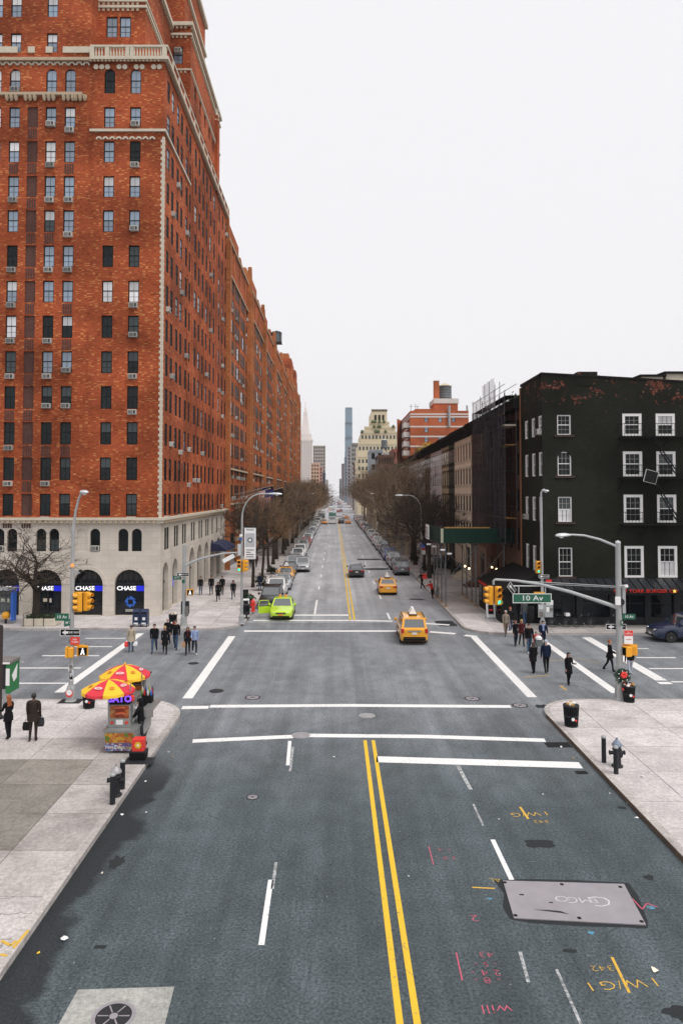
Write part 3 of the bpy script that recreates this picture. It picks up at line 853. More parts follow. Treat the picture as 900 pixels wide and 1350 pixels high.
# ------------------------------------------------------------------ the corner apartment block over the bank
FY=55.7; BX=-13.57; EY=88.3; XL=-33.0
blk=root('apartment_block',(BX,FY,SW),'tall red brick corner apartment block on pale stone arches with the bank','apartment block','brick apartment blocks in a row')
zc=ZV(684,FY)                         # top of the stone base
ztop=ZV(79,FY)                        # foot of the balustrade
rows=[(ZV(a,FY),ZV(b_,FY)) for a,b_ in ((680,651),(633,603),(586,556.5),(539,509),(492,463),(445.5,416),(398.5,370),(352,323.5),(305.7,277),(260,232),(214,186),(168,141))]
rowA=(ZV(123,FY),ZV(95.5,FY))
WW,WH=.86,1.70
u_of=lambda x: x-XL                    # facade coordinate on the front
cols_right=[XU(138.5,FY),XU(173.5,FY)]
cols_left=[XU(11,FY),XU(60,FY),XU(85.5,FY)]
cols_left+= [XU(11,FY)-1.5, XU(11,FY)-4.4]
blank=[XU(35.5,FY), XU(11,FY)-2.95]
rw=random.Random(11)
def panes(z):
    hi=max(0.,min(1.,(z-18)/14))  # higher floors take more panes with the sky reflection painted in
    x=rw.random()
    if z<17.5:  c='glass_dark' if x<.78 else 'glass_grey'
    elif x<.15*hi+.06: c='glass_white'
    elif x<.30+.62*hi: c='glass_blue'
    else: c='glass_dark' if rw.random()<.55 else 'glass_grey'
    up=c
    if rw.random()<.22: up='glass_white' if z>20 else 'glass_grey'
    return up,c
holes=[]; wins=[]
for cx in cols_left+cols_right:
    for (a,b_) in rows: holes.append((u_of(cx)-WW/2,u_of(cx)+WW/2,a,b_,False)); wins.append((cx,a,b_-a,False))
    holes.append((u_of(cx)-WW/2,u_of(cx)+WW/2,rowA[0],rowA[1]+.28,True)); wins.append((cx,rowA[0],rowA[1]+.28-rowA[0],True))
for bx_ in blank:
    for (a,b_) in rows: holes.append((u_of(bx_)-.42,u_of(bx_)+.42,a,b_,False))
b=MB(); facade(b,(XL,FY,zc),(1,0,0),(0,-1,0),BX-XL,zc,ztop,holes,.16,M['brick']); b.build('wall',blk)
for bx_ in blank:
    for (a,b_) in rows:
        bp=MB(); bp.box(bx_-.42,bx_+.42,FY+.10,FY+.2,a,b_,M['brick_dark']); bp.build('blind_panel',blk)
for cx,z,h,arch in wins:
    up,lo=panes(z)
    put_window(blk,(cx,FY+.10,z),WW,h if not arch else h,0,up,lo)
    left=cx<-20
    if rw.random()<(.62 if left or cx>-16.5 else .06): put_ac(blk,(cx+.02,FY,z-.47 if rw.random()<.75 else z+.02),0)
    elif left and z<ztop-6 and rw.random()<.8:
        q=MB()
        for k in range(4): q.box(cx-.36+.19*k,cx-.22+.19*k,FY-.02,FY+.01,z-.95,z-.12,M['brick_dark'])
        q.build('louvre',blk)
for bx_ in blank:
    for (a,b_) in rows:
        q=MB()
        for k in range(4): q.box(bx_-.36+.19*k,bx_-.22+.19*k,FY-.02,FY+.01,a-.95,a-.1,M['brick_dark'])
        q.build('louvre',blk)
# side facade along the street
side_u=[218,224,231,236.2,243,247.5,255.2,260.2,265.3,270.2,275.2,280.3,287,291.5,295.6]
ycols=[sight(u,650) for u in side_u]; ycols=[BX/s.x*s.y for s in ycols]
holes=[]; wins=[]
for k,y in enumerate(ycols):
    ww=.86 if k<6 or k>11 else .95
    for (a,b_) in rows+[rowA]:
        holes.append((y-FY-ww/2,y-FY+ww/2,a,b_,False)); wins.append((y,a,b_-a,ww,k))
b=MB(); facade(b,(BX,FY,zc),(0,1,0),(1,0,0),EY-FY,zc,ztop,holes,.16,M['brick_side']); b.build('wall',blk)
for y,z,h,ww,k in wins:
    up,lo=panes(z+4)
    if rw.random()<.8: up=lo='glass_side'
    put_window(blk,(BX-.015,y,z),.86 if ww<.9 else .95,h,R(90),up,lo)
    if rw.random()<.13: put_ac(blk,(BX,y,z+.02 if rw.random()<.5 else z-.45),R(90))
# slim brick pilasters in the middle of the side facade and the quoined corner
q=MB()
for k in range(5,13):
    ym=(ycols[k]+ycols[k-1])/2 if k!=12 else (ycols[11]+ycols[12])/2
    q.box(BX,BX+.05,ym-.22,ym+.22,zc+.05,rows[-1][1]+1.0,M['brick'])
q.build('pilaster',blk)
q=MB(); zz=zc+.1; k=0
while zz<rows[-2][1]+.3:
    w=.26 if k%2 else .16
    q.box(BX-w,BX+.03,FY-.035,FY+w,zz,zz+.22,M['stone_trim']); zz+=.235; k+=1
q.build('corner_quoins',blk)
# body behind the facades
q=MB(); q.box(XL,BX-.3,FY+.3,EY-.0,zc,ztop-.05,M['roof_dark']); q.build('core',blk)
# cornice between stone base and brick
q=MB(); q.box(XL,BX+.28,FY-.28,EY,zc-.34,zc-.10,M['stone_trim']); q.box(XL,BX+.42,FY-.42,EY,zc-.10,zc+.10,M['stone_trim'])
q.build('cornice',blk)
x=XL
for k in range(int((BX-XL)/.5)):
    q2=None
q=MB()
for k in range(int((BX-XL)/.42)): q.box(XL+.42*k,XL+.42*k+.2,FY-.38,FY-.2,zc-.32,zc-.11,M['terracotta'])
for k in range(int((EY-FY)/.42)): q.box(BX+.2,BX+.38,FY+.42*k,FY+.42*k+.2,zc-.32,zc-.11,M['terracotta'])
q.build('dentil_row',blk)
# limestone base, two floors of arches
arch_x=[XU(172,FY),XU(117.5,FY),XU(63.5,FY),XU(8,FY),XU(-47,FY)]
a0,a1=SW+.02,ZV(751,FY); aw=2.34
hol=[(u_of(x)-aw/2,u_of(x)+aw/2,a0,a1,True) for x in arch_x if x-aw/2>XL]
up_x=[XU(u,FY) for u in (181,163.3,126.3,72.4,55.4,17.3,.5,-36,-54)]
z2a,z2b=ZV(727,FY),ZV(697,FY); w2=.80
hol+=[(u_of(x)-w2/2,u_of(x)+w2/2,z2a,z2b,True) for x in up_x]
hol+=[(u_of(XU(109,FY))-w2/2,u_of(XU(109,FY))+w2/2,z2a,z2b,True)]
b=MB(); facade(b,(XL,FY,SW-.05),(1,0,0),(0,-1,0),BX-XL,SW-.05,zc-.3,hol,.42,M['limestone'])
b.quad((XU(109,FY)-w2/2,FY+.08,z2a),(XU(109,FY)+w2/2,FY+.08,z2a),(XU(109,FY)+w2/2,FY+.08,z2b),(XU(109,FY)-w2/2,FY+.08,z2b),M['limestone'])
b.build('stone_base',blk)
for i,x in enumerate(up_x):
    put_window(blk,(x,FY+.22,z2a),w2,z2b-z2a,0,'glass_dark','glass_dark' if i not in(3,4) else 'glass_grey')
    if i in (2,6): put_ac(blk,(x,FY+.2,z2a+.05),0)
def arch_ring(cx,cz,r,w,y0,y1,m,n=14):
    q=MB()
    for k in range(n):
        a,c=math.pi*k/n,math.pi*(k+1)/n-.012
        pts=[(cx+math.cos(t)*rr,y0,cz+math.sin(t)*rr) for rr,t in ((r,a),(r+w,a),(r+w,c),(r,c))]
        q.prism_dir(pts,(0,y1-y0,0),m)
    return q
for i,x in enumerate(arch_x):
    if x-aw/2<XL: continue
    r=aw/2; zs=a1-r
    q=arch_ring(x,zs,r+.02,.26,FY-.05,FY+.02,M['limestone']); q.build('arch_voussoirs',blk)
    s=MB(); s.box(x-r,x+r,FY+.36,FY+.42,a0,a1,M['glass_shop']); sh=s.build('shopfront',blk)
    s=MB()
    for t in (-.55,-.18,.18,.55): s.box(x+r*t-.025,x+r*t+.025,FY+.31,FY+.36,zs+.05,a1-.05,M['blackish'])
    s.box(x-r,x+r,FY+.28,FY+.36,zs-.02,zs+.08,M['blackish']); s.box(x-.05,x+.05,FY+.3,FY+.36,a0,zs-.55,M['blackish'])
    s.box(x-r,x+r,FY+.3,FY+.36,a0+.9,a0+.96,M['blackish'])
    s.build('mullions',sh)
    s=MB(); s.box(x-r+.08,x+r-.04,FY+.2,FY+.3,zs-.58,zs-.05,M['sign_black']); s.box(x+.52,x+r-.06,FY+.185,FY+.2,zs-.52,zs-.10,M['bank_blue']); s.build('sign_board',sh)
    text_on('lettering','CHASE',.44,M['bank_white'],sh,(x-.27,FY+.18,zs-.31),sx=1.12,bold=.012)
    if i==0:
        s=MB(); r1,r2=.46,.22; cz=zs-1.35
        for k in range(4):
            a=R(90*k+45); c=R(90*k+135)
            oc=lambda rr,a0_: (x+.05+rr*math.cos(a0_),FY+.22,cz+rr*math.sin(a0_))
            s.prism_dir([oc(r2*1.2,a),oc(r1,R(90*k+22)),oc(r1,R(90*k+68+20)),oc(r2*1.2,c)],(0,-.03,0),M['bank_logo'])
        s.build('bank_emblem',sh)
        s=MB(); s.box(x-.35,x+.4,FY+.25,FY+.3,cz-.78,cz-.58,M['ac']); s.build('notice',sh)
    elif i in (1,2,3):
        s=MB(); s.box(x-.35,x-.05,FY+.25,FY+.3,zs-1.35,zs-1.1,M['stone_trim']); s.box(x+.15,x+.3,FY+.25,FY+.3,zs-1.4,zs-1.1,M['stone_trim']); s.build('notice',sh)
# side of the base
hol=[]; ar=[(648.0,3.2)]
side_arch=[(656,.0)]
ay=[BX/sight(u,700).x*sight(u,700).y for u in (219,231.5,253.5,263.5,272.5,280,288,294.5)]
for k,y in enumerate(ay):
    w=1.9 if k<2 else 2.3
    hol.append((y-FY-w/2,y-FY+w/2,SW+.02,SW+ (4.0 if k<2 else 4.4),True))
sy=[BX/sight(u,700).x*sight(u,700).y for u in (218.5,221.5,231,234,241.5,244.5,253,256,263,266,272,274.5,280,286,292)]
for y in sy: hol.append((y-FY-.38,y-FY+.38,z2a,z2b,False))
b=MB(); facade(b,(BX,FY,SW-.05),(0,1,0),(1,0,0),EY-FY,SW-.05,zc-.3,hol,.42,M['limestone']); b.build('stone_base',blk)
for y in sy: put_window(blk,(BX-.05,y,z2a),.76,z2b-z2a,R(90),'glass_dark','glass_grey' if rw.random()<.3 else 'glass_dark')
for k,y in enumerate(ay):
    w=1.9 if k<2 else 2.3; zt=SW+(4.0 if k<2 else 4.4)
    s=MB(); s.box(BX-.42,BX-.36,y-w/2,y+w/2,SW,zt,M['glass_shop'] if k!=1 else M['glass_grey']); sh=s.build('shopfront',blk)
    s=MB(); s.box(BX-.36,BX-.3,y-.04,y+.04,SW,zt-.3,M['blackish']); s.box(BX-.36,BX-.3,y-w/2,y+w/2,SW+2.3,SW+2.42,M['blackish']); s.build('mullions',sh)
    if k==1:
        s=MB(); s.box(BX-.3,BX-.26,y-.6,y+.5,SW+1.6,SW+2.3,M['bank_blue']); s.box(BX-.3,BX-.26,y-.6,y+.5,SW+1.3,SW+1.58,M['sign_green']); s.build('poster',sh)
q=MB(); q.box(XL,BX-.6,FY+.6,EY,SW-.05,zc,M['black']); q.build('core',blk)
# bands of ornament near the top
st=M['stone_trim']; tc=M['terracotta']
xm=XU(113,FY)
zb=ZV(172.5,FY)
q=MB(); q.box(xm,BX+.14,FY-.16,FY,zb-.10,zb+.10,st); q.build('string_course',blk)
q=MB(); q.box(BX,BX+.14,FY,FY+10,zb-.1,zb+.1,st); q.build('string_course',blk)
q=MB()
for k in range(9):
    x=XU(125,FY)+k*.53
    if x>XU(200,FY): break
    q.merge(arch_ring(x,ZV(184,FY),.11,.14,FY-.06,FY,st,6))
q.build('arcade_band',blk)
q=MB(); z=ZV(88.5,FY)
for k in range(12):
    x=XU(120,FY)+k*.46
    if k in(3,6,9): continue
    q.lathe([(.21,-.05),(.21,.05)],st,c=(x,FY-.02,z),n=8,axis='Y')
q.build('boss_row',blk)
zcb=ZV(125.5,FY)
q=MB(); q.box(XL,XU(103,FY),FY-.32,FY,zcb-.12,zcb+.1,tc); q.build('balcony_band',blk)
q=MB()
for x0 in [XU(u,FY) for u in (8,33,58,84,100)]+[XL+1.5*i for i in range(4)]:
    for k in (-1,0,1): q.lathe([(.08,-.55),(.16,-.35),(.2,-.1)],tc,c=(x0+.36*k,FY-.16,zcb),n=6)
q.build('corbels',blk)
# left wing cornice and parapet, balustrade over the corner bay
zl=ZV(79,FY)
q=MB(); q.box(XL,xm+.05,FY-.30,FY+.0,zl-.18,zl+.06,tc); q.build('cornice',blk)
q=MB()
for k in range(22):
    x=xm-.35-k*.58
    q.merge(arch_ring(x,zl-.48,.17,.12,FY-.12,FY,st,6))
q.build('arcade_band',blk)
zt=ZV(62,FY)
q=MB(); q.box(xm,BX+.36,FY-.36,EY,ztop-.14,ztop+.12,st); q.build('cornice',blk)
q=MB()
for k in range(int((BX-xm)/.3)): q.box(xm+.3*k,xm+.3*k+.14,FY-.32,FY-.2,ztop-.28,ztop-.15,tc)
for k in range(int((EY-FY)/.3)): q.box(BX+.2,BX+.32,FY+.3*k,FY+.3*k+.14,ztop-.28,ztop-.15,tc)
q.build('dentil_row',blk)
q=MB(); q.box(xm,BX+.30,FY-.30,FY-.04,zt-.16,zt,st); q.box(BX+.04,BX+.30,FY-.04,EY,zt-.16,zt,st)
for x in (xm+.15,xm+1.35,xm+3.0,xm+3.3,BX-.0): q.box(x-.17,x+.17,FY-.29,FY-.05,ztop+.1,zt-.15,st)
for k in range(14): q.box(BX+.06,BX+.28,FY+1.5+k*2.3,FY+1.9+k*2.3,ztop+.1,zt-.15,st)
bal=q.build('balustrade',blk)
bb=MB(); bb.lathe([(.06,0),(.085,.25),(.05,.6),(.07,zt-.15-ztop-.1)],st,n=6); bm=bb.mesh('baluster')
x=xm+.45
while x<BX-.2:
    if not any(abs(x-(xm+d))<.2 for d in (1.35,3.0,3.3)): at('baluster',bm,bal,(x,FY-.17,ztop+.1))
    x+=.235
q=MB(); q.box(BX+.1,BX+.22,FY+.2,EY,ztop+.1,zt-.15,M['brick_side']); q.build('parapet',blk)
# wall above the left wing
zup=62.0
hol=[]; ws=[]
for cx in cols_left:
    if abs(cx-XU(85.5,FY))<.1: continue
    for (va,vb) in ((68.5,43.5),(22,-8)):
        a,b_=ZV(va,FY),ZV(vb,FY); hol.append((u_of(cx)-WW/2,u_of(cx)+WW/2,a,b_)); ws.append((cx,a,b_-a))
b=MB(); facade(b,(XL,FY+.02,zl),(1,0,0),(0,-1,0),xm-XL,zl,zup,hol,.16,M['brick'])
b.quad((xm,FY+.02,zl),(xm,FY+5,zl),(xm,FY+5,zup),(xm,FY+.02,zup),M['brick']); b.build('wall',blk)
for cx,z,h in ws: put_window(blk,(cx,FY+.12,z),WW,h,0,'glass_white','glass_blue')
q=MB(); q.box(XL,xm-.02,FY+.3,EY-10,zl-.1,zup,M['brick']); q.build('core',blk)
q=MB(); zz=ZV(70,FY)
for x0,x1 in ((XL,XU(14,FY)),(XU(28,FY),XU(37,FY)),(XU(52,FY),XU(61,FY)),(XU(75,FY),xm)): q.box(x0,x1,FY-.08,FY+.02,zz,zz+.5,st)
q.build('parapet_cap',blk)
# set-back towers over the corner bay
def tower(x0,x1,y0,y1,z0,z1,frontwins,sidewins,bands,nm='tower'):
    hol=[(c-x0-.46,c-x0+.46,a,b_) for c,a,b_ in frontwins]; hs=[(y-y0-.43,y-y0+.43,a,b_) for y,a,b_ in sidewins]
    b=MB(); facade(b,(x0,y0,z0),(1,0,0),(0,-1,0),x1-x0,z0,z1,hol,.15,M['brick']); facade(b,(x1,y0,z0),(0,1,0),(1,0,0),y1-y0,z0,z1,hs,.15,M['brick_side'])
    b.quad((x0,y0,z0),(x0,y1,z0),(x0,y1,z1),(x0,y0,z1),M['brick']); b.quad((x0,y0,z1-.3),(x1,y0,z1-.3),(x1,y1,z1-.3),(x0,y1,z1-.3),M['roof_dark'])
    b.quad((x0,y1,z0),(x1,y1,z0),(x1,y1,z1),(x0,y1,z1),M['brick'])
    o=b.build(nm,blk)
    for c,a,b_ in frontwins: put_window(o,(c,y0+.09,a),.92,b_-a,0,'glass_blue','glass_blue')
    for y,a,b_ in sidewins: put_window(o,(x1-.09,y,a),.86,b_-a,R(90),'glass_dark','glass_blue')
    q=MB()
    for z,w,h in bands:
        q.box(x0-w,x1+w,y0-w,y1+w,z,z+h,st)
        for k in range(int((x1-x0)/.4)): q.box(x0+.4*k,x0+.4*k+.2,y0-w*.6,y0,z-.25,z-.02,tc)
        for k in range(int((y1-y0)/.4)): q.box(x1,x1+w*.6,y0+.4*k,y0+.4*k+.2,z-.25,z-.02,tc)
    q.build('cornice',o)
    return o
ta=FY+1.6
zf=lambda v,Y: ZV(v,Y)
tower(XU(121,ta),XU(186,ta),ta,ta+11,ztop,54.2,[(XU(140.5,ta),zf(49,ta),zf(22,ta)),(XU(158.5,ta),zf(49,ta),zf(22,ta))],[(ta+4.5,46.5,48.6),(ta+8,46.5,48.6)],[(zf(11,ta),.12,.2),(zf(3,ta),.12,.15),(53.9,.3,.4)])
y0=66.2; x1=BX-.12
tower(XU(216,y0),x1,y0,EY-5,ztop,ZV(33,y0),[(XU(230,y0),zf(84,y0),zf(62,y0))],[(y0+2.4+2.6*k,z,z+1.7) for k in range(6) for z in (45.2,48.3)],[(ZV(47,y0),.14,.2),(ZV(35,y0),.25,.35),(ZV(93,y0),.1,.15)])
tower(XU(203,y0+2.2),BX-1.2,y0+2.2,EY-9,ZV(36,y0)-.3,63.5,[],[(y0+5+3*k,55.0,57.0) for k in range(4)],[(ZV(5,y0+2.2)+1.5,.2,.3),(62.8,.3,.5)])
q=MB()
yy=80.0
q.box(BX-.5,BX+.2,yy,yy+.8,44,ZV(152,yy),M['brick']); q.lathe([(.5,0),(.3,.3),(.45,.7),(.2,1.0),(.35,1.3),(.001,1.6)],st,c=(BX-.1,yy+.4,ZV(158,yy)),n=8); q.build('finial',blk)
put_ac(blk,(XU(230,y0),y0,zf(70,y0)),0)
# blue canopy over the side entrance
q=MB()
cz=SW+3.15
for yy in (78.2,80.6,83.0):
    pts=[(BX+.02,cz+.9),(BX+.9,cz+.75),(BX+1.7,cz+.2),(BX+1.75,cz),(BX+.02,cz)]
    q.loft([[(x,yy,z) for x,z in pts],[(x,yy+2.1,z) for x,z in pts]],pm('navy_canvas',(.012,.016,.06),.8))
q.build('entrance_canopy',blk)

# ------------------------------------------------------------------ the long row of brick blocks behind it
def row_block(y0,y1,zt,label,px=.55,levels=15,tall=0):
    """one block of the terrace: tawny corner piers, recessed brick field, stepped top"""
    o=root('apartment_block',(BX,y0,SW),label,'apartment block','brick apartment blocks in a row')
    x=BX+px; L=y1-y0
    pitch=2.75; n=max(3,int(L/1.62)); 
    fx=BX+px-.62
    cols=[1.3+(L-2.6)*(k+.5)/n for k in range(n)]
    hol=[]; z0=SW+8.8
    zs=[z0+pitch*k for k in range(int((zt-2.6-z0)/pitch))]
    for c in cols:
        for z in zs: hol.append((c-.5,c+.5,z,z+1.75))
    b=MB(); facade(b,(fx,y0,SW),(0,1,0),(1,0,0),L,SW,zt,hol,.12,M['brick_side'])
    b.quad((XL,y0,SW),(fx,y0,SW),(fx,y0,zt),(XL,y0,zt),M['brick']); b.quad((XL,y0,zt),(fx,y0,zt),(fx,y1,zt),(XL,y1,zt),M['roof_dark'])
    b.quad((XL,y1,SW),(fx,y1,SW),(fx,y1,zt),(XL,y1,zt),M['brick'])
    b.build('wall',o)
    q=MB()
    for a,c in ((0,.95),(L-.95,L)): q.box(fx-.5,x,y0+a,y0+c,SW,zt-1.2,M['brick_pier']); q.box(fx-.4,x-.2,y0+a+.12,y0+c-.12,zt-1.2,zt+(3.0 if a==0 else 1.8),M['brick_pier'],taper=.12)
    for k in range(1,n):
        if k%4==0: ym=y0+1.3+(L-2.6)*k/n; q.box(fx-.05,fx+.14,ym-.18,ym+.18,z0-.6,zt-.4,M['brick_pier'])
    q.build('pier',o)
    for z in (SW+8.0,SW+12.6,zt-4.6,zt-.25): q=MB(); q.box(fx-.1,fx+.24,y0+.95,y1-.95,z,z+.22,M['terracotta']); q.build('string_course',o)
    q=MB()    # striped brick and stone ground floors
    for k in range(14):
        z=SW+.2+.55*k
        for a,c in ((.02,1.6),(L/2-1.6,L/2-.5),(L/2+.5,L/2+1.6),(L-1.6,L-.02)): q.box(fx-.05,fx+.30 if k%2 else fx+.24,y0+a,y0+c,z,z+.53,M['terracotta'] if k%2 else M['brick_pier'])
    q.build('striped_base',o)
    q=MB(); q.box(fx-.02,fx+.03,y0+2,y0+L/2-1.8,SW,SW+4.2,M['glass_shop']); q.box(fx-.02,fx+.03,y0+L/2+1.8,y1-2,SW,SW+4.2,M['glass_shop']); q.box(fx-.02,fx+.05,y0+L/2-.5,y0+L/2+.5,SW,SW+3.4,M['glass_shop']); q.build('shopfront',o)
    for c in cols:
        for z in zs:
            at('window',far_window(1.02,1.8,'glass_side' if rw.random()<.85 else ('glass_blue' if rw.random()<.6 else 'glass_white')),o,(fx+.015,y0+c,z),R(90))
            if rw.random()<.16: put_ac(o,(fx+.02,y0+c,z-.1),R(90))
    # stepped penthouse
    q=MB(); q.box(fx-9,fx-.6,y0+L*.3,y1-L*.3,zt-.2,zt+3.6+tall,M['brick']); q.box(fx-8,fx-1.6,y0+L*.38,y1-L*.38,zt+3.5+tall,zt+5.6+tall,M['brick_pier'])
    q.box(fx-.45,fx-.02,y0+1.5,y1-1.5,zt-.02,zt+.9,M['brick_pier'])
    for k in range(4): q.box(fx-.5,fx+.03,y0+2.2+k*(L-4.4)/3-.4,y0+2.2+k*(L-4.4)/3+.4,zt+.85,zt+1.5,M['brick_pier'],taper=.1)
    q.build('penthouse',o)
    return o
ys=[88.4,111.5,134,157,180,203,226,249,271]
words_=['second','third','fourth','fifth','sixth','seventh','eighth','farthest']
for k in range(8):
    row_block(ys[k]+.02,ys[k+1]-.02,42.6 if k<6 else 45.5,f'red brick apartment block with tawny piers, {words_[k]} along the row from the bank corner',.52 if k%2==0 else .72,tall=(5 if k>=6 else 0))
def water_tank(p,r,h,label,leg=2.0,grp='rooftop water tanks',cone=None,mt=None):
    o=root('water_tank',p,label,'water tank',grp)
    q=MB()
    for sx in(-1,1):
        for sy_ in(-1,1): q.box(p[0]+sx*r*.65-.12,p[0]+sx*r*.65+.12,p[1]+sy_*r*.65-.12,p[1]+sy_*r*.65+.12,p[2],p[2]+leg,M['blackish'])
    q.box(p[0]-r,p[0]+r,p[1]-r,p[1]+r,p[2]+leg-.2,p[2]+leg,M['blackish']); q.build('stand',o)
    q=MB(); mt=mt or pm('weathered_tank_wood',(.16,.18,.19),.8,var=.3,scale=1)
    q.lathe([(r,0),(r*.96,h)],mt,c=(p[0],p[1],p[2]+leg),n=20)
    q.build('tank',o)
    q=MB()
    for k in range(5): q.lathe([(r*1.015,0),(r*1.015,.1)],M['blackish'],c=(p[0],p[1],p[2]+leg+h*(k+.3)/5),n=20)
    q.build('hoop',o)
    q=MB(); q.lathe([(r*1.06,0),(r*.5,r*.28),(.02,r*.5)],cone or M['blackish'],c=(p[0],p[1],p[2]+leg+h),n=20); q.build('roof',o)
    return o
tY=168.
water_tank((XU(364,tY),tY,48.0),1.25,ZV(439,tY)-ZV(452,tY)+.0,'grey water tank on the roof of the long brick row',leg=ZV(452,tY)-48.0)
# ------------------------------------------------------------------ black-painted corner building with the restaurant
QY=51.9; QX=15.16; QE=57.75
cor=root('corner_building',(QX,QY,SW),'black painted brick corner building with white windows, worn red patches near its roof','corner building')
zr=17.55
zrw=[(ZV(574.5,QY),ZV(545,QY)),(ZV(628,QY),ZV(595,QY)),(ZV(689,QY),ZV(652,QY)),(ZV(761.5,QY),ZV(719.7,QY))]
zrs=[(ZV(573,QY),ZV(547,QY)),(ZV(627,QY),ZV(595.5,QY)),(ZV(688,QY),ZV(655,QY)),(ZV(760,QY),ZV(722,QY))]
wide=1.42
fx_=[XU(834,QY),XU(878,QY),XU(922,QY),XU(962,QY)]
nx_=XU(744,QY)
RXE=30.0
hol=[]
for cx in fx_:
    for a,b_ in zrw: hol.append((cx-QX-wide/2,cx-QX+wide/2,a,b_))
for i,(a,b_) in enumerate(zrs): hol.append((nx_-QX-.5,nx_-QX+.5,a,b_,i==1))
zs0=ZV(763,QY)
b=MB(); facade(b,(QX,QY,SW),(1,0,0),(0,-1,0),RXE-QX,zs0-.3,zr,hol,.18,M['brick_black'])
sw_=[(56.2-QY,.46),(54.25-QY,.46),(52.45-QY,.44)]
hs=[]
for y,hw_ in sw_:
    for a,b_ in zrs[:3]+[(zrs[3][0]-.2,zrs[3][1])]: hs.append((y-hw_,y+hw_,a,b_))
facade(b,(QX,QY,SW),(0,1,0),(-1,0,0),QE-QY,SW,zr,hs,.18,M['brick_black'])
zt0=ZV(493,QY); xend=XU(900,QY); zt1=ZV(503.5,QY)
zz=lambda x: zt0+(zt1-zt0)*(x-QX)/(xend-QX)
b.quad((QX,QY,zr),(RXE,QY,zr),(RXE,QY,zz(RXE)),(QX,QY,zt0),M['brick_black'])
b.quad((QX,QY,zr),(QX,QE,zr),(QX,QE,zt0-.15),(QX,QY,zt0),M['brick_black'])
b.quad((QX+.02,QY,zr-.1),(RXE,QY,zr-.1),(RXE,QY+22,zr-.1),(QX+.02,QE+16,zr-.1),M['roof_dark'])
b.quad((QX+.3,QY+.3,SW),(QX+.3,QE,SW),(QX+.3,QE,zr),(QX+.3,QY+.3,zr),M['black']); b.quad((QX+.3,QY+.3,SW),(RXE,QY+.3,SW),(RXE,QY+.3,zr),(QX+.3,QY+.3,zr),M['black'])
b.build('wall',cor)
q=MB(); q.prism_dir([(QX-.06,QY-.06,zt0),(RXE,QY-.06,zz(RXE)),(RXE,QY-.06,zz(RXE)+.12),(QX-.06,QY-.06,zt0+.12)],(0,.4,0),M['cornice_black']); q.box(QX-.06,QX+.3,QY+.34,QE,zt0-.1,zt0+.1,M['cornice_black']); q.build('coping',cor)
q=MB(); q.box(XU(763,QY),XU(789,QY),QY-.02,QY+.9,zr,ZV(490,QY),M['brick_black']); q.build('chimney',cor)
q=MB(); q.tube((XU(795,QY),QY+.6,zr),(XU(795,QY),QY+.6,ZV(493,QY)),.05,M['blackish']); q.tube((XU(808,QY),QY+2,zr),(XU(808,QY),QY+2,ZV(496,QY)),.12,M['steel_grey']); q.build('vent_pipe',cor)
q=MB()
for u0,u1,v0 in ((812,846,499),(848,876,494),(880,930,490)):
    x0,x1=XU(u0,QY+5),XU(u1,QY+5); zt=ZV(v0,QY+5)
    q.box(x0,x1,QY+5,QY+8,zr-.1,zt-.15,M['stone_trim']); q.box(x0-.2,x1+.2,QY+4.8,QY+8.2,zt-.15,zt,M['cornice_black'])
q.build('bulkhead',cor)
def white_window(parent,p,w,h,rotz,top='glass_dark',low='glass_dark',casing=.16,arch=False,muntin=3):
    f=MB(); wp=M['white_paint']; t=casing
    f.box(-w/2,w/2,-.03,.1,0,t*.75,wp); f.box(-w/2,w/2,-.03,.1,h-t,h,wp); f.box(-w/2,-w/2+t,-.027,.1,t*.75,h-t,wp); f.box(w/2-t,w/2,-.027,.1,t*.75,h-t,wp)
    o=f.local('window',parent); o.location=Vector(p)-world_loc(parent); o.rotation_euler=(0,0,rotz)
    s=MB(); x0,x1=-w/2+t,w/2-t; zm=h*.5
    s.box(x0,x1,.03,.1,zm-.03,zm+.03,wp)
    for k in range(1,muntin):
        x=x0+(x1-x0)*k/muntin; s.box(x-.009,x+.009,.05,.09,t*.75,zm-.03,M['joint']); s.box(x-.009,x+.009,.035,.09,zm+.03,h-t,M['ac'])
    for z in ((t*.75+zm)/2,(zm+h-t)/2): s.box(x0,x1,.052,.088,z-.009,z+.009,M['ac'])
    sa=s.local('sash',o)
    gq=MB(); gq.quad((x0,.085,.05),(x1,.085,.05),(x1,.085,zm),(x0,.085,zm),M[low]); gq.local('pane',o)
    gq=MB(); gq.quad((x0,.08,zm),(x1,.08,zm),(x1,.08,h-.05),(x0,.08,h-.05),M[top]); gq.local('pane',o)
    return o
for i,cx in enumerate(fx_):
    for j,(a,b_) in enumerate(zrw):
        top,low='glass_dark','glass_dark'
        if i==1: top,low=[('glass_white','glass_dark'),('glass_grey','glass_dark'),('glass_grey','glass_dark'),('glass_dark','glass_white')][j]
        white_window(cor,(cx,QY+.05,a),wide,b_-a,0,top,low,.2)
for j,(a,b_) in enumerate(zrs):
    white_window(cor,(nx_,QY+.08,a),1.0,b_-a,0,'glass_grey' if j==2 else 'glass_dark','glass_white' if j==2 else 'glass_dark',.075)
    q=MB(); q.box(nx_-.72,nx_+.72,QY-.10,QY+.04,a-.16,a-.01,pm('dark_brown_sill',(.045,.025,.02),.8)); q.build('sill',cor)
for y,hw_ in sw_:
    for j,(a,b_) in enumerate(zrs[:3]+[(zrs[3][0]-.2,zrs[3][1])]): white_window(cor,(QX+.06,QY+y,a),2*hw_,b_-a,R(-90),'glass_dark','glass_dark',.13,muntin=2)
put_ac(cor,(QX-.02,52.45,zrs[0][0]+.05),R(-90)); put_ac(cor,(QX-.02,56.2,zrs[2][0]+.05),R(-90))
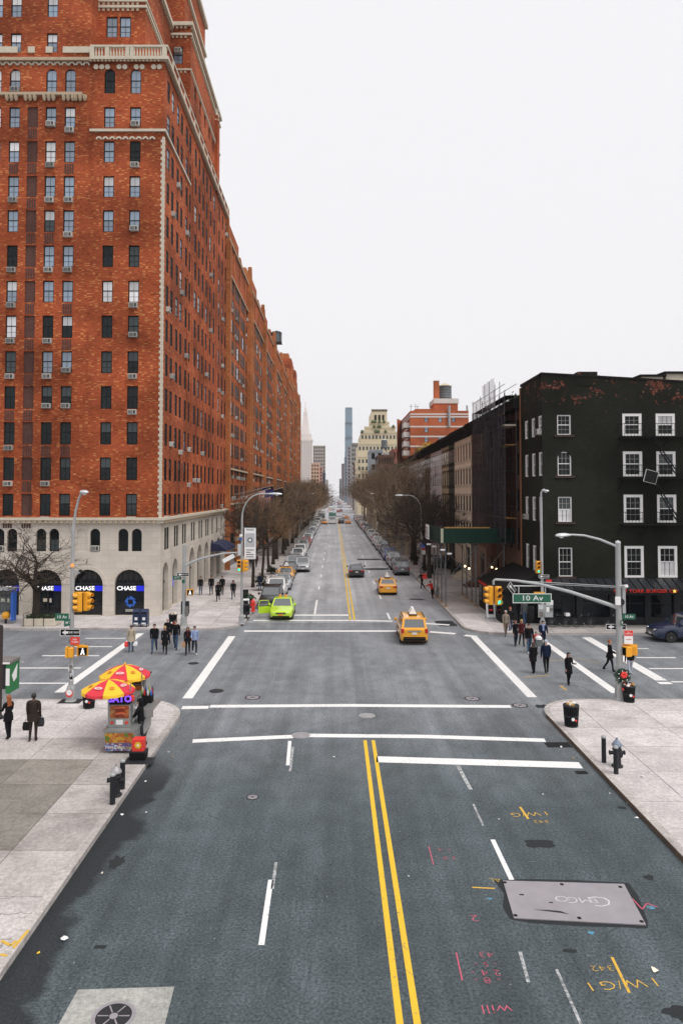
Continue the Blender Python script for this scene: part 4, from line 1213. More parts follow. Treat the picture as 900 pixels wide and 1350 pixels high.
q=MB(); q.path([(QX-.08,QE-.1,zt0-.2),(QX-.08,QE-.1,SW)],.07,pm('copper_pipe',(.22,.085,.035),.6,var=.3),8); q.build('downpipe',cor)
q=MB(); q.path([(QX-.1,QY+.25,zrs[2][0]+.2),(QX-.1,QY+.25,SW)],.06,M['ac'],8); q.build('downpipe',cor)
# fire escapes
ir=M['black']
fe=root('fire_escape',(XU(816,QY),QY,ZV(690,QY)),'black iron fire escape with ladders across the white windows','fire escape')
fx0,fx1=XU(815,QY),27.5
for a,b_ in zrw[:3]:
    z=a-.12
    q=MB()
    for k in range(7): q.box(fx0,fx1,QY-.12-.16*k,QY-.05-.16*k,z-.05,z,ir)
    for x in np.arange(fx0,fx1,1.6): q.box(x-.03,x+.03,QY-1.2,QY,z-.12,z-.05,ir); q.tube((x,QY-1.1,z-.1),(x,QY-.02,z-.8),.025,ir,4)
    q.build('platform',fe)
    q=MB()
    q.box(fx0,fx1,QY-1.18,QY-1.14,z+.88,z+.92,ir); q.box(fx0,fx1,QY-1.18,QY-1.14,z+.42,z+.45,ir); q.box(fx0,fx0+.04,QY-1.15,QY,z+.88,z+.92,ir)
    for x in np.arange(fx0,fx1,.24): q.box(x-.009,x+.009,QY-1.17,QY-1.15,z,z+.9,ir)
    q.build('railing',fe)
for j in (0,1):
    zt_,zb_=zrw[j][0]-.12,zrw[j+1][0]-.12
    x0,x1=XU(853,QY),XU(889,QY)
    q=MB()
    for y in (QY-.55,QY-1.0):
        q.path([(x0,y,zt_),(x1,y,zb_)],.045,ir,6)
    for k in range(1,13):
        t=k/13; q.box(x0+(x1-x0)*t-.08,x0+(x1-x0)*t+.08,QY-1.0,QY-.55,zt_+(zb_-zt_)*t-.015,zt_+(zb_-zt_)*t+.015,ir)
    q.build('ladder',fe)
c_=Vector((XU(857.5,QY-1.2),QY-1.25,ZV(628.5,QY-1.2)))
dm=root('diamond_sign',c_,'black diamond-shaped board with thin white edge hung on the fire escape','sign')
def diamond(r,y0,y1,m):
    q=MB(); q.prism_dir([c_+Vector((r*math.cos(R(30+90*k)),y0,r*math.sin(R(30+90*k)))) for k in range(4)],(0,y1-y0,0),m); return q
diamond(.635,0,.08,M['sign_white']).build('rim',dm); diamond(.60,-.02,.06,M['sign_black']).build('board',dm)
# restaurant ground floor
shop=M['blackish']
za=zs0; zb=ZV(778.5,QY-1.5)
q=MB(); q.quad((QX-.1,QY-.02,za),(RXE,QY-.02,za),(RXE,QY-1.5,zb),(QX-.1,QY-1.5,zb),M['black']); q.box(QX-.1,RXE,QY-1.52,QY-1.46,zb-.28,zb,M['black']); q.quad((QX-.1,QY-.02,za),(QX-.1,QY-1.5,zb),(QX-.1,QY-1.5,zb-.28),(QX-.1,QY-.02,zb-.28),M['black'])
cn=q.build('awning',cor)
for k in range(24):
    x=QX-.05+k*.62
    q=MB(); q.loft([[(x+d,QY-.03,za+.01),(x+d+.55,QY-.03,za+.01),(x+d+.55,QY-.03,za+.035),(x+d,QY-.03,za+.035)] if t==0 else [(x+d,QY-1.5,zb+.01),(x+d+.55,QY-1.5,zb+.01),(x+d+.55,QY-1.5,zb+.035),(x+d,QY-1.5,zb+.035)] for t,d in ((0,0),(1,0))],pm('awning_sheet',(.022,.025,.03),.4,metal=.3,objvar=.3)); q.build('awning_panel',cn)
    q=MB(); q.prism_dir([(x-.02,QY-.03,za),(x+.02,QY-.03,za),(x+.02,QY-.03,za+.09),(x-.02,QY-.03,za+.09)],(0,-1.47,zb-za),M['blackish']); q.build('awning_seam',cn)
text_on('lettering','NEW YORK BURGER CO',.34,M['neon_red'],cor,(XU(849,QY-1.6),QY-1.56,ZV(779.5,QY-1.6)),sx=1.2,bold=.0)
q=MB(); st5=[(XU(886.5,QY-1.6)+.14*(1 if k%2==0 else .45)*math.sin(k*math.pi/5),QY-1.55,ZV(779.5,QY-1.6)+.14*(1 if k%2==0 else .45)*math.cos(k*math.pi/5)) for k in range(10)]
q.prism_dir(st5,(0,-.03,0),pm('lit_star',(.9,.6,.1),.4,emit=.8)); q.build('star',cor)
fz=zs0-.25
q=MB(); q.box(QX+.0,RXE,QY+.02,QY+.3,SW,SW+.55,shop); q.box(QX,RXE,QY+.0,QY+.3,fz-.9,fz,shop)
cols_=[QX+.0,QX+2.35,QX+4.75,QX+7.3,QX+9.4,QX+11.6,QX+14]
for x in cols_: q.box(x,x+.42,QY-.04,QY+.3,SW,fz,shop)
q.build('shopfront',cor)
for i in range(len(cols_)-1):
    q=MB(); q.box(cols_[i]+.42,cols_[i+1],QY+.16,QY+.2,SW+.55,fz-.9,M['glass_shop']); wd=q.build('shop_window',cor)
    q=MB(); q.box(cols_[i]+.42,cols_[i+1],QY+.11,QY+.16,SW+1.5,SW+1.56,shop); xm_=(cols_[i]+.42+cols_[i+1])/2; q.box(xm_-.03,xm_+.03,QY+.11,QY+.16,SW+.55,fz-.9,shop); q.build('mullions',wd)
# glazed pavement enclosure along the street side
ex=12.25
q=MB(); q.box(ex,QX-.02,52.6,60.8,SW,SW+2.3,M['black']); q.quad((ex-.12,52.5,SW+2.32),(ex-.12,60.9,SW+2.32),(QX-.02,60.9,SW+3.7),(QX-.02,52.5,SW+3.7),M['cornice_black'])
q.add([(ex-.12,52.5,SW+2.32),(QX-.02,52.5,SW+2.32),(QX-.02,52.5,SW+3.7)],[(0,1,2)],M['cornice_black']); q.box(ex-.15,ex-.02,52.5,60.9,SW+1.95,SW+2.35,M['black'])
en=q.build('pavement_enclosure',cor)
for k in range(6):
    y=52.9+k*1.3
    q=MB(); q.box(ex-.03,ex-.005,y,y+1.1,SW+.6,SW+1.9,M['glass_shop']); q.build('glazing',en)
text_on('lettering','NEW YORK BURGER',.34,M['neon_red'],cor,(ex-.17,58.6,SW+2.15),facing='-X')
q=MB(); q.box(13.0,14.6,52.5,52.62,SW,SW+2.2,M['glass_shop']); q.build('door',en)

# ------------------------------------------------------------------ building under renovation with netted scaffold
S0,S1=QE+.02,71.4
sc=root('apartment_house',(QX,S0,SW),'dark house under renovation hidden behind scaffold netting','apartment house','houses along the row-house side')
hol=[(1.2+2.5*k-.5,1.2+2.5*k+.5,z,z+1.8) for k in range(5) for z in (1.8,5.0,8.2,11.2,14)]
b=MB(); facade(b,(QX,S0,SW),(0,1,0),(-1,0,0),S1-S0,SW,17.2,hol,.15,M['brick_brown']); b.quad((QX,S0,17.2),(QX+14,S0,17.2),(QX+14,S1,17.2),(QX,S1,17.2),M['roof_dark']); b.quad((QX,S0,SW),(QX+14,S0,SW),(QX+14,S0,17.2),(QX,S0,17.2),M['brick_brown']); b.build('wall',sc)
for h in hol: put_window(sc,(QX+.1,S0+(h[0]+h[1])/2,h[2]),1.0,1.8,R(-90),'glass_dark','glass_dark')
q=MB(); q.box(QX-.6,QX+.2,S0,S1,16.6,17.4,M['cornice_black']); q.build('cornice',sc)
sf=root('scaffold',(QX-.7,S0,SW),'tall scaffold wrapped in dark debris netting on the house beside the corner building','scaffold')
xs_=(QX-.35,QX-1.3)
stl=pm('rusty_scaffold_tube',(.075,.07,.085),.6,metal=.3,var=.4)
ny=7
for i in range(ny+1):
    y=S0+.2+(S1-S0-.4)*i/ny
    for x in xs_:
        top=17.9 if i<2 else (18.7+ (1.0 if i in (3,4) else 0) if i<5 else 18.4+ .5*(i%2))
        q=MB(); q.tube((x,y,5.6),(x,y,top),.03,stl,6); q.build('post',sf)
for lv in range(7):
    z=5.6+2.0*lv
    for x in xs_:
        for zz_ in (z,z+1.0):
            q=MB(); q.tube((x,S0,zz_),(x,S1,zz_),.025,stl,5); q.build('ledger',sf)
    for k in range(3):
        x=xs_[1]+.05+.28*k
        q=MB(); q.box(x,x+.26,S0+.1,S1-.1,z+.03,z+.075,M['plank'] if lv%3==1 else M['cornice_black']); q.build('plank',sf)
for i in range(ny):
    y0=S0+.2+(S1-S0-.4)*i/ny; y1=S0+.2+(S1-S0-.4)*(i+1)/ny
    q=MB(); q.tube((xs_[1],y0,5.6+4*(i%3)),(xs_[1],y1,9.6+4*(i%3)),.022,stl,5); q.build('brace',sf)
nm_,n_,l_,b_=new_mat('debris_netting')
b_.inputs['Base Color'].default_value=(.016,.016,.022,1); b_.inputs['Roughness'].default_value=.9
tr=n_.new('ShaderNodeBsdfTransparent'); mx=n_.new('ShaderNodeMixShader'); 
p_=worldpos(n_); s_=n_.new('ShaderNodeSeparateXYZ'); l_.new(p_,s_.inputs[0])
fo=noise(n_,l_,mapping(n_,l_,p_,(1.6,1.6,.18)),1.0,4)
l_.new(math_node(n_,l_,'MULTIPLY_ADD',fo,.75),mx.inputs[0]); n_[-1].inputs[2].default_value=.38
l_.new(tr.outputs[0],mx.inputs[1]); l_.new(b_.outputs[0],mx.inputs[2])
l_.new(mx.outputs[0],n_['Material Output'].inputs['Surface'])
l_.new(mix_node(n_,l_,ramp(n_,l_,fo,.5,.75),(.009,.008,.011),(.03,.028,.055)),b_.inputs['Base Color'])
M['net']=nm_
wm,n_,l_,b_=new_mat('white_netting'); tr=n_.new('ShaderNodeBsdfTransparent'); mx=n_.new('ShaderNodeMixShader'); b_.inputs['Base Color'].default_value=(.42,.41,.45,1)
mx.inputs[0].default_value=.4; l_.new(tr.outputs[0],mx.inputs[1]); l_.new(b_.outputs[0],mx.inputs[2]); l_.new(mx.outputs[0],n_['Material Output'].inputs['Surface'])
rr=random.Random(8)
def net(y0,y1,z0,z1,m,x):
    q=MB(); nyy,nz=14,8; vs=[]; fs=[]
    for j in range(nz+1):
        for i in range(nyy+1):
            vs.append((x+.05*math.sin(i*1.7+j*.6)+rr.uniform(-.03,.03),y0+(y1-y0)*i/nyy,z0+(z1-z0)*j/nz))
    for j in range(nz):
        for i in range(nyy): a=j*(nyy+1)+i; fs.append((a,a+1,a+nyy+2,a+nyy+1))
    q.add(vs,fs,m); return q
for i in range(3):
    y0=S0+.2+(S1-S0-.4)*i/3; y1=S0+.2+(S1-S0-.4)*(i+1)/3
    net(y0+.03,y1-.03,6.0,16.8 if i<1 else 17.6,M['net'],xs_[1]-.08).build('netting',sf)
net(S0+3.2,S0+8.5,17.2,19.7,wm,xs_[1]-.08).build('netting',sf); net(S0+8.5,S1-.3,17.5,18.7,wm,xs_[1]-.06).build('netting',sf)
q=MB(); q.box(xs_[1]-.05,xs_[0],S0+.2,S0+2.6,15.2,15.32,M['stone_trim']); q.box(xs_[1]-.04,xs_[1]+.02,S0+.2,S0+2.6,16.2,16.3,M['plank']); q.build('hoist_deck',sf)

# ------------------------------------------------------------------ row houses
def row_house(y0,y1,wall,trim,nwin,label,zt=16.9,frame='frame_dark',proj=.0):
    o=root('row_house',(QX,y0,SW),label,'row house','houses along the row-house side')
    L=y1-y0; ws=.95
    zs=[ZV(607,84),ZV(638.5,84),ZV(673,84),ZV(707,84)]; h=1.75
    cols=[L*(k+.5)/nwin for k in range(nwin)]
    hol=[(c-ws/2,c+ws/2,z,z+h) for c in cols for z in zs]
    x=QX-proj
    b=MB(); facade(b,(x,y0,SW),(0,1,0),(-1,0,0),L,SW,zt-.7,hol,.2,wall); b.quad((x,y0,SW),(x+9,y0,SW),(x+9,y0,zt-.3),(x,y0,zt-.3),wall); b.quad((x,y1,SW),(x+9,y1,SW),(x+9,y1,zt-.3),(x,y1,zt-.3),wall); b.quad((x,y0,zt-.3),(x+9,y0,zt-.3),(x+9,y1,zt-.3),(x,y1,zt-.3),M['roof_dark']); b.build('wall',o)
    for c in cols:
        for z in zs:
            at('window',far_window(ws,h,'glass_dark' if rw.random()<.8 else 'glass_grey'),o,(x+.03,y0+c,z),R(-90))
    for z in zs:
        for c in cols:
            q=MB(); q.box(x-.07,x,y0+c-ws/2-.12,y0+c+ws/2+.12,z-.2,z-.02,trim); q.box(x-.09,x,y0+c-ws/2-.14,y0+c+ws/2+.14,z+h+.03,z+h+.24,trim)
            q.box(x-.06,x,y0+c-ws/2-.08,y0+c-ws/2+.06,z-.42,z-.2,trim); q.box(x-.06,x,y0+c+ws/2-.06,y0+c+ws/2+.08,z-.42,z-.2,trim)
            q.build('window_surround',o)
    q=MB(); q.loft([[(x-d,y,z) for d,z in ((0,zt-.75),(.15,zt-.75),(.22,zt-.5),(.6,zt-.3),(.75,zt-.1),(.75,zt),(0,zt))] for y in (y0+.01,y1-.01)],M['cornice_black'])
    k=0
    while y0+.35+.85*k<y1-.2:
        yy=y0+.35+.85*k; q.box(x-.5,x-.05,yy-.09,yy+.09,zt-1.15,zt-.35,M['cornice_black'],taper=.0); k+=1
    q.build('cornice',o)
    q=MB()
    for k in range(6): q.box(x-1.9+.3*k,x,y0+1,y0+2.6,SW+.17*k,SW+.17*(k+1),trim)
    q.box(x-.06,x+.1,y0+1.1,y0+2.3,SW+1.02,SW+3.4,M['blackish']); q.build('stoop',o)
    return o
cream=pm('cream_render',(.85,.75,.60),.8,var=.12,scale=.6); dgreen=pm('dark_green_render',(.05,.06,.045),.8,var=.15); tanr=pm('tan_render',(.50,.43,.28),.8,var=.15)
greyr=pm('grey_stone_render',(.62,.59,.59),.85,var=.15,scale=.7); brownr=pm('brownstone',(.17,.11,.075),.85,var=.2); pale=pm('pale_grey_render',(.80,.78,.80),.8,var=.12)
row_house(71.45,79,brownr,M['brick_brown'],4,'brownstone row house next to the netted scaffold',17.3)
row_house(79.02,90,cream,pm('cream_trim',(.55,.48,.38),.8),6,'wide cream rendered row house with dark brackets',17.2)
row_house(90.02,94.7,dgreen,M['cornice_black'],3,'narrow dark green row house beside the wide cream one',17.1)
row_house(94.72,100.8,tanr,M['brick_brown'],3,'narrow tan row house between the dark green and pale grey houses',17.1)
row_house(100.82,112.8,pale,pale,6,'pale grey row house with tall closely set windows',17.0)
row_house(112.82,119.4,brownr,brownr,3,'narrow brown row house between the pale grey and the long grey houses',17.0)
row_house(119.42,135,greyr,greyr,8,'long grey stone row house beyond the narrow brown one',16.8); row_house(135.02,151,greyr,tanr,8,'long grey stone row house at the yellow rooftop bush',16.8)
row_house(151.02,166,greyr,greyr,7,'lower grey row house beyond the rooftop garden',15.0); row_house(166.02,181,brownr,brownr,7,'last dim brown row house before the plane trees',15.0)
# rooftop planting
def leafy(name,c,r,hh,n,m,label,cat,grp,seed):
    rg=random.Random(seed); b=MB()
    b.tube((c[0],c[1],c[2]),(c[0],c[1],c[2]+hh*.5),.05,M['trunk'],5)
    for k in range(5):
        a=rg.uniform(0,6.28); b.tube((c[0],c[1],c[2]+hh*.3),(c[0]+math.cos(a)*r*.6,c[1]+math.sin(a)*r*.6,c[2]+hh*rg.uniform(.5,.9)),.03,M['trunk'],4)
    o=root(name,c,label,cat,grp); b.build('stem',o)
    b=MB()
    cl=[(rg.uniform(-.6,.6)*r,rg.uniform(-.6,.6)*r,rg.uniform(.3,.85)*hh,rg.uniform(.3,.55)*r) for _ in range(9)]
    for k in range(n):
        q=cl[k%9]; p=Vector((rg.gauss(0,.55),rg.gauss(0,.55),rg.gauss(0,.5)))*q[3]+Vector(q[:3])+Vector(c)
        s=rg.uniform(.1,.22); d=Vector((rg.uniform(-1,1),rg.uniform(-1,1),rg.uniform(-.4,1))).normalized(); e=d.cross(Vector((0,0,1))).normalized()
        b.add([p-d*s,p+e*s*.5,p+d*s,p-e*s*.5],[(0,1,2,3)],m)
    b.build('foliage',o); return o
yl=pm('yellow_leaves',(.50,.34,.03),.7,var=.35,scale=1.2); gl=pm('green_leaves',(.05,.08,.025),.7,var=.4,scale=1.2)
for i,(u,v,Y,r,h,m,lab) in enumerate(((561,588,140,1.9,3.0,yl,'tall yellow leafy bush on the row-house roof'),(568,580,132,1.2,2.0,yl,'small yellow bush on the row-house roof beside the tall one'),(553,592,146,1.6,1.9,gl,'green bush on the row-house roof next to the yellow bush'),(541,600,156,1.5,2.2,yl,'pale yellow bush at the far roof terrace'),(534,606,160,1.4,1.8,gl,'low dark green bush at the far end of the row-house roofs'),(524,610,172,1.4,2.0,gl,'dark bush on the lowest row-house roof'),(678,523,63,.9,1.5,gl,'dark green shrub on the roof beside the scaffold'),(671,528,65,.8,1.1,gl,'smaller green shrub on the roof behind the netting'),(686,520,60,.7,1.0,gl,'dark shrub on the roof at the corner building'))):
    p=PY(u,v,Y); leafy('roof_bush',(max(p.x,QX+.4),Y,min(p.z,17.2 if Y<150 else 15.4)-.3),r,h,700,m,lab,'bush','bushes on the roofs',60+i)

# ------------------------------------------------------------------ sidewalk shed in front of the scaffold
sh=root('sidewalk_shed',(9.3,60.2,SW),'dark green sidewalk shed on steel posts over the pavement','sidewalk shed')
shx0,shx1,shy0,shy1=8.95,16.0,60.2,67.5
zl_,zh_=ZV(716,60.2),ZV(696.5,60.2)
def panel_run(x0,y0,x1,y1,n):
    for k in range(n):
        a=Vector((x0+(x1-x0)*k/n,y0+(y1-y0)*k/n,0)); c=Vector((x0+(x1-x0)*(k+1)/n,y0+(y1-y0)*(k+1)/n,0)); d=(c-a).normalized(); a+=d*.006; c-=d*.006
        nn=Vector((-d.y,d.x,0))*.03
        q=MB(); q.loft([[a+nn+Vector((0,0,z)),c+nn+Vector((0,0,z)),c-nn+Vector((0,0,z)),a-nn+Vector((0,0,z))] for z in (zl_,zh_)],M['shed_green']); q.build('parapet_panel',sh)
panel_run(shx0,shy0,shx1,shy0,6); panel_run(shx0-.04,shy1,shx0-.04,shy0,6)
for k in range(8):
    y=shy0+.1+k*.9
    q=MB(); q.box(shx0+.1,shx1,y,y+.86,zl_+.02,zl_+.08,M['plank']); q.build('deck_plank',sh)
q=MB(); q.box(shx0+.3,13.1,shy0+.05,shy0+.12,zh_-.04,zh_+.10,M['plank']); q.build('top_rail',sh)
q=MB(); q.box(shx0-.02,shx0+.2,shy0-.06,shy0-.03,zl_+.02,zh_-.02,pm('cream_board',(.42,.42,.32),.7)); q.build('corner_board',sh)
for x in (shx0+.1,11.9,14.4):
    q=MB(); q.box(x-.07,x+.07,shy0,shy1,zl_-.24,zl_-.01,M['blackish']); q.build('beam',sh)
posts=[(x,y) for x in (9.35,) for y in (60.3,62.7,65.1,67.3)]+[(11.95,60.6),(14.3,60.4)]+[(x,y) for x in (12.0,) for y in (62.7,65.1,67.3)]
gp=pm('shed_post_steel',(.14,.15,.155),.5,metal=.3,var=.3)
for x,y in posts:
    q=MB(); q.tube((x,y,SW+.06),(x,y,zl_-.2),.05,gp,8); q.build('post',sh); q=MB(); q.box(x-.16,x+.16,y-.16,y+.16,SW,SW+.07,M['plank']); q.build('base_board',sh)
def brace(a,c): q=MB(); q.tube(a,c,.024,gp,5); q.build('brace',sh)
zM=SW+2.4
brace((9.35,60.3,SW+2.2),(11.95,60.6,zl_-.5)); brace((9.35,60.3,zl_-.6),(11.95,60.6,SW+1.9)); brace((11.95,60.6,zl_-.5),(14.3,60.4,SW+2.0)); brace((11.95,60.6,SW+2.0),(14.3,60.4,zl_-.6))
for y0,y1 in ((60.3,62.7),(62.7,65.1),(65.1,67.3)):
    for x in (9.35,12.0): brace((x,y0,SW+1.1),(x,y1,SW+1.1)); brace((x,y0,SW+2.4),(x,y1,zl_-.4)); brace((x,y0,SW+2.2),(x,y1,SW+2.2))
brace((11.95,60.6,SW+.9),(14.3,60.4,SW+.5))
for u,v in ((612.5,746.5),(618,749.5),(648,748),(654,750.5)):
    p=PY(u,v,62.5); o=MB(); o.lathe([(.001,-.1),(.08,-.05),(.08,.05),(.03,.1)],M['bulb'],c=tuple(p),n=8); bb=o.build('lamp_bulb',sh)
    o=MB(); o.tube((p.x,p.y,p.z+.1),(p.x,p.y,zl_),.012,M['blackish'],4); o.build('lamp_cord',sh)
for u,v in ((565,717.5),(572,720.5),(592,730),(583,725)):
    p=PY(u,v,64 if u<580 else 60.0); o=MB(); o.box(p.x-.2,p.x+.2,p.y-.1,p.y+.1,p.z-.07,p.z+.07,M['sign_white'],bevel=.03); o.build('flood_lamp',sh); o=MB(); o.tube((p.x,p.y,p.z),(max(p.x,9.0),max(p.y,60.2),zl_+.1),.014,M['blackish'],4); o.build('lamp_bracket',sh)
q=MB(); q.box(8.42,8.48,64.2,66.2,zl_+.05,zh_+.1,M['sign_white']); pb=q.build('notice_board',sh)
q=MB()
for k in range(5): q.box(8.405,8.42,64.4,66.0,zl_+.2+.2*k,zl_+.28+.2*k,M['joint'])
q.build('print',pb)

# ------------------------------------------------------------------ far buildings
def far_block(name,u0,u1,vt,Y,depth,wall,label,cat,rows=0,cols=0,grp='buildings far down the avenue',vb=None,wm='glass_dark',parapet=.8,vw=(None,None),sidecols=0,crown=None):
    x0,x1=XU(u0,Y),XU(u1,Y); zt=ZV(vt,Y)
    o=root(name,((x0+x1)/2,Y,0),label,cat,grp)
    b=MB(); b.box(x0,x1,Y,Y+depth,0,zt,wall)
    b.box(x0-.15,x1+.15,Y-.15,Y+depth,zt,zt+parapet,wall); b.build('wall',o)
    if rows:
        q=MB(); z0=ZV(vb if vb else 655,Y); pw=(x1-x0)/cols; ph=(zt-z0)/rows
        for i in range(cols):
            for j in range(rows):
                xa=x0+pw*(i+.5); za_=z0+ph*(j+.35); q.box(xa-pw*.27,xa+pw*.27,Y-.08,Y+.02,za_,za_+ph*.52,M[wm])
        sc_=sidecols
        for i in range(sc_):
            for j in range(rows):
                xs=x1 if u1<441 else x0; ya=Y+depth*(i+.5)/sc_; za_=z0+ph*(j+.35); q.box(xs-.08,xs+.08,ya-depth/sc_*.25,ya+depth/sc_*.25,za_,za_+ph*.52,M[wm])
        w=q.build('windows',o); tag(w,kind='stuff')
    return o
fm=lambda n,c,**k: pm(n,c,.85,var=.12,scale=.08,**k)
creamt=fm('cream_tower_stone',(.62,.54,.38)); 
# cream stepped tower
Y=330.
ct=root('apartment_tower',(XU(500,Y),Y,0),'cream stepped apartment tower with crenellated crown','apartment tower','buildings far down the avenue')
b=MB(); q=MB(); gq=MB()
tiers=[(471,529.5,603,0),(472,529,586,.8),(475.5,527,571,1.6),(481,522,564,3),(488,514,557,5),(490.8,511.5,540,6.5)]
prev=690
for i,(u0,u1,vt,dy) in enumerate(tiers):
    x0,x1=XU(u0,Y),XU(u1,Y); z0,z1=(0 if i==0 else ZV(prev,Y)-.05),ZV(vt,Y)
    b.box(x0,x1,Y+dy,Y+dy+40-2*dy,z0,z1,creamt); b.box(x0-.2,x1+.2,Y+dy-.2,Y+dy+.5,z1,z1+.9,creamt)
    if i<5:
        n=max(3,int((u1-u0)/4.6)); ph=3.4; m=int((z1-max(z0,8))/ph)
        for a in range(n):
            for k in range(m):
                xa=x0+(x1-x0)*(a+.5)/n; za_=z1-ph*(k+1)+.8; q.box(xa-.42,xa+.42,Y+dy-.06,Y+dy+.04,za_,za_+1.7,M['glass_grey'])
        if i>1:
            for k in range(5): xx=x0+(x1-x0)*random.Random(i*20+k).random(); gq.lathe([(.001,0),(.8,.5),(.5,1.3),(.001,1.7)],gl,c=(xx,Y+dy-.5,z1+.1),n=7)
    prev=vt
for k in range(8):
    xx=XU(492+k*2.6,Y); b.box(xx-.35,xx+.35,Y+6.3,Y+7.2,ZV(540,Y),ZV(537.5,Y),creamt)
for k in range(3):
    xx=XU(496+k*5.2,Y); q.box(xx-.5,xx+.5,Y+6.35,Y+6.6,ZV(552,Y),ZV(545,Y),M['frame_dark'])
b.build('wall',ct); tag(q.build('windows',ct),kind='stuff'); tag(gq.build('terrace_planting',ct),kind='stuff')
# slim glass tower
Y=1500.
gm,n,l,bs=new_mat('blue_glass_tower')
uv,pos,sp=wall_uv(n,l); br=n.new('ShaderNodeTexBrick'); br.offset=0; br.inputs['Scale'].default_value=1; br.inputs['Brick Width'].default_value=2.2; br.inputs['Row Height'].default_value=3.6; br.inputs['Mortar Size'].default_value=.25
br.inputs['Color1'].default_value=(.11,.19,.27,1); br.inputs['Color2'].default_value=(.15,.235,.31,1); br.inputs['Mortar'].default_value=(.19,.28,.36,1)
l.new(uv,br.inputs['Vector']); l.new(br.outputs['Color'],bs.inputs['Base Color']); bs.inputs['Roughness'].default_value=.25
o=root('glass_skyscraper',(XU(459,Y),Y,0),'slim blue glass skyscraper at the end of the avenue','skyscraper','buildings far down the avenue')
b=MB()
for k in range(6):
    z0=190/6*k; zt=ZV(538,Y); b.box(XU(454+.18*k,Y),XU(464.3,Y),Y+.5*k,Y+18,zt*k/6+.02,zt*(k+1)/6,gm)
b.box(XU(455.4,Y),XU(464,Y),Y+3,Y+17,ZV(538,Y),ZV(537,Y),M['blackish']); b.build('tower_wall',o)
q=MB()
for k in range(5): q.box(XU(454.6,Y),XU(464.5,Y),Y-.4,Y+2,ZV(538,Y)*(k+1)/6-.5,ZV(538,Y)*(k+1)/6+.5,pm('spandrel_glass',(.05,.1,.15),.3)); 
q.build('belt',o)
# clock tower with pyramid spire
Y=1400.; mlm=fm('pink_white_marble',(.70,.63,.60))
o=root('clock_tower',(XU(403,Y),Y,0),'pale stone tower with pyramid spire beyond the brick row','clock tower','buildings far down the avenue')
b=MB(); x0,x1=XU(394.5,Y),XU(411.5,Y); b.box(x0,x1,Y,Y+25,0,ZV(581,Y),mlm); b.box(x0-1,x1+1,Y-1,Y+26,ZV(581,Y),ZV(579,Y),mlm)
b.box(x0+2,x1-2,Y+2,Y+23,ZV(579,Y),ZV(572,Y),mlm); c=XU(402,Y)
b.box(c-9,c+9,Y+3,Y+21,ZV(572,Y),ZV(548,Y),mlm,taper=5.2); b.box(c-4,c+4,Y+8,Y+16,ZV(548,Y),ZV(543,Y),mlm); b.box(c-3,c+3,Y+9,Y+15,ZV(543,Y),ZV(536,Y),mlm,taper=1.8); b.tube((c,Y+12,ZV(536,Y)),(c,Y+12,ZV(529,Y)),.7,M['stone_trim']); b.build('tower_wall',o)
q=MB()
for i in range(5):
    for j in range(20): q.box(x0+4+i*4.6,x0+6+i*4.6,Y-.3,Y+.1,20+j*4.6,22.6+j*4.6,M['joint'])
tag(q.build('windows',o),kind='stuff')
far_block('office_building',412.5,428.5,588.5,700,22,fm('grey_brown_stone',(.36,.32,.29)),'grey stone building with arched top floors past the spire tower','office building',14,5,vb=650)
far_block('loft_building',410,420.5,612,430,14,fm('peach_brick',(.55,.36,.26)),'peach coloured loft building rising above the brick-side trees','loft building',9,3)
far_block('loft_building',418.5,424.5,617,520,14,fm('rose_brick',(.42,.2,.15)),'rose brick loft building behind the peach one','loft building',9,2,sidecols=3)
far_block('loft_building',424,428.5,624,620,30,fm('dark_blue_brick',(.06,.07,.1)),'dark bluish loft building closing the brick side','loft building',10,2,sidecols=4)
far_block('loft_building',427.8,432.2,633,900,40,fm('pale_pink_stone',(.5,.43,.42)),'pale loft building farthest along the brick side','loft building',8,2,sidecols=3)
far_block('loft_building',447.4,451.5,632,1150,60,fm('slate_brick',(.16,.18,.21)),'slate grey loft building farthest along the row-house side','loft building',9,2,sidecols=4)
far_block('loft_building',450.5,455,612,900,60,fm('dusky_brick',(.2,.16,.17)),'dusky loft building in front of the slate grey one','loft building',12,2,sidecols=4)
far_block('loft_building',454.5,461,603,720,50,fm('steel_blue_stone',(.17,.22,.28)),'steel blue building below the glass skyscraper','office building',14,3,sidecols=4)
far_block('loft_building',458.5,466,589.5,560,40,fm('violet_grey_stone',(.24,.22,.24)),'violet grey building between glass skyscraper and cream tower','loft building',14,3,sidecols=4)
far_block('loft_building',463.5,471.5,585.5,460,30,fm('grey_stucco',(.27,.26,.25)),'grey stucco building touching the cream stepped tower','loft building',12,3,sidecols=4)
far_block('loft_building',466,472,612,390,20,M['brick_brown'],'narrow brown brick building at the foot of the cream tower','loft building',7,2,sidecols=3)
far_block('loft_building',467.5,472.5,628,360,10,fm('white_stucco',(.62,.6,.6)),'narrow white building at the foot of the cream tower','loft building',5,2)
far_block('commercial_building',487.5,504.5,595.5,270,18,fm('pale_blue_grey_render',(.33,.37,.41)),'plain blue grey building in front of the cream tower','commercial building',3,2,vb=640)
far_block('commercial_building',498.5,519.5,603,238,18,M['brick_brown'],'red brown brick building with cornice above the plane trees','commercial building',3,6,vb=640,sidecols=5)
far_block('commercial_building',518,530,594.5,262,18,fm('brick_rose',(.30,.11,.08)),'rose brick building beside the terrace of the orange block','commercial building',3,3,vb=640)
far_block('commercial_building',507,521,598.5,285,15,fm('whitewash',(.5,.47,.44)),'whitewashed rooftop block under the grey water tank','commercial building',2,3,vb=640)
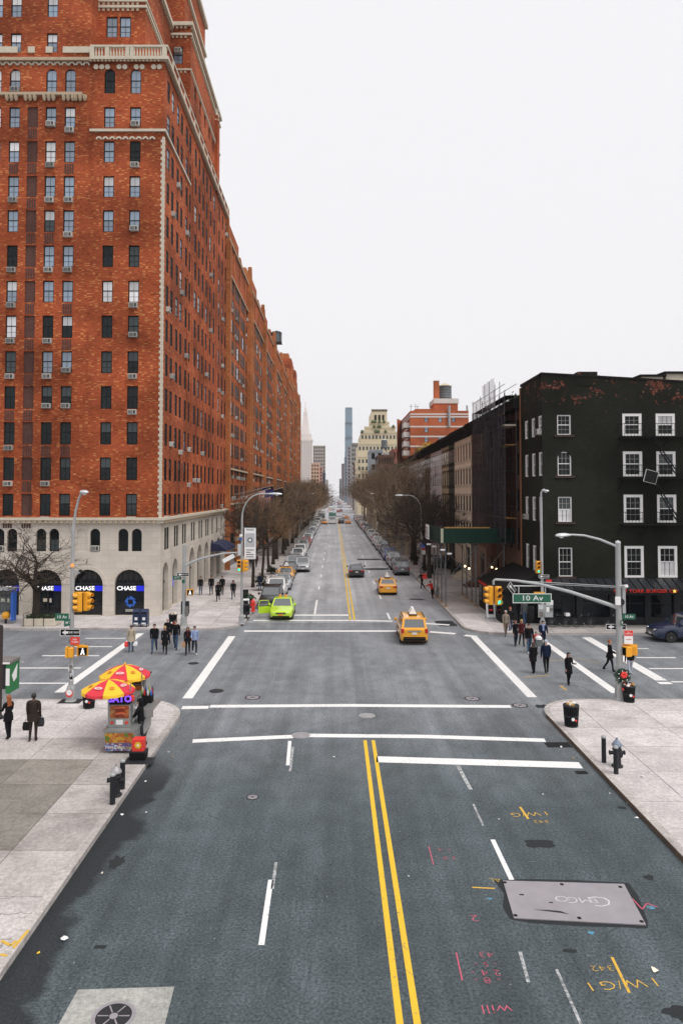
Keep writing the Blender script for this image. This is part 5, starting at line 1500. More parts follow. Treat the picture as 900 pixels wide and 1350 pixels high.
Yk=288.; water_tank((XU(507,Yk),Yk+2,ZV(598,Yk)),1.25,ZV(580,Yk)-ZV(590,Yk),'blue grey water tank in front of the cream tower',leg=ZV(590,Yk)-ZV(598,Yk),cone=M['steel_grey'])
# orange brick block with bands and balconies
Y=190.; wt=fm('white_band',(.66,.63,.6))
ob=root('apartment_block',(XU(575,Y),Y,0),'orange brick apartment block with white bands behind the row houses','apartment block')
x0,x1=XU(541,Y),XU(618,Y); zt=ZV(541.5,Y)
hol=[]; wz=[]
for v0,v1,us in ((556.5,549,(562,580.3,598)),(570,562.5,(562,)),(583,575.5,(562,580.3,598)),(596,588.5,(562,580.3,598))):
    for u in us: hol.append((XU(u,Y)-x0-.5,XU(u,Y)-x0+.5,ZV(v0,Y),ZV(v1,Y)))
b=MB(); facade(b,(x0,Y,0),(1,0,0),(0,-1,0),x1-x0,0,zt,hol,.15,M['brick_far']); b.quad((x0,Y,zt),(x1,Y,zt),(x1,Y+20,zt),(x0,Y+20,zt),M['roof_dark']); b.quad((x0,Y,0),(x0,Y+26,0),(x0,Y+26,zt),(x0,Y,zt),M['brick_far'])
b.quad((x0,Y+26,0),(XU(532,Y),Y+20,0),(XU(532,Y),Y+20,zt),(x0,Y+26,zt),M['brick_far']); b.build('wall',ob)
for h in hol: at('window',far_window(1.0,round(h[3]-h[2],2),'glass_blue'),ob,(x0+(h[0]+h[1])/2,Y+.1,h[2]))
q=MB()
for v in (546,549.5,562.5,575.5,588.5): q.box(x0-.05,x1,Y-.06,Y,ZV(v,Y)-.2,ZV(v,Y)+.2,wt); q.box(x0-.06,x0,Y,Y+24,ZV(v,Y)-.2,ZV(v,Y)+.2,wt)
q.build('band',ob)
for v in (562,574.5,587,599):
    z=ZV(v,Y); xb=XU(532.5,Y)
    q=MB(); q.box(xb,x0-.07,Y+1,Y+6,z-.25,z,wt); q.box(xb,xb+.1,Y+1,Y+6,z,z+1.1,wt); q.box(xb,x0-.07,Y+.9,Y+1.0,z-.25,z+1.1,wt); q.build('balcony',ob)
q=MB(); xa,xb=XU(575,Y),XU(606.5,Y); q.box(xa,xb,Y+3,Y+12,zt-.1,ZV(530,Y),M['brick_far']); q.box(xa-.2,xb+.2,Y+2.8,Y+12.2,ZV(530,Y),ZV(523.5,Y),wt); q.box(XU(548,Y),XU(600,Y),Y+1,Y+10,zt-.1,ZV(538.5,Y),M['brick_far']); q.build('penthouse',ob)
q=MB(); q.box(XU(575,Y),XU(582,Y),Y+3.5,Y+5,ZV(523.5,Y),ZV(499.5,Y),M['brick_far']); q.box(XU(574.6,Y),XU(582.4,Y),Y+3.4,Y+5.1,ZV(499.5,Y),ZV(498.8,Y),wt); q.build('chimney',ob)
q=MB(); q.path([(XU(592,Y),Y-.4,ZV(563,Y)),(XU(592,Y),Y-.4,ZV(535,Y))],.35,M['steel_grey'],10); q.path([(XU(617,Y),Y+1,zt-1),(XU(617,Y),Y+1,ZV(534,Y))],.25,M['steel_grey'],8); q.build('flue',ob)
q=MB()
for u in (543,549,551.5): q.tube((XU(u,Y),Y+2,zt-.1),(XU(u,Y),Y+2,ZV(531+ (u%3),Y)),.05,M['blackish'],4); q.box(XU(u,Y)-.5,XU(u,Y)+.5,Y+1.97,Y+2.03,ZV(535,Y)-.04,ZV(535,Y)+.04,M['blackish'])
q.build('aerial',ob)
water_tank((XU(592,Y),Y+7,ZV(523.4,Y)),1.9,ZV(504.5,Y)-ZV(522,Y),'dark water tank with pale cone roof on the orange block',leg=.35,cone=pm('pale_tank_roof',(.5,.42,.3),.7))
# ------------------------------------------------------------------ vehicles (local: forward +Y, ground z=0)
PAINT=P_['grey']
WB=MB(); WB.lathe([(.20,-.10),(.31,-.11),(.335,-.07),(.335,.07),(.31,.11),(.20,.10)],M['rubber'],n=20,axis='X')
RB=MB()
RB.lathe([(.21,-.09),(.215,.085),(.19,.085),(.17,.03),(.001,.03)],M['blackish'],n=18,axis='X')
for k in range(6):
    a=k*math.pi/3; c,s=math.cos(a),math.sin(a)
    for sgn in (-1,):
        pass
    pts=[(.03,-.035),(.2,-.03),(.2,.03),(.03,.035)]
    RB.loft([[(x,c*p-s*q,s*p+c*q) for p,q in pts] for x in (.03,.085)],M['rim'])
RB.lathe([(.05,.03),(.045,.1),(.001,.1)],M['rim'],n=10,axis='X')
def interp(x,tab):
    if x<=tab[0][0]: return tab[0][1]
    for (a,b),(c,d) in zip(tab,tab[1:]):
        if x<=c:
            t=(x-a)/(c-a); t=t*t*(3-2*t)*.5+t*.5; return b+(d-b)*t
    return tab[-1][1]
SPEC=dict(
 sedan=dict(L=4.75,W=1.82,top=[(-2.375,.86),(-2.2,.96),(-1.7,1.0),(0,.96),(1.0,.93),(1.9,.80),(2.25,.70),(2.375,.60)],rear=-1.72,rr=-1.02,rf=.22,cowl=1.08,zr=1.44,wt=.72,ax=(-1.38,1.42),suv=False),
 suv=dict(L=4.5,W=1.84,top=[(-2.25,.98),(-2.1,1.06),(0,1.06),(1.0,1.06),(1.75,.98),(2.1,.86),(2.25,.68)],rear=-2.16,rr=-1.86,rf=.30,cowl=1.02,zr=1.70,wt=.79,ax=(-1.32,1.34),suv=True),
 van=dict(L=4.9,W=1.92,top=[(-2.45,1.0),(-2.3,1.08),(0,1.08),(1.3,1.06),(2.0,.95),(2.35,.82),(2.45,.6)],rear=-2.38,rr=-2.2,rf=.62,cowl=1.5,zr=1.86,wt=.82,ax=(-1.45,1.5),suv=True),
)
def car_parts(kind,taxi=False):
    """list of (name, MB, offset, parent index or None, smooth)"""
    s=SPEC[kind]; L,W=s['L'],s['W']; H2=L/2; ar=.39
    P=PAINT
    ys=sorted(set([-H2,-H2+.07,-H2+.22,-H2+.45,-.6,0,.6,H2-.6,H2-.32,H2-.14,H2-.04,H2]+[a+d*ar for a in s['ax'] for d in (-1.02,-1,-.92,-.7,-.38,0,.38,.7,.92,1,1.02)]))
    hwt=[(-H2,.80),(-H2+.08,.90),(-H2+.3,.975),(-H2+.8,1.0),(H2-1.0,1.0),(H2-.45,.96),(H2-.15,.86),(H2,.70)]
    body=MB(); rings=[]
    def zbot(y):
        z=.22 if -H2+.2<y<H2-.2 else .30
        for a in s['ax']:
            d=abs(y-a)/ar
            if d<=1.0: z=max(z,.335+math.sqrt(max(0,1-d*d))*ar)
        return z
    for y in ys:
        hw=W/2*interp(y,hwt); zt=interp(y,s['top']); zb=zbot(y)
        z1=max(zb+.03,.34); z2=max(z1+.03,.56); z3=max(z2+.02,zt-.14)
        half=[(hw*.90,zb),(hw*.985,z1),(hw*1.0,z2),(hw*.985,z3),(hw*.935,max(z3+.01,zt-.03)),(hw*.6,zt+.015)]
        ring=[(x,y,z) for x,z in half]+[(0,y,zt+.03)]+[(-x,y,z) for x,z in reversed(half)]+[(0,y,zb)]
        rings.append(ring)
    body.loft(rings,P)
    out=[('body',body,(0,0,0),None,40)]
    # cabin
    cab=MB(); gl={'windscreen':MB(),'rear_window':MB(),'side_window':MB()}
    hw=W/2; wb=hw*.915; wt=hw*s['wt']; zr=s['zr']
    zc=interp(s['cowl'],s['top'])+.0; zrb=interp(s['rear'],s['top'])-.0
    yf,yb=s['cowl'],s['rear']; rf,rr=s['rf'],s['rr']
    def bil(A,B,C,D,a,b): return (Vector(A)*(1-a)+Vector(B)*a)*(1-b)+(Vector(D)*(1-a)+Vector(C)*a)*b
    def panel(A,B,C,D,holes,gm):
        as_=sorted({0,1}|{h[0] for h in holes}|{h[1] for h in holes}); bs_=sorted({0,1}|{h[2] for h in holes}|{h[3] for h in holes})
        nrm=(Vector(B)-Vector(A)).cross(Vector(D)-Vector(A)).normalized()
        for i in range(len(as_)-1):
            for j in range(len(bs_)-1):
                ac,bc=(as_[i]+as_[i+1])/2,(bs_[j]+bs_[j+1])/2
                q=[bil(A,B,C,D,as_[i],bs_[j]),bil(A,B,C,D,as_[i+1],bs_[j]),bil(A,B,C,D,as_[i+1],bs_[j+1]),bil(A,B,C,D,as_[i],bs_[j+1])]
                if any(h[0]<ac<h[1] and h[2]<bc<h[3] for h in holes): gm.add([p-nrm*.012 for p in q],[(0,1,2,3)],M['glass_car'])
                else: cab.quad(*q,P)
    FL,FR=(-wb,yf,zc),(wb,yf,zc); RFL,RFR=(-wt,rf,zr),(wt,rf,zr)
    RL,RR=(-wb*.97,yb,zrb),(wb*.97,yb,zrb); RRL,RRR=(-wt*.97,rr,zr-.03),(wt*.97,rr,zr-.03)
    panel(FR,FL,RFL,RFR,[(.07,.93,.06,.92)],gl['windscreen'])
    panel(RL,RR,RRR,RRL,[(.09,.91,.12 if s['suv'] else .08,.88)],gl['rear_window'])
    sh=[(.17,.47,.10,.88),(.51,.80,.10,.88)]+([(.84,.95,.12,.88)] if s['suv'] else [])
    panel(FL,RL,RRL,RFL,sh,gl['side_window']); panel(RR,FR,RFR,RRR,[(1-b,1-a,c,d) for a,b,c,d in sh],gl['side_window'])
    n=5
    g_=[[Vector((-wt+2*wt*i/n,rf+(rr-rf)*j/n,zr-(.03*j/n)+.05*(1-abs(2*i/n-1)**2)*(1-abs(2*j/n-1)**2*.8))) for i in range(n+1)] for j in range(n+1)]
    for j in range(n):
        for i in range(n): cab.quad(g_[j][i],g_[j][i+1],g_[j+1][i+1],g_[j+1][i],P)
    out.append(('cabin',cab,(0,0,0),None,35))
    for k,m in gl.items(): out.append((k,m,(0,0,0),None,None))
    # dark interior floor so panes read deep
    for a in s['ax']:
        for sx in (-1,1):
            i=len(out); out.append(('wheel',WB,(sx*(hw-.13),a,.335),None,60))
            out.append(('rim',RB,(0,0,0,0 if sx>0 else 180),i,None))
    zf=interp(H2-.12,s['top'])
    for sx in (-1,1):
        q=MB(); q.loft([[(sx*hw*.42,H2-.02,zf-.13),(sx*hw*.80,H2-.17,zf-.12),(sx*hw*.84,H2-.22,zf-.01),(sx*hw*.5,H2-.06,zf-.015)],[(sx*hw*.42,H2-.3,zf-.13),(sx*hw*.8,H2-.5,zf-.12),(sx*hw*.86,H2-.55,zf+.015),(sx*hw*.5,H2-.3,zf+.015)]],M['headlamp']); out.append(('headlight',q,(0,.02,.0),None,None))
        q=MB(); zt=interp(-H2+.1,s['top'])
        if s['suv']: q.box(sx*hw*.72 if sx>0 else -hw*.93,hw*.93 if sx>0 else -hw*.72,-H2-.012,-H2+.22,zt-.26,zt+.0,M['tail'])
        else: q.box(sx*hw*.52 if sx>0 else -hw*.93,hw*.93 if sx>0 else -hw*.52,-H2-.012,-H2+.22,zt-.2,zt-.04,M['tail'])
        out.append(('tail_light',q,(0,0,0),None,None))
        q=MB(); q.box(-.1,.1,-.07,.07,0,.15,P,bevel=.03); q.box(-.05,.05,-.02,.02,-.04,.03,M['black']); out.append(('mirror',q,(sx*(hw+.09),s['cowl']-.28,zc+.04),None,None))
        for yy in (.15,-.85):
            q=MB(); q.box(-.015,.015,-.1,.1,-.015,.015,M['chrome'] if not taxi else M['black']); out.append(('door_handle',q,(sx*(hw+.005),yy,interp(yy,s['top'])-.2),None,None))
    q=MB(); q.box(-hw*.40,hw*.40,H2-.05,H2+.012,zf-.16,zf-.05,M['black']); q.box(-hw*.38,hw*.38,H2+.0,H2+.02,zf-.11,zf-.095,M['chrome']); out.append(('grille',q,(0,0,0),None,None))
    q=MB(); q.box(-hw*.72,hw*.72,H2-.1,H2+.03,.30,.40,M['black']); q.box(-hw*.78,hw*.78,-H2-.03,-H2+.1,.30,.44,M['black'] if s['suv'] else P); out.append(('bumper',q,(0,0,0),None,None))
    q=MB(); q.box(-.16,.16,-H2-.03,-H2+.02,.62 if not s['suv'] else .70,.74 if not s['suv'] else .82,M['plate_white']); out.append(('licence_plate',q,(0,0,0),None,None))
    q=MB(); q.box(-.16,.16,H2-.02,H2+.035,.42,.54,M['plate_orange'] if taxi else M['plate_white']); out.append(('licence_plate',q,(0,0,0),None,None))
    q=MB()
    for sx in (-1,1): q.box(sx*hw*.97-.02,sx*hw*.97+.02,s['ax'][0]+.42,s['ax'][1]-.42,.24,.36,M['black'])
    out.append(('sill',q,(0,0,0),None,None))
    q=MB()
    for sx in (-1,1):
        for yy in (.62,-.30,-1.08): q.box(sx*hw*.985-.012,sx*hw*.985+.012,yy-.008,yy+.008,.40,interp(yy,s['top'])-.14,M['black'])
    out.append(('door_gap',q,(0,0,0),None,None))
    if s['suv'] :
        q=MB()
        for sx in (-1,1): q.path([(sx*wt*.95,rf-.2,zr+.0),(sx*wt*.95,rf-.35,zr+.06),(sx*wt*.93,rr+.35,zr+.05),(sx*wt*.93,rr+.2,zr-.02)],.022,M['black'],5)
        out.append(('roof_rail',q,(0,0,0),None,None))
    if taxi:
        q=MB(); zz=zr+.04; ym=(rf+rr)/2
        q.box(-.26,.26,ym-.5,ym+.5,zz,zz+.08,M['black']); q.loft([[(-.24,ym-.52,zz+.08),(.24,ym-.52,zz+.08),(.24,ym+.52,zz+.08),(-.24,ym+.52,zz+.08)],[(-.06,ym-.48,zz+.44),(.06,ym-.48,zz+.44),(.06,ym+.48,zz+.44),(-.06,ym+.48,zz+.44)]],M['sign_white']); out.append(('roof_sign',q,(0,0,0),None,None))
    return out
_cm={}
def car_meshes(kind,taxi):
    k=(kind,taxi)
    if k not in _cm: _cm[k]=[(n,mb.mesh(n,None,sm),off,par) for n,mb,off,par,sm in car_parts(kind,taxi)]
    return _cm[k]
_cf={}
def car_far(kind,taxi):
    k=(kind,taxi)
    if k not in _cf:
        a=MB(); P=car_parts(kind,taxi)
        for n,mb,off,par,sm in P:
            if n in('door_handle','door_gap','rim'): continue
            a.merge(mb,Matrix.Translation(Vector(off[:3])))
        _cf[k]=a.mesh('car',None,35)
    return _cf[k]
def recolour(o,m):
    for i,s in enumerate(o.material_slots):
        if s.material and s.material.name.startswith('car_paint'): s.link='OBJECT'; s.material=m
def put_car(kind,p,rotz,colour,label,group=None,taxi=False,far=False,name=None,skip=()):
    name=name or {'sedan':'parked_car','suv':'parked_car','van':'van'}[kind]
    cat='taxi' if taxi else ('van' if kind=='van' else 'car')
    m=P_[colour]
    if far:
        o=link(name,car_far(kind,taxi),None,p,rotz); tag(o,label,cat,group); recolour(o,m); return o
    o=root(name,p,label,cat,group,rotz)
    made=[]
    for n,me,off,par in car_meshes(kind,taxi):
        if n in skip: made.append(None); continue
        c=link(n,me,o if par is None else made[par],off[:3],R(off[3]) if len(off)>3 else 0.0)
        recolour(c,m); made.append(c)
    return o
BACK=R(180)
def gx(u,v): q=G(u,v); return q
# moving and stopped traffic near the crossing
p=gx(547,851)
o=put_car('suv',(p.x,p.y+2.25,0),R(-1),'yellow','yellow taxi off-roader entering the crossing with white roof sign','taxis',True,name='taxi')
q=MB(); q.box(-.42,.42,-2.29,-2.255,.86,.93,M['chrome']); q.box(-.7,.7,-2.29,-2.255,.46,.54,M['black']); q.local('tailgate_trim',o)
me=text_mesh('NYC TAXI',.16,M['sign_black']); me.transform(Matrix.Rotation(R(-90),4,'Z')@Matrix.Rotation(R(90),4,'X')); link('lettering',me,o,(-.93,-.1,.78))
p=gx(512,785)
o=put_car('sedan',(p.x,p.y+2.3,0),R(-1),'yellow','yellow taxi saloon driving away down the avenue past the row houses','taxis',True,name='taxi')
p=gx(470,762)
put_car('sedan',(p.x,p.y+2.3,0),0,'black','black saloon driving away beside the yellow centre lines','cars driving on the avenue',name='moving_car')
# green taxi with an open door
p=gx(370,819)
gt=put_car('sedan',(p.x,p.y+2.35,0),BACK,'green','apple green taxi stopped at the corner with one door wide open','taxis',True,name='taxi',skip=('roof_sign',))
d=MB(); d.loft([[(0,-.03,.36),(-.98,-.03,.36),(-1.0,-.03,.9),(-.02,-.03,.9)],[(0,.04,.36),(-.98,.04,.36),(-1.0,.04,.9),(-.02,.04,.9)]],PAINT)
for a,c in (((-.02,0,.9),(-.2,0,1.34)),((-.2,0,1.34),(-.88,0,1.36)),((-.88,0,1.36),(-1.0,0,.9))): d.tube(a,c,.03,PAINT,5)
dr=d.local('open_door',gt); dr.location=(.90,.72,0); dr.rotation_euler=(0,0,R(180+22)); recolour(dr,P_['green'])
d=MB(); d.quad((-.06,0,.92),(-.97,0,.92),(-.86,0,1.33),(-.22,0,1.33),M['glass_car']); dw=d.local('door_window',dr)
q=MB(); q.box(-.3,-.1,-.45,-.25,1.46,1.62,M['plate_orange'],bevel=.03); q.box(.15,.35,-.45,-.25,1.46,1.62,M['plate_orange'],bevel=.03); q.local('roof_lamp',gt)
p=gx(398,755)
put_car('suv',(p.x,p.y+2.3,0),R(182),'silver','silver car with dark bumper pulling out beside the parked row','cars driving on the avenue',name='moving_car')
# parked rows
KL='cars parked along the kerb by the brick row'; KR='cars parked along the kerb by the row houses'
ordn=['first','second','third','fourth','fifth','sixth','seventh','eighth','ninth','tenth','eleventh','twelfth','thirteenth','fourteenth','fifteenth','sixteenth','seventeenth','eighteenth','nineteenth','twentieth']+[f'{t}' for t in ('twenty-first','twenty-second','twenty-third','twenty-fourth','twenty-fifth','twenty-sixth','twenty-seventh','twenty-eighth','twenty-ninth','thirtieth','thirty-first','thirty-second','thirty-third','thirty-fourth','thirty-fifth','thirty-sixth')]
leftcars=[('suv','black'),('suv','white'),('sedan','silver'),('sedan','yellow'),('sedan','dark'),('suv','silver'),('sedan','silver'),('suv','white'),('van','white'),('sedan','white'),('suv','silver'),('sedan','red'),('sedan','red'),('suv','white'),('sedan','silver'),('suv','silver'),('sedan','white'),('sedan','grey'),('sedan','silver')]
cr=random.Random(4)
y=61.6
kindword={'sedan':'saloon','suv':'off-roader','van':'van'}
for i in range(34):
    k,c=leftcars[i] if i<len(leftcars) else (cr.choice(['sedan','suv','suv']),cr.choice(['white','silver','silver','grey','black','white']))
    x=-5.35+cr.uniform(-.1,.1)
    put_car(k,(x,y+ .0,0),BACK+R(cr.uniform(-1.2,1.2)),c,f'{c} parked {kindword[k]}, {ordn[i]} behind the green taxi along the brick-row kerb',KL,taxi=(c=='yellow'),far=y>112)
    y+=SPEC[k]['L']+cr.uniform(1.0,1.9)
    if y>272: break
rightcars=[('suv','grey'),('sedan','grey'),('suv','silver'),('suv','blue'),('sedan','dark'),('sedan','black'),('suv','silver'),('sedan','white'),('suv','white'),('sedan','red'),('suv','white'),('sedan','silver'),('suv','white'),('sedan','teal'),('sedan','tan'),('suv','dark'),('sedan','white')]
y=86.0
for i in range(34):
    k,c=rightcars[i] if i<len(rightcars) else (cr.choice(['sedan','suv','suv']),cr.choice(['white','silver','silver','grey','black','dark','red']))
    x=8.0+cr.uniform(-.1,.1)
    put_car(k,(x,y,0),R(cr.uniform(-1.2,1.2)),c,f'{c} parked {kindword[k]}, {ordn[i]} beyond the sidewalk shed along the row-house kerb',KR,far=y>125)
    y+=SPEC[k]['L']+cr.uniform(.9,1.8)
    if y>272: break
# dark blue off-roader on the crossing avenue
o=put_car('suv',(23.2,47.35,0),R(90),'navy','dark navy off-roader parked in front of the restaurant',None,name='parked_car')
o.scale=(1.03,1.06,1.02)
# trucks and distant traffic
def truck(p,rotz,label,cab,boxm,w=2.3,h=3.2,L=7.0):
    o=root('box_truck',p,label,'truck','trucks waiting down the avenue',rotz)
    q=MB(); q.box(-w/2,w/2,-L/2,L/2-2.0,.75,h,boxm); q.local('cargo_box',o)
    q=MB(); q.loft([[(-w*.46,L/2-1.9,.5),(w*.46,L/2-1.9,.5),(w*.46,L/2,.5),(-w*.46,L/2,.5)],[(-w*.46,L/2-1.9,1.4),(w*.46,L/2-1.9,1.4),(w*.46,L/2,1.4),(-w*.46,L/2,1.4)],[(-w*.42,L/2-1.9,2.4),(w*.42,L/2-1.9,2.4),(w*.42,L/2-.5,2.4),(-w*.42,L/2-.5,2.4)]],cab); q.local('cab',o)
    q=MB(); q.quad((-w*.41,L/2+.0,1.45),(w*.41,L/2+.0,1.45),(w*.385,L/2-.42,2.3),(-w*.385,L/2-.42,2.3),M['glass_car']); q.local('windscreen',o)
    for y in (-L/2+1.3,L/2-1.0):
        for sx in (-1,1): link('wheel',car_meshes('sedan',False)[5][1],o,(sx*(w/2-.2),y,.38))
    q=MB(); q.box(-w*.4,w*.4,L/2-.02,L/2+.06,.45,.75,M['plate_white']); q.local('bumper',o)
p=gx(438,691); truck((p.x,p.y+3.5,0),BACK,'green and white truck facing this way at the far lights',P_['white'],pm('green_truck',(.08,.2,.17),.5),h=3.4)
p=gx(424,686); truck((p.x,p.y+3.5,0),BACK,'white box truck at the brick-side kerb far down the avenue',P_['dark'],P_['white'])
p=gx(449.5,692); 
far=[('van','black',449.5,690,0),('sedan','orange',427.5,691,180),('sedan','orange',458.5,690.5,0),('sedan','orange',456.5,684,0),('sedan','red',446,675.5,0),('sedan','red',449,674.3,0),('suv','white',452.5,683,0),('sedan','white',446.5,681,0),('sedan','white',436,676,180),('sedan','silver',438.5,672.5,180),('sedan','orange',434.5,674,180),('sedan','white',441,670,180),('suv','white',435.3,669.5,180),('sedan','silver',446.5,669.3,0),('sedan','white',450,669,0),('suv','dark',437,666.8,180),('sedan','white',440.5,665.8,180),('suv','silver',446,665.5,0),('sedan','orange',449,665,0),('van','white',438,664,180),('sedan','red',444.5,663.3,0),('suv','white',441,662.2,180),('sedan','silver',446.8,662.4,0),('van','dark',438.8,661.5,180)]
for i,(k,c,u,v,rz) in enumerate(far):
    q=gx(u,v)
    put_car(k,(q.x,q.y,0),R(rz),c,f'{c} {kindword[k]} in the distant traffic, {ordn[i]} counted from the far crossing away',('cars in the distant traffic'),far=True,name='van' if k=='van' else 'moving_car',taxi=(c=='orange'))
# ------------------------------------------------------------------ bare winter street trees
def gen_tree(seed,H,trunk_h,r0,levels,kids,spread,twigm,barkm,len0,twigr=.016,up=.25,ratio=.68):
    rg=random.Random(seed); tr=MB(); tw=MB()
    def rv(): return Vector((rg.gauss(0,1),rg.gauss(0,1),rg.gauss(0,1)))
    def grow(p,d,L,r,lv):
        n=3 if lv<levels-1 else 2
        pts=[p]; dd=d.copy()
        for i in range(n):
            dd=(dd+rv()*(.13 if lv<2 else .22)+Vector((0,0,up*.25))).normalized(); pts.append(pts[-1]+dd*(L/n))
        r1=r*(.58 if lv<levels else .3)
        rad=[r+(r1-r)*i/n for i in range(n+1)]
        if lv<=2: tr.path(pts,rad,barkm,6 if lv<2 else 5,False)
        elif lv==3: tr.path(pts,rad,twigm,4,False)
        else: tw.path(pts,rad,twigm,3,False)
        if lv>=levels: return
        k=kids[lv]
        for j in range(k):
            t=rg.uniform(.35,1.0) if lv>0 and j>1 else 1.0
            i=min(int(t*n),n-1); f=t*n-i; q=pts[i]*(1-f)+pts[i+1]*f
            axis=rv(); side=(axis-dd*axis.dot(dd)).normalized()
            a=rg.uniform(.35,.95)*spread
            nd=(dd*math.cos(a)+side*math.sin(a)); nd=(nd+Vector((0,0,up*rg.uniform(0,1)))).normalized()
            if lv>=2 and nd.z<-.15: nd.z*=.3; nd.normalize()
            grow(q,nd,L*ratio*rg.uniform(.75,1.2),max(r1*rg.uniform(.6,.8),twigr),lv+1)
    base=Vector((0,0,0)); top=Vector((rg.uniform(-.2,.2),rg.uniform(-.2,.2),trunk_h))
    tr.path([base,(0,0,.3),top*.5+rv()*.04,top],[r0*1.35,r0*1.02,r0*.92,r0*.85],barkm,9)
    n0=kids[0]
    for j in range(n0):
        a=2*math.pi*(j+rg.uniform(-.25,.25))/n0; el=rg.uniform(.55,1.05)
        d=Vector((math.cos(a)*math.cos(el),math.sin(a)*math.cos(el),math.sin(el)))
        if j==0: d=Vector((rg.uniform(-.2,.2),rg.uniform(-.2,.2),1)).normalized()
        grow(top*rg.uniform(.86,1.0),d,len0*rg.uniform(.85,1.15),r0*.6,1)
    zmax=max(p[2] for p in tw.v); k=H/zmax
    return tr,tw,k
TV=[]
def variant(*a,**k):
    tr,tw,s=gen_tree(*a,**k); TV.append((tr.mesh('trunk',None,60),tw.mesh('crown'),s)); return len(TV)-1
tb=M['trunk']
T_L=[variant(s,11,3.2,.20,5,[5,5,5,4,4],1.05,M['twig' if s%2 else 'twig_red'],tb,2.6,twigr=.013,up=.22) for s in (1,2,3)]
T_D=[variant(s,9,2.6,.17,5,[5,5,5,5,4],1.15,M['twig_dark'],tb,2.2,twigr=.012,up=.15) for s in (11,12)]
T_P=[variant(s,16,4.5,.34,5,[4,5,5,5,4],.95,M['twig'],M['plane_bark'],4.2,twigr=.017,up=.3) for s in (21,22)]
def put_tree(vi,p,H,rz,label,group,width=1.0):
    o=root('street_tree',p,label,'tree',group,rz)
    tr,tw,s=TV[vi]; k=H/ (1/s* 1.0) if False else 1.0
    base={**{i:11 for i in T_L},**{i:9 for i in T_D},**{i:16 for i in T_P}}[vi]
    sc=s*H/base
    for n,me in (('trunk',tr),('crown',tw)):
        c=link(n,me,o); c.scale=(sc*width,sc*width,sc)
    return o
tg=random.Random(9)
GL='street trees along the brick row'; GR='street trees along the row houses'
y=72.5
pit=MB()
for i in range(26):
    H=10.2+min(4.2,.04*(y-72))+tg.uniform(-.5,.6)
    x=-8.2+tg.uniform(-.25,.25)
    put_tree(T_L[i%3] if i%4 else T_D[i%2],(x,y,SW),H,tg.uniform(0,6.28),f'bare brown street tree, {ordn[i]} from the crossing along the brick row',GL,1.0 if i>2 else .72)
    y+=tg.uniform(7.0,8.8)
    if y>272: break
y=80.5
for i in range(26):
    x=10.9+tg.uniform(-.3,.3)
    if y<108: vi,H=T_D[i%2],10.2+tg.uniform(-.5,.8)
    else: vi,H=T_P[i%2],16.5+tg.uniform(-1,1.8)
    put_tree(vi,(x,y,SW),H,tg.uniform(0,6.28),f'bare {"dark twiggy" if y<108 else "pale-limbed plane"} street tree, {ordn[i]} beyond the shed along the row houses',GR)
    y+=tg.uniform(6.5,8.5) if y<108 else tg.uniform(8.5,11)
    if y>275: break
for i,(x,y,H) in enumerate(((-9,305,13),(-9,318,12),(-9.2,333,13),(12,306,15),(12.3,320,14),(12,336,14))):
    put_tree((T_L if x<0 else T_P)[i%2],(x,y,SW),H,i*1.3,f'bare street tree beyond the next crossing, {ordn[i%3]} on the {"brick-row" if x<0 else "row-house"} side',('street trees beyond the next crossing'))
# planter with a bare tree before the bank
vp=variant(33,6.6,2.5,.24,5,[5,5,4,3,3],1.25,M['twig_dark'],M['trunk'],2.2,twigr=.016,up=.05)
a,c=XU(29,51.4,820),XU(73,51.4,820)
pl=root('planter',((a+c)/2,51.9,SW),'low concrete planter with clipped green edging before the bank arches','planter')
q=MB(); q.box(a,c,51.4,52.6,SW,SW+.52,M['stone_trim'],bevel=.04); q.build('trough',pl)
rg=random.Random(2); q=MB()
for k in range(900):
    p=Vector((rg.uniform(a+.1,c-.1),rg.uniform(51.5,52.5),SW+.5+rg.uniform(0,.24))); s=.07; d=Vector((rg.uniform(-1,1),rg.uniform(-1,1),rg.uniform(0,1))).normalized(); e=d.cross(Vector((0,0,1))).normalized()
    q.add([p-d*s,p+e*s*.6,p+d*s,p-e*s*.6],[(0,1,2,3)],pm('clipped_box_leaves',(.03,.05,.018),.7,var=.4,scale=3))
tag(q.build('clipped_edging',pl),kind='stuff')
q=MB()
for x in (a+.15,a+.9,a+1.6):
    q.path([(x,51.3,SW),(x,51.3,SW+.9),(x+.4,51.3,SW+1.0)],.025,M['black'],5)
q.build('guard_rail',pl)
o=root('planter_tree',(XU(50,52),52.0,SW+.45),'gnarled bare dark tree growing from the concrete planter before the bank','tree')
for n,me in (('trunk',TV[vp][0]),('crown',TV[vp][1])):
    cc=link(n,me,o); s=TV[vp][2]*6.9/6.6; cc.scale=(s*1.35,s*.9,s); cc.rotation_euler=(0,0,R(40))
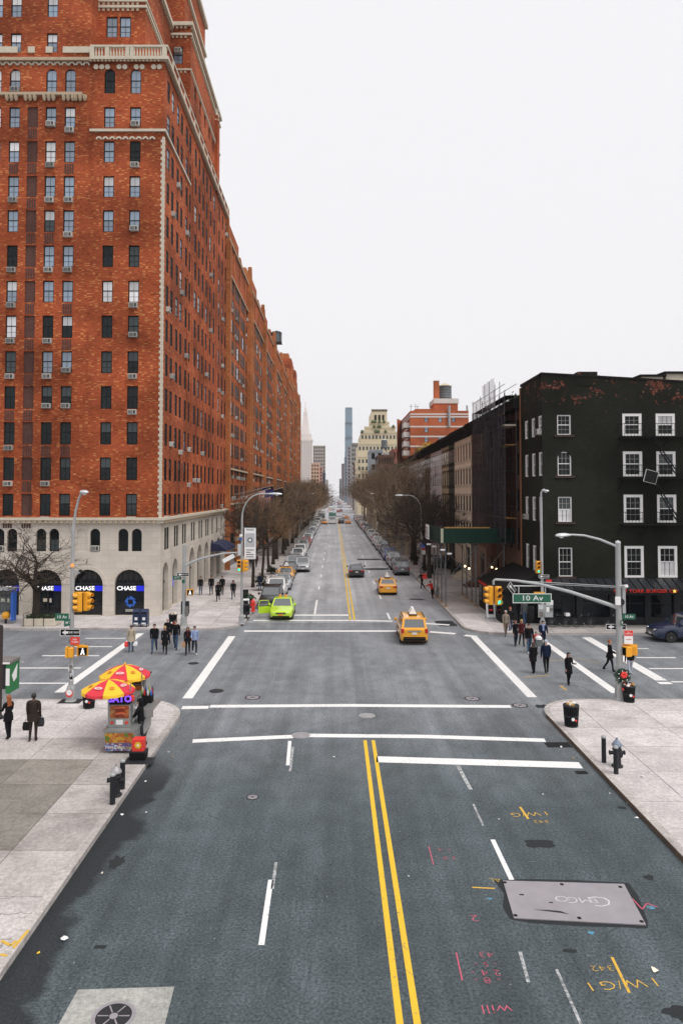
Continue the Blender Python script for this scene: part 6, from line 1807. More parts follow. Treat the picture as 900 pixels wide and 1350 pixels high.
# kerb planters and shrubs by the street trees
lf=pm('planter_leaves',(.035,.05,.02),.7,var=.4,scale=2)
for i,(u,v,r,h) in enumerate(((344,797,.5,.9),(338,803,.4,.7),(349,778,.8,1.5),(393,757,.8,.9))):
    p=G(u,v,SW); p.x=min(p.x,LX-.6)
    leafy('kerb_shrub',tuple(p),r,h,260,lf,['leafy shrub in a low bed beside the red hydrant','small leafy shrub at the kerb by the newspaper boxes','large dark evergreen shrub at the foot of the first street trees','low shrub bed at the kerb behind the silver car'][i],'shrub','shrubs in the tree pits',200+i)
for i,(u,v,r,h) in enumerate(((566,757,1.0,1.2),(575,748,1.2,1.6),(590,750,1.3,1.6),(545,742,.9,1.0),(600,757,1.2,1.3))):
    p=G(u,v,SW); p.x=max(p.x,11.0 if u<570 else 13.4)
    leafy('garden_shrub',tuple(p),r,h,380,pm('dark_evergreen_leaves',(.014,.02,.012),.7,var=.4,scale=2),['dark evergreen shrub by the tall street lamp','dark evergreen hedge bush behind the shed corner posts','dark evergreen bush in the front garden under the shed','dark low shrub at the kerb past the street lamp','dark evergreen bush beside the low garden kerb'][i],'shrub','evergreen shrubs in the front gardens',230+i)
# ------------------------------------------------------------------ street furniture
def pole_shape(p,top,r0=.11,r1=.075,m=None,base=.19,bh=.75):
    q=MB(); q.path([(p[0],p[1],p[2]+bh*.9),(p[0],p[1],p[2]+bh+.2),top],[r0*1.05,r0,r1],m or M['steel_pole'],10); return q
def pole_base(p,base=.2,bh=.75):
    q=MB(); b=base
    q.loft([[(p[0]+s*x,p[1]+s*y,p[2]+z) for x,y in ((-b,-b*.6),(-b*.6,-b),(b*.6,-b),(b,-b*.6),(b,b*.6),(b*.6,b),(-b*.6,b),(-b,b*.6))] for s,z in ((1.15,0),(1.15,.05),(.95,.08),(.88,bh*.8),(.62,bh))],M['steel_pole']); return q
def cobra(p,d,m=None,L=.75):
    """lamp head at p pointing along d (2D)"""
    d=Vector((d[0],d[1],0)).normalized(); s=Vector((-d.y,d.x,0)); q=MB(); rings=[]
    for t,w,h,dz in ((-.12,.05,.05,0),(.0,.09,.07,0),(.25,.15,.10,.0),(.6,.16,.10,-.01),(.82,.12,.07,-.02),(.9,.03,.03,-.03)):
        c=Vector(p)+d*(t*L/.9); rings.append([c+s*(w*math.cos(a))+Vector((0,0,dz+h*math.sin(a)*(1 if math.sin(a)>0 else .7))) for a in [2*math.pi*k/10 for k in range(10)]])
    q.loft(rings,m or M['alu'])
    g_=MB(); c=Vector(p)+d*(.5*L/.9); g_.lathe([(.001,-.15),(.09,-.12),(.13,-.05)],M['headlamp'],c=tuple(c),n=10)
    return q,g_
def signal_head(parent,p,face,lit='green'):
    """three-lens head whose lenses look along face (angle of -Y turned by face about Z)"""
    o=link('signal_head',None,parent,Vector(p)-world_loc(parent),face); o.scale=(.86,.86,.82)
    q=MB(); q.box(-.17,.17,-.10,.14,-.52,.52,M['signal_yellow'],bevel=.025); q.local('housing',o)
    for k,(z,nm) in enumerate(((.34,'red'),(0,'amber'),(-.34,'green'))):
        q=MB(); q.lathe([(.001,-.015),(.10,-.01),(.125,.02)],M['lens_green'] if nm==lit else M['lens_off_red' if nm=='red' else ('lens_off_amber' if nm=='amber' else 'black')],c=(0,-.11,z),n=14,axis='Y'); q.local('lens',o)
        v=MB(); n=10; ri=[]
        for y,r in ((-.10,.15),(-.34,.145)):
            ri.append([(r*math.cos(a),y+ (0.10*max(0,-math.sin(a)) if y<-.2 else 0),z+r*math.sin(a)) for a in [R(-40)+R(260)*i/n for i in range(n+1)]])
        v.loft(ri,M['signal_yellow'],caps=False,closed=False); v.local('visor',o)
    return o
def ped_head(parent,p,face,lit='walk'):
    o=link('pedestrian_signal',None,parent,Vector(p)-world_loc(parent),face)
    q=MB(); q.box(-.22,.22,-.12,.12,-.22,.22,M['signal_yellow'],bevel=.03); q.box(-.24,.24,-.22,-.12,.19,.235,M['signal_yellow']); q.box(-.24,-.21,-.22,-.12,-.2,.2,M['signal_yellow']); q.box(.21,.24,-.22,-.12,-.2,.2,M['signal_yellow']); q.local('housing',o)
    q=MB(); q.box(-.18,.18,-.135,-.12,-.18,.18,M['black']); q.local('face',o)
    if lit=='walk':
        q=MB(); q.lathe([(.001,-.01),(.035,0)],M['walk_white'],c=(.0,-.14,.11),n=8,axis='Y'); q.prism_dir([(-.05,-.14,.06),(.05,-.14,.06),(.05,-.14,-.02),(.09,-.14,-.15),(.04,-.14,-.15),(0,-.14,-.04),(-.05,-.14,-.15),(-.1,-.14,-.15),(-.05,-.14,-.01)],(0,-.006,0),M['walk_white']); q.local('walking_figure',o)
    return o
def street_sign(parent,p,w,h,text,m,face='-Y',tm=None,ts=None,rotz=0.0,border=None,sx=1.0):
    o=link('sign_panel',None,parent,Vector(p)-world_loc(parent),rotz)
    q=MB(); q.box(-w/2,w/2,-.012,.012,-h/2,h/2,m); q.local('panel',o)
    if border:
        q=MB(); b=.03
        for x0,x1,z0,z1 in ((-w/2,w/2,h/2-b,h/2),(-w/2,w/2,-h/2,-h/2+b),(-w/2,-w/2+b,-h/2+b,h/2-b),(w/2-b,w/2,-h/2+b,h/2-b)): q.box(x0,x1,-.018,-.0125,z0,z1,border); q.box(x0,x1,.0125,.018,z0,z1,border)
        q.local('border',o)
    if text:
        for d in ('-Y','+Y'): text_on('lettering',text,ts or h*.62,tm or M['sign_white'],o,(0,-.016 if d=='-Y' else .016,0),facing=d,sx=sx).location=(0,-.016 if d=='-Y' else .016,0)
    return o
def arrow_sign(parent,p,rotz=0.0,w=.9,h=.3,flip=1):
    o=link('one_way_sign',None,parent,Vector(p)-world_loc(parent),rotz)
    q=MB(); q.box(-w/2,w/2,-.01,.01,-h/2,h/2,M['sign_black']); q.local('panel',o)
    q=MB(); y=-.013
    f=flip
    q.prism_dir([(f*-.40*w,y,0),(f*-.22*w,y,h*.36),(f*-.22*w,y,h*.16),(f*-.1*w,y,h*.16),(f*-.1*w,y,-h*.16),(f*-.22*w,y,-h*.16),(f*-.22*w,y,-h*.36)],(0,-.006,0),M['sign_white'])
    for x0,x1,z0,z1 in ((-w/2,w/2,h/2-.02,h/2),(-w/2,w/2,-h/2,-h/2+.02),(-w/2,-w/2+.02,-h/2+.02,h/2-.02),(w/2-.02,w/2,-h/2+.02,h/2-.02)): q.box(x0,x1,-.017,-.0105,z0,z1,M['sign_white'])
    q.local('arrow',o)
    text_on('lettering','ONE WAY',h*.42,M['sign_white'],o,(0,0,0),sx=.9).location=(f*.17*w,-.014,0)
    return o
def pole_root(name,p,label,cat='street lamp',grp=None): return root(name,p,label,cat,grp)

# lamp post with signals by the hot dog cart
p=Vector((-12.2,33.0,SW)); p.x=XU(94,33.0,900)
o=pole_root('signal_lamp_post',p,'sticker-covered lamp post with traffic and walk signals behind the hot dog cart','lamp post')
zt=ZV(700,33)
q=MB(); q.path([(p.x,p.y,SW+.55),(p.x,p.y,SW+.9),(p.x,p.y,zt),(p.x+.03,p.y,ZV(690,33)),(p.x+.12,p.y,ZV(672,33)),(p.x+.24,p.y,ZV(658,33)),(p.x+.36,p.y,ZV(650,33)),(p.x+.46,p.y,ZV(648,33))],[.12,.11,.085,.06,.055,.05,.05,.05],M['steel_pole'],10); q.build('pole',o)
pole_base(p).build('base',o)
h_,g_=cobra((p.x+.36,p.y,ZV(648.5,33)),(1,-.9),L=.5); h_.build('lamp_head',o); g_.build('lamp_lens',o)
q=MB(); q.tube((p.x,p.y,ZV(781,33)),(p.x+.55,p.y,ZV(781,33)),.03,M['signal_yellow'],6); q.tube((p.x,p.y,ZV(806,33)),(p.x+.45,p.y,ZV(806,33)),.03,M['signal_yellow'],6); q.build('bracket',o)
signal_head(o,(p.x+.30,p.y+.05,ZV(793.5,33)),R(-60),None); signal_head(o,(p.x+.62,p.y+.2,ZV(793.5,33)),R(75),None)
ped_head(o,(p.x+.02,p.y-.1,ZV(859,33)),R(-80),None); ped_head(o,(p.x+.5,p.y+.1,ZV(858.5,33)),R(10),'walk')
q=MB(); q.tube((p.x,p.y,ZV(851,33)),(p.x+.6,p.y,ZV(851,33)),.04,M['signal_yellow'],6); q.build('bracket',o)
street_sign(o,(p.x-.42,p.y-.1,ZV(813,33)),.62,.33,'10 Av',M['sign_green'],ts=.2); street_sign(o,(p.x-.1,p.y-.13,ZV(820,33)),.5,.3,'W 23',M['sign_green'],rotz=R(62),ts=.18)
arrow_sign(o,(p.x-.02,p.y-.14,ZV(833,33)),w=.92,h=.32)
sg=street_sign(o,(p.x+.2,p.y-.13,ZV(844,33)),.42,.34,None,M['sign_red']); text_on('lettering','NO\nTURN',.12,M['sign_white'],sg,(0,0,0)).location=(0,-.016,0)
q=MB(); q.box(p.x+.05,p.x+.35,p.y-.06,p.y+.06,ZV(756,33),ZV(752,33),M['steel_grey']); q.lathe([(.001,-.12),(.08,-.06),(.09,.03)],M['blackish'],c=(p.x+.36,p.y,ZV(752,33)),n=10); q.box(p.x-.02,p.x+.1,p.y-.16,p.y-.1,ZV(747,33),ZV(743,33),M['hand_orange']); q.build('camera',o)
rs=random.Random(3)
for k in range(16):
    z=SW+.9+rs.random()*2.0; a=rs.uniform(-.9,.9); r=.112
    q=MB(); w=rs.uniform(.08,.16); hh=rs.uniform(.06,.18); c=Vector((p.x+math.sin(a)*r,p.y-math.cos(a)*r,z)); t=Vector((math.cos(a),math.sin(a),0))*(w/2)
    q.quad(c-t-Vector((0,0,hh/2)),c+t-Vector((0,0,hh/2)),c+t+Vector((0,0,hh/2)),c-t+Vector((0,0,hh/2)),rs.choice([M['sign_white'],M['sign_white'],M['sign_black'],M['alu'],M['alu'],M['joint']])); q.build('sticker',o)
q=MB(); q.lathe([(.17,-.01),(.17,.0)],M['sign_red'],c=(p.x,p.y-.215,SW+.42),n=14,axis='Y'); q.lathe([(.13,-.012),(.13,-.01)],M['sign_white'],c=(p.x,p.y-.215,SW+.46),n=14,axis='Y'); q.build('sticker',o)
q=MB(); q.box(p.x-.5,p.x+.5,p.y-.35,p.y+.35,SW+.002,SW+.02,M['iron']); q.build('base_plate',o)

# signal post with long arms at the litter basket corner
p=Vector((0,33.3,SW)); p.x=XU(816.5,33.3,900)
Yp=33.3; X=lambda u,v=760: XU(u,Yp,v); Z=lambda v: ZV(v,Yp)
o=pole_root('signal_mast',p,'tall grey signal mast with lamp arm and avenue sign beside a litter basket','signal mast')
q=MB(); q.path([(p.x,p.y,SW+.65),(p.x,p.y,SW+1.0),(p.x,p.y,Z(716))],[.17,.155,.12],M['steel_pole'],12); q.lathe([(.13,0),(.12,.08),(.001,.13)],M['alu'],c=(p.x,p.y,Z(716)),n=12); q.build('pole',o)
pole_base(p,.22,.78).build('base',o)
q=MB(); q.path([(p.x,p.y,Z(721)),(X(790),Yp-.1,Z(711)),(X(768),Yp-.2,Z(705.5)),(X(752),Yp-.25,Z(704.5)),(X(745),Yp-.28,Z(704.8))],[.06,.055,.05,.045,.045],M['steel_grey'],8); q.build('lamp_arm',o)
h_,g_=cobra((X(747),Yp-.28,Z(705)),(-1,-.05),L=.62); h_.build('lamp_head',o); g_.build('lamp_lens',o)
q=MB(); q.path([(p.x,p.y,Z(801.5)),(X(790),Yp,Z(793)),(X(750),Yp,Z(780)),(X(710),Yp,Z(770)),(X(680),Yp,Z(765.5)),(X(652),Yp,Z(764)),(X(650),Yp,Z(766)),(X(650),Yp,Z(771))],[.10,.09,.08,.07,.06,.055,.055,.05],M['steel_grey'],10); q.build('mast_arm',o)
q=MB(); q.tube((p.x,p.y,Z(773)),(X(688),Yp,Z(766)),.018,M['steel_grey'],5); q.tube((p.x-.1,p.y,Z(774.5)),(X(688),Yp,Z(768.5)),.014,M['steel_grey'],5); q.build('guy_rod',o)
signal_head(o,(X(645.5),Yp+.05,Z(785)),R(-78),None); signal_head(o,(X(655.5),Yp-.08,Z(785)),R(8),'green')
s_=street_sign(o,(X(700),Yp-.06,Z(788.5)),1.80,.44,'10 Av',M['sign_green'],border=M['sign_white'],ts=.34,sx=1.25)
q=MB(); q.tube((X(683),Yp,Z(772)),(X(683),Yp,Z(783)),.03,M['steel_grey'],6); q.tube((X(718),Yp,Z(773)),(X(718),Yp,Z(783)),.03,M['steel_grey'],6); q.tube((X(676),Yp,Z(772.5)),(X(720),Yp,Z(772.5)),.03,M['steel_grey'],6); q.build('sign_bracket',o)
ow=arrow_sign(o,(X(673),Yp-.1,Z(775)),R(70),.75,.28); ow.rotation_euler=(R(18),R(35),R(50))
q=MB(); q.box(p.x-.22,p.x+.02,p.y-.2,p.y-.12,Z(797),Z(786),M['sign_white']); q.box(p.x+.12,p.x+.26,p.y-.16,p.y+.16,Z(808),Z(774),M['steel_grey']); q.lathe([(.16,-.02),(.16,.02)],M['blackish'],c=(p.x+.05,p.y-.16,Z(793)),n=14,axis='Y'); q.tube((p.x,p.y-.1,Z(772)),(p.x+.3,p.y-.3,Z(770)),.03,M['alu'],6); q.lathe([(.001,-.1),(.1,-.02),(.08,.06)],M['sign_white'],c=(p.x+.24,p.y-.28,Z(772)),n=10); q.build('control_box',o)
street_sign(o,(p.x+.42,p.y-.1,Z(812.5)),.60,.24,'10 Av',M['sign_green'],ts=.17); street_sign(o,(p.x+.05,p.y-.2,Z(820)),.4,.22,'W 23',M['sign_green'],rotz=R(60),ts=.13)
arrow_sign(o,(p.x-.1,p.y+.12,Z(827)),0,.95,.26)
sg=street_sign(o,(p.x+.36,p.y-.17,Z(839)),.40,.62,None,M['sign_white'])
q=MB(); q.box(-.2,.2,-.02,-.013,.06,.31,M['sign_red']); q.local('print',sg); text_on('lettering','NO\nSTANDING',.07,M['sign_white'],sg,(0,0,0)).location=(0,-.024,.19); text_on('lettering','ANYTIME',.06,M['sign_red'],sg,(0,0,0)).location=(0,-.018,-.1)
q=MB(); q.tube((p.x,p.y,Z(849)),(p.x+.6,p.y,Z(850)),.04,M['signal_yellow'],6); q.build('bracket',o)
ped_head(o,(p.x+.3,p.y-.14,Z(857.5)),R(-75),None); ped_head(o,(p.x+.58,p.y-.02,Z(857)),R(160),None)
# wreath and red bow tied to the mast
wr=root('wreath',(p.x+.05,p.y-.2,Z(889)),'green holiday wreath with red bow tied round the signal mast','wreath')
rg=random.Random(7); q=MB(); rd=MB()
for k in range(420):
    a=rg.uniform(0,6.28); rr_=rg.gauss(.24,.07); c=Vector((p.x+.05+rr_*math.cos(a),p.y-.2+rg.uniform(-.1,.06),Z(889)+rr_*math.sin(a)*.95)); d=Vector((rg.uniform(-1,1),rg.uniform(-1,0),rg.uniform(-1,1))).normalized()*.07; e=d.cross(Vector((0,1,0)))*.35
    q.add([c-d,c+e,c+d,c-e],[(0,1,2,3)],pm('wreath_needles',(.02,.055,.03),.7,var=.4))
q.build('needles',wr)
q=MB(); c=Vector((p.x+.06,p.y-.33,Z(887.5)))
for k in range(6):
    a=k*math.pi/3+.2; q.lathe([(.001,-.06),(.075,-.02),(.06,.05),(.001,.07)],M['sign_red'],c=tuple(c+Vector((math.cos(a)*.09,0,math.sin(a)*.09))),n=8,axis='Y')
q.build('bow',wr)
q=MB()
for k in range(7):
    a=k*.9; q.lathe([(.001,-.05),(.03,0),(.001,.05)],M['sign_white'],c=(p.x+.05+.24*math.cos(a),p.y-.32,Z(889)+.23*math.sin(a)),n=6,axis='Y')
q.build('baubles',wr)
gr=root('garland',(p.x+.2,p.y-.22,Z(904)),'red ribbon garland bundle hanging at the foot of the signal mast','garland')
q=MB()
for k in range(26):
    c=Vector((p.x+.18+rg.gauss(0,.14),p.y-.28+rg.gauss(0,.05),Z(903)+rg.gauss(0,.09))); q.lathe([(.001,-.06),(.07,0),(.001,.06)],M['sign_red'] if k%3 else M['sign_black'],c=tuple(c),n=7,axis='Y',sx=rg.uniform(.6,1.2))
q.build('ribbon',gr)

# lamp posts and signal posts on the far corners
def gooseneck(p,zs,ztop,reach,label,name='street_lamp',side=1,head=None,r=.09):
    o=pole_root(name,p,label)
    q=MB(); pts=[(p[0],p[1],SW+.6),(p[0],p[1],SW+.9),(p[0],p[1],zs)]
    for k in range(1,8):
        a=R(90)*k/7; pts.append((p[0]+side*reach*.55*(1-math.cos(a)),p[1],zs+(ztop-zs)*math.sin(a)))
    pts.append((p[0]+side*reach*.85,p[1],ztop+.0))
    q.path(pts,[r*1.2,r*1.1,r*.8]+[r*.6]*8,M['steel_pole'],9); q.build('pole',o); pole_base(p,.2,.7).build('base',o)
    h_,g_=cobra((p[0]+side*reach*.82,p[1],ztop),(side,0),L=.9); h_.build('lamp_head',o); g_.build('lamp_lens',o)
    return o
Y=52.4; p=Vector((XU(318.5,Y,815),Y,SW))
o=gooseneck(p,ZV(683,Y),ZV(651,Y),2.5,'gooseneck street lamp with white banner and signals at the corner by the bank')
q=MB(); x0,x1=XU(322.5,Y),XU(337.5,Y); q.box(x0,x1,Y-.02,Y+.02,ZV(736.5,Y),ZV(696.5,Y),M['sign_white']); bn=q.build('banner',o)
q=MB(); q.box(p.x,x1,Y-.015,Y+.015,ZV(696.4,Y),ZV(695.6,Y),M['steel_grey']); q.box(p.x,x1,Y-.015,Y+.015,ZV(737.4,Y),ZV(736.6,Y),M['steel_grey']); q.build('banner_arm',o)
q=MB(); q.box(x0+.08,x1-.08,Y-.027,Y-.021,ZV(721,Y),ZV(703,Y),pm('banner_grey_print',(.45,.46,.48),.7)); q.build('print',bn)
q=MB(); cx=(x0+x1)/2; cz=ZV(712,Y)
for k in range(16):
    a,c=2*math.pi*k/16,2*math.pi*(k+1)/16
    q.quad((cx+.11*math.cos(a),Y-.032,cz+.11*math.sin(a)),(cx+.11*math.cos(c),Y-.032,cz+.11*math.sin(c)),(cx+.18*math.cos(c),Y-.032,cz+.18*math.sin(c)),(cx+.18*math.cos(a),Y-.032,cz+.18*math.sin(a)),M['sign_black'])
q.lathe([(.11,-.004),(.11,0)],M['sign_white'],c=(cx,Y-.029,cz),n=16,axis='Y')
for v in (698.5,725,728,731,734): q.box(cx-.28,cx+(.28 if v!=728 else .05),Y-.026,Y-.021,ZV(v+.6,Y),ZV(v-.6,Y),M['joint'])
q.build('print',bn)
signal_head(o,(p.x-.18,p.y-.2,ZV(745.5,Y)),R(8),'green'); signal_head(o,(p.x+.22,p.y-.1,ZV(745.5,Y)),R(80),None)
q=MB(); q.box(p.x-.28,p.x-.05,p.y-.2,p.y+.1,ZV(732,Y),ZV(717,Y),M['alu']); q.build('cabinet',o)
q=MB(); q.lathe([(.001,-.15),(.12,-.05),(.1,.1)],M['sign_white'],c=(p.x-.06,p.y-.16,ZV(706,Y)),n=10); q.box(p.x-.16,p.x,p.y-.18,p.y-.1,ZV(712,Y),ZV(709,Y),M['bank_logo']); q.build('camera',o)
Y=51.3; p=Vector((XU(242.5,Y,820),Y,SW))
o=pole_root('signal_post',p,'pale signal post with long curved arm in front of the side arches','signal post')
q=MB(); q.path([(p.x,p.y,SW+.7),(p.x,p.y,SW+1),(p.x,p.y,ZV(719,Y))],[.17,.15,.12],M['steel_grey'],10); q.build('pole',o); pole_base(p,.22,.85).build('base',o)
q=MB(); pts=[]
for u,v in ((244,747),(253,741.5),(264,737),(278,733),(292,730.2),(305,728.8),(313,728.5)): pts.append((XU(u,Y),Y,ZV(v,Y)))
q.path(pts,[.085,.08,.075,.07,.06,.055,.05],M['steel_grey'],8); q.path([(p.x,p.y,ZV(742,Y)),(XU(300,Y),Y,ZV(727.5,Y))],.016,M['steel_grey'],5); q.tube((XU(233,Y),Y,ZV(720.5,Y)),(XU(250,Y),Y,ZV(720.5,Y)),.03,M['steel_grey'],6); q.build('mast_arm',o)
w1=street_sign(o,(XU(302,Y),Y-.05,ZV(736,Y)),.9,.3,None,M['sign_white'],rotz=R(15)); w1.rotation_euler=(0,R(-28),R(15))
arrow_sign(o,(XU(243,Y),Y-.2,ZV(757,Y)),w=.86,h=.26); street_sign(o,(XU(235,Y),Y-.1,ZV(761.5,Y)),.6,.26,'10 Av',M['sign_green'],ts=.17); street_sign(o,(XU(244,Y),Y-.2,ZV(766,Y)),.35,.24,None,M['sign_green'],rotz=R(60))
ped_head(o,(XU(252,Y),Y-.1,ZV(780.5,Y)),R(12),'walk')
for v in (797,805): 
    q=MB(); q.box(p.x-.2,p.x+.34,p.y-.1,p.y+.25,ZV(v+4.5,Y),ZV(v-4,Y),M['blackish'] if v<800 else M['black']); q.build('control_box',o)
q=MB(); q.box(p.x+.12,p.x+.36,p.y-.18,p.y-.1,ZV(812,Y),ZV(799,Y),M['joint']); q.build('poster',o)
# far corner by the restaurant
Y=50.2; p=Vector((XU(714.5,Y,810),Y,SW))
o=pole_root('street_lamp',p,'slim street lamp with green signal standing before the restaurant corner','street lamp')
q=MB(); q.path([(p.x,p.y,SW+.6),(p.x,p.y,SW+1),(p.x,p.y,ZV(650,Y)),(p.x+.1,p.y,ZV(646,Y)),(p.x+.25,p.y,ZV(645,Y))],[.13,.11,.07,.05,.05],M['steel_grey'],9); q.build('pole',o); pole_base(p,.2,.7).build('base',o)
h_,g_=cobra((p.x+.1,p.y,ZV(647,Y)),(.6,-1),L=.55); h_.build('lamp_head',o); g_.build('lamp_lens',o)
signal_head(o,(XU(707,Y),Y-.1,ZV(747.5,Y)),R(6),'green'); arrow_sign(o,(XU(714,Y),Y-.2,ZV(759.5,Y)),w=.72,h=.24); street_sign(o,(XU(721,Y),Y-.1,ZV(766,Y)),.42,.22,None,M['sign_red']) 
q=MB(); q.tube((p.x,p.y,ZV(740,Y)),(XU(707,Y),Y,ZV(740,Y)),.03,M['signal_yellow'],6); q.build('bracket',o)
q=MB(); q.box(XU(702,Y),XU(716,Y),Y-.2,Y+.1,ZV(783.6,Y),ZV(780.5,Y),M['signal_yellow']); q.build('pedestrian_signal',o)
q=MB()
for u0,u1,v0,v1,mm in ((707,713,797.5,803,'alu'),(717,721,800,806,'sign_white'),(722,726,791,797,'sign_white'),(708,713,806,812,'joint'),(715,725,806,813,'steel_grey'),(717,722,794,798,'alu'),(722,725.5,801,805,'joint')):
    pb=MB(); pb.box(XU(u0,Y),XU(u1,Y),Y-.17,Y-.13,ZV(v1,Y),ZV(v0,Y),M[mm]); pb.build('notice',o)
q.box(XU(706.5,Y),XU(726,Y),Y-.128,Y-.11,ZV(813.5,Y),ZV(796,Y),M['steel_pole']); q.build('notice_board',o)
Y=85.9; p=Vector((10.0,Y,SW)); p.x=XU(555,Y,740)
o=gooseneck(p,ZV(673,Y),ZV(653,Y),2.75,'tall gooseneck street lamp on the row-house kerb beyond the shed',side=-1)
q=MB(); q.box(p.x-.1,p.x+.5,Y-.05,Y,ZV(722,Y),ZV(715,Y),M['bank_logo']); q.box(p.x-.05,p.x+.5,Y-.05,Y-.01,ZV(725,Y),ZV(722,Y),M['sign_red']); q.box(p.x+.1,p.x+.5,Y-.05,Y,ZV(731,Y),ZV(725.5,Y),M['sign_white']); q.build('banner',o)
for i,(x,Y,s) in enumerate(((-7.4,150,1),(9.9,140,-1),(-7.4,215,1),(9.9,205,-1))):
    gooseneck((x,Y,SW),7.6,9.6,2.6,['gooseneck street lamp halfway along the brick-row trees','gooseneck street lamp among the plane trees','gooseneck street lamp far along the brick-row trees','gooseneck street lamp at the far end of the plane trees'][i],side=s)
Y=286; 
for u,s in ((451,1),(476,1)):
    pass

# ------------------------------------------------------------------ hydrants, bollards, baskets
def bollard(u,v,h,label,grp,r=.085):
    p=G(u,v,SW); o=root('bollard',p,label,'bollard',grp)
    q=MB(); q.lathe([(r,0),(r,h-.05)],M['blackish'],c=tuple(p),n=14); q.build('post',o); q=MB(); q.lathe([(r*1.06,h-.06),(r*1.06,h-.02),(r*.7,h+.02),(.001,h+.03)],M['steel_pole'],c=tuple(p),n=14); q.build('cap',o)
def hydrant(u,v,label,m,cap):
    p=G(u,v,SW); o=root('fire_hydrant',p,label,'fire hydrant','fire hydrants guarded by bollards')
    q=MB(); q.lathe([(.19,0),(.19,.05),(.13,.07),(.125,.55),(.16,.57),(.16,.62),(.13,.64),(.13,.72)],m,c=tuple(p),n=16); q.build('barrel',o)
    q=MB(); q.lathe([(.175,.72),(.175,.76),(.14,.82),(.07,.90),(.035,.93),(.035,.99),(.001,1.0)],cap,c=tuple(p),n=16); q.build('bonnet',o)
    for dx,dy,rr_ in ((1,0,.065),(-1,0,.065),(0,-1,.085)):
        q=MB(); a=p+Vector((dx*.11,dy*.11,.48)); c=p+Vector((dx*.24,dy*.24,.48)); q.tube(a,c,rr_,m,10); q.tube(c,c+Vector((dx*.03,dy*.03,0)),rr_*1.25,m,8); q.build('outlet',o)
bollard(148.5,1060,.92,'black bollard in front of the hydrant nearer the viewer than the hot dog cart','bollards at the hydrants'); bollard(161.5,1040,.92,'black bollard between the hydrant and the cart vendor','bollards at the hydrants')
hydrant(153,1049,'fire hydrant with pale worn bonnet on the hot dog cart pavement',M['iron'],M['iron_worn'])
bollard(795.5,1005,.92,'dark bollard standing apart beside the blue-capped hydrant','bollards at the hydrants',.08); bollard(811.5,1020,.92,'dark bollard standing right before the blue-capped hydrant','bollards at the hydrants',.08)
hydrant(813,1010.5,'dark fire hydrant with blue-grey bonnet on the litter basket pavement',M['iron'],pm('blue_grey_bonnet',(.16,.2,.27),.5))
def basket(u,v,label,r=.33,h=.85):
    p=G(u,v,SW); o=root('litter_basket',p,label,'litter basket','wire litter baskets at the corners')
    q=MB(); q.lathe([(r*.80,.03),(r*.98,h)],M['black'],c=tuple(p),n=20); q.build('liner',o)
    q=MB()
    for k in range(24):
        a=2*math.pi*k/24; q.tube(p+Vector((math.cos(a)*r*.84,math.sin(a)*r*.84,.0)),p+Vector((math.cos(a)*r*1.04,math.sin(a)*r*1.04,h)),.011,M['blackish'],4)
    q.build('wire_mesh',o)
    for z,k in ((0.02,.86),(h*.5,.96),(h-.02,1.06)):
        q=MB(); q.lathe([(r*k,-.025),(r*k+.015,0),(r*k,.025)],M['blackish'],c=(p.x,p.y,p.z+z),n=20); q.build('hoop',o)
    rg=random.Random(int(u)); q=MB()
    for k in range(9): c=p+Vector((rg.uniform(-.2,.2),rg.uniform(-.2,.2),h+rg.uniform(-.02,.07))); q.box(c.x-.07,c.x+.07,c.y-.06,c.y+.06,c.z-.05,c.z+.05,rg.choice([M['sign_white'],M['plank'],M['stone_trim']]),bevel=.03)
    q.build('rubbish',o)
    q=MB(); q.lathe([(.07,-.01),(.07,0)],M['sign_white'],c=(p.x-.02,p.y-r*.98,p.z+.35),n=8,axis='Y'); q.lathe([(.05,-.012),(.05,-.01)],M['sign_red'],c=(p.x+.1,p.y-r*.95,p.z+.3),n=8,axis='Y'); q.build('sticker',o)
basket(752.5,957,'black litter basket standing alone on the rounded corner pavement',.30,.86); basket(828.5,925,'black litter basket against the foot of the signal mast',.27,.74)
basket(117.5,933,'black litter basket behind the nearer parasol at the lamp post',.27,.66); basket(228,826.5,'full litter basket at the kerb between mailboxes and signal post',.28,.9)
# mailboxes
for i,u in enumerate((180.8,191)):
    p=G(u,826,SW); o=root('mailbox',p,['dark blue round-topped mailbox, the one nearer the bank door with the emblem','dark blue round-topped mailbox, the one nearer the signal post'][i],'mailbox','mailboxes before the bank')
    bm=pm('mailbox_blue',(.012,.025,.07),.4)
    q=MB(); w,d,h=.25,.27,1.0; prof=[(-d,.2),(d,.2),(d,h)]+[(d*math.cos(a),h+d*math.sin(a)) for a in [math.pi*k/8 for k in range(1,8)]]+[(-d,h)]
    q.loft([[(p.x+x,p.y+y,p.z+z) for y,z in prof] for x in (-w,w)],bm); q.build('body',o)
    for sx in (-1,1):
        for sy_ in (-1,1): q=MB(); q.box(p.x+sx*w*.85-.03,p.x+sx*w*.85+.03,p.y+sy_*d*.8-.03,p.y+sy_*d*.8+.03,p.z,p.z+.2,bm); q.build('leg',o)
    q=MB(); q.box(p.x-.18,p.x+.18,p.y-d-.012,p.y-d,p.z+.95,p.z+1.06,M['black']); q.box(p.x-.1,p.x+.1,p.y-d-.008,p.y-d,p.z+.5,p.z+.7,M['sign_white']); q.box(p.x-.16,p.x+.14,p.y-d-.01,p.y-d,p.z+.22,p.z+.32,M['sign_white']); q.build('label_plate',o)
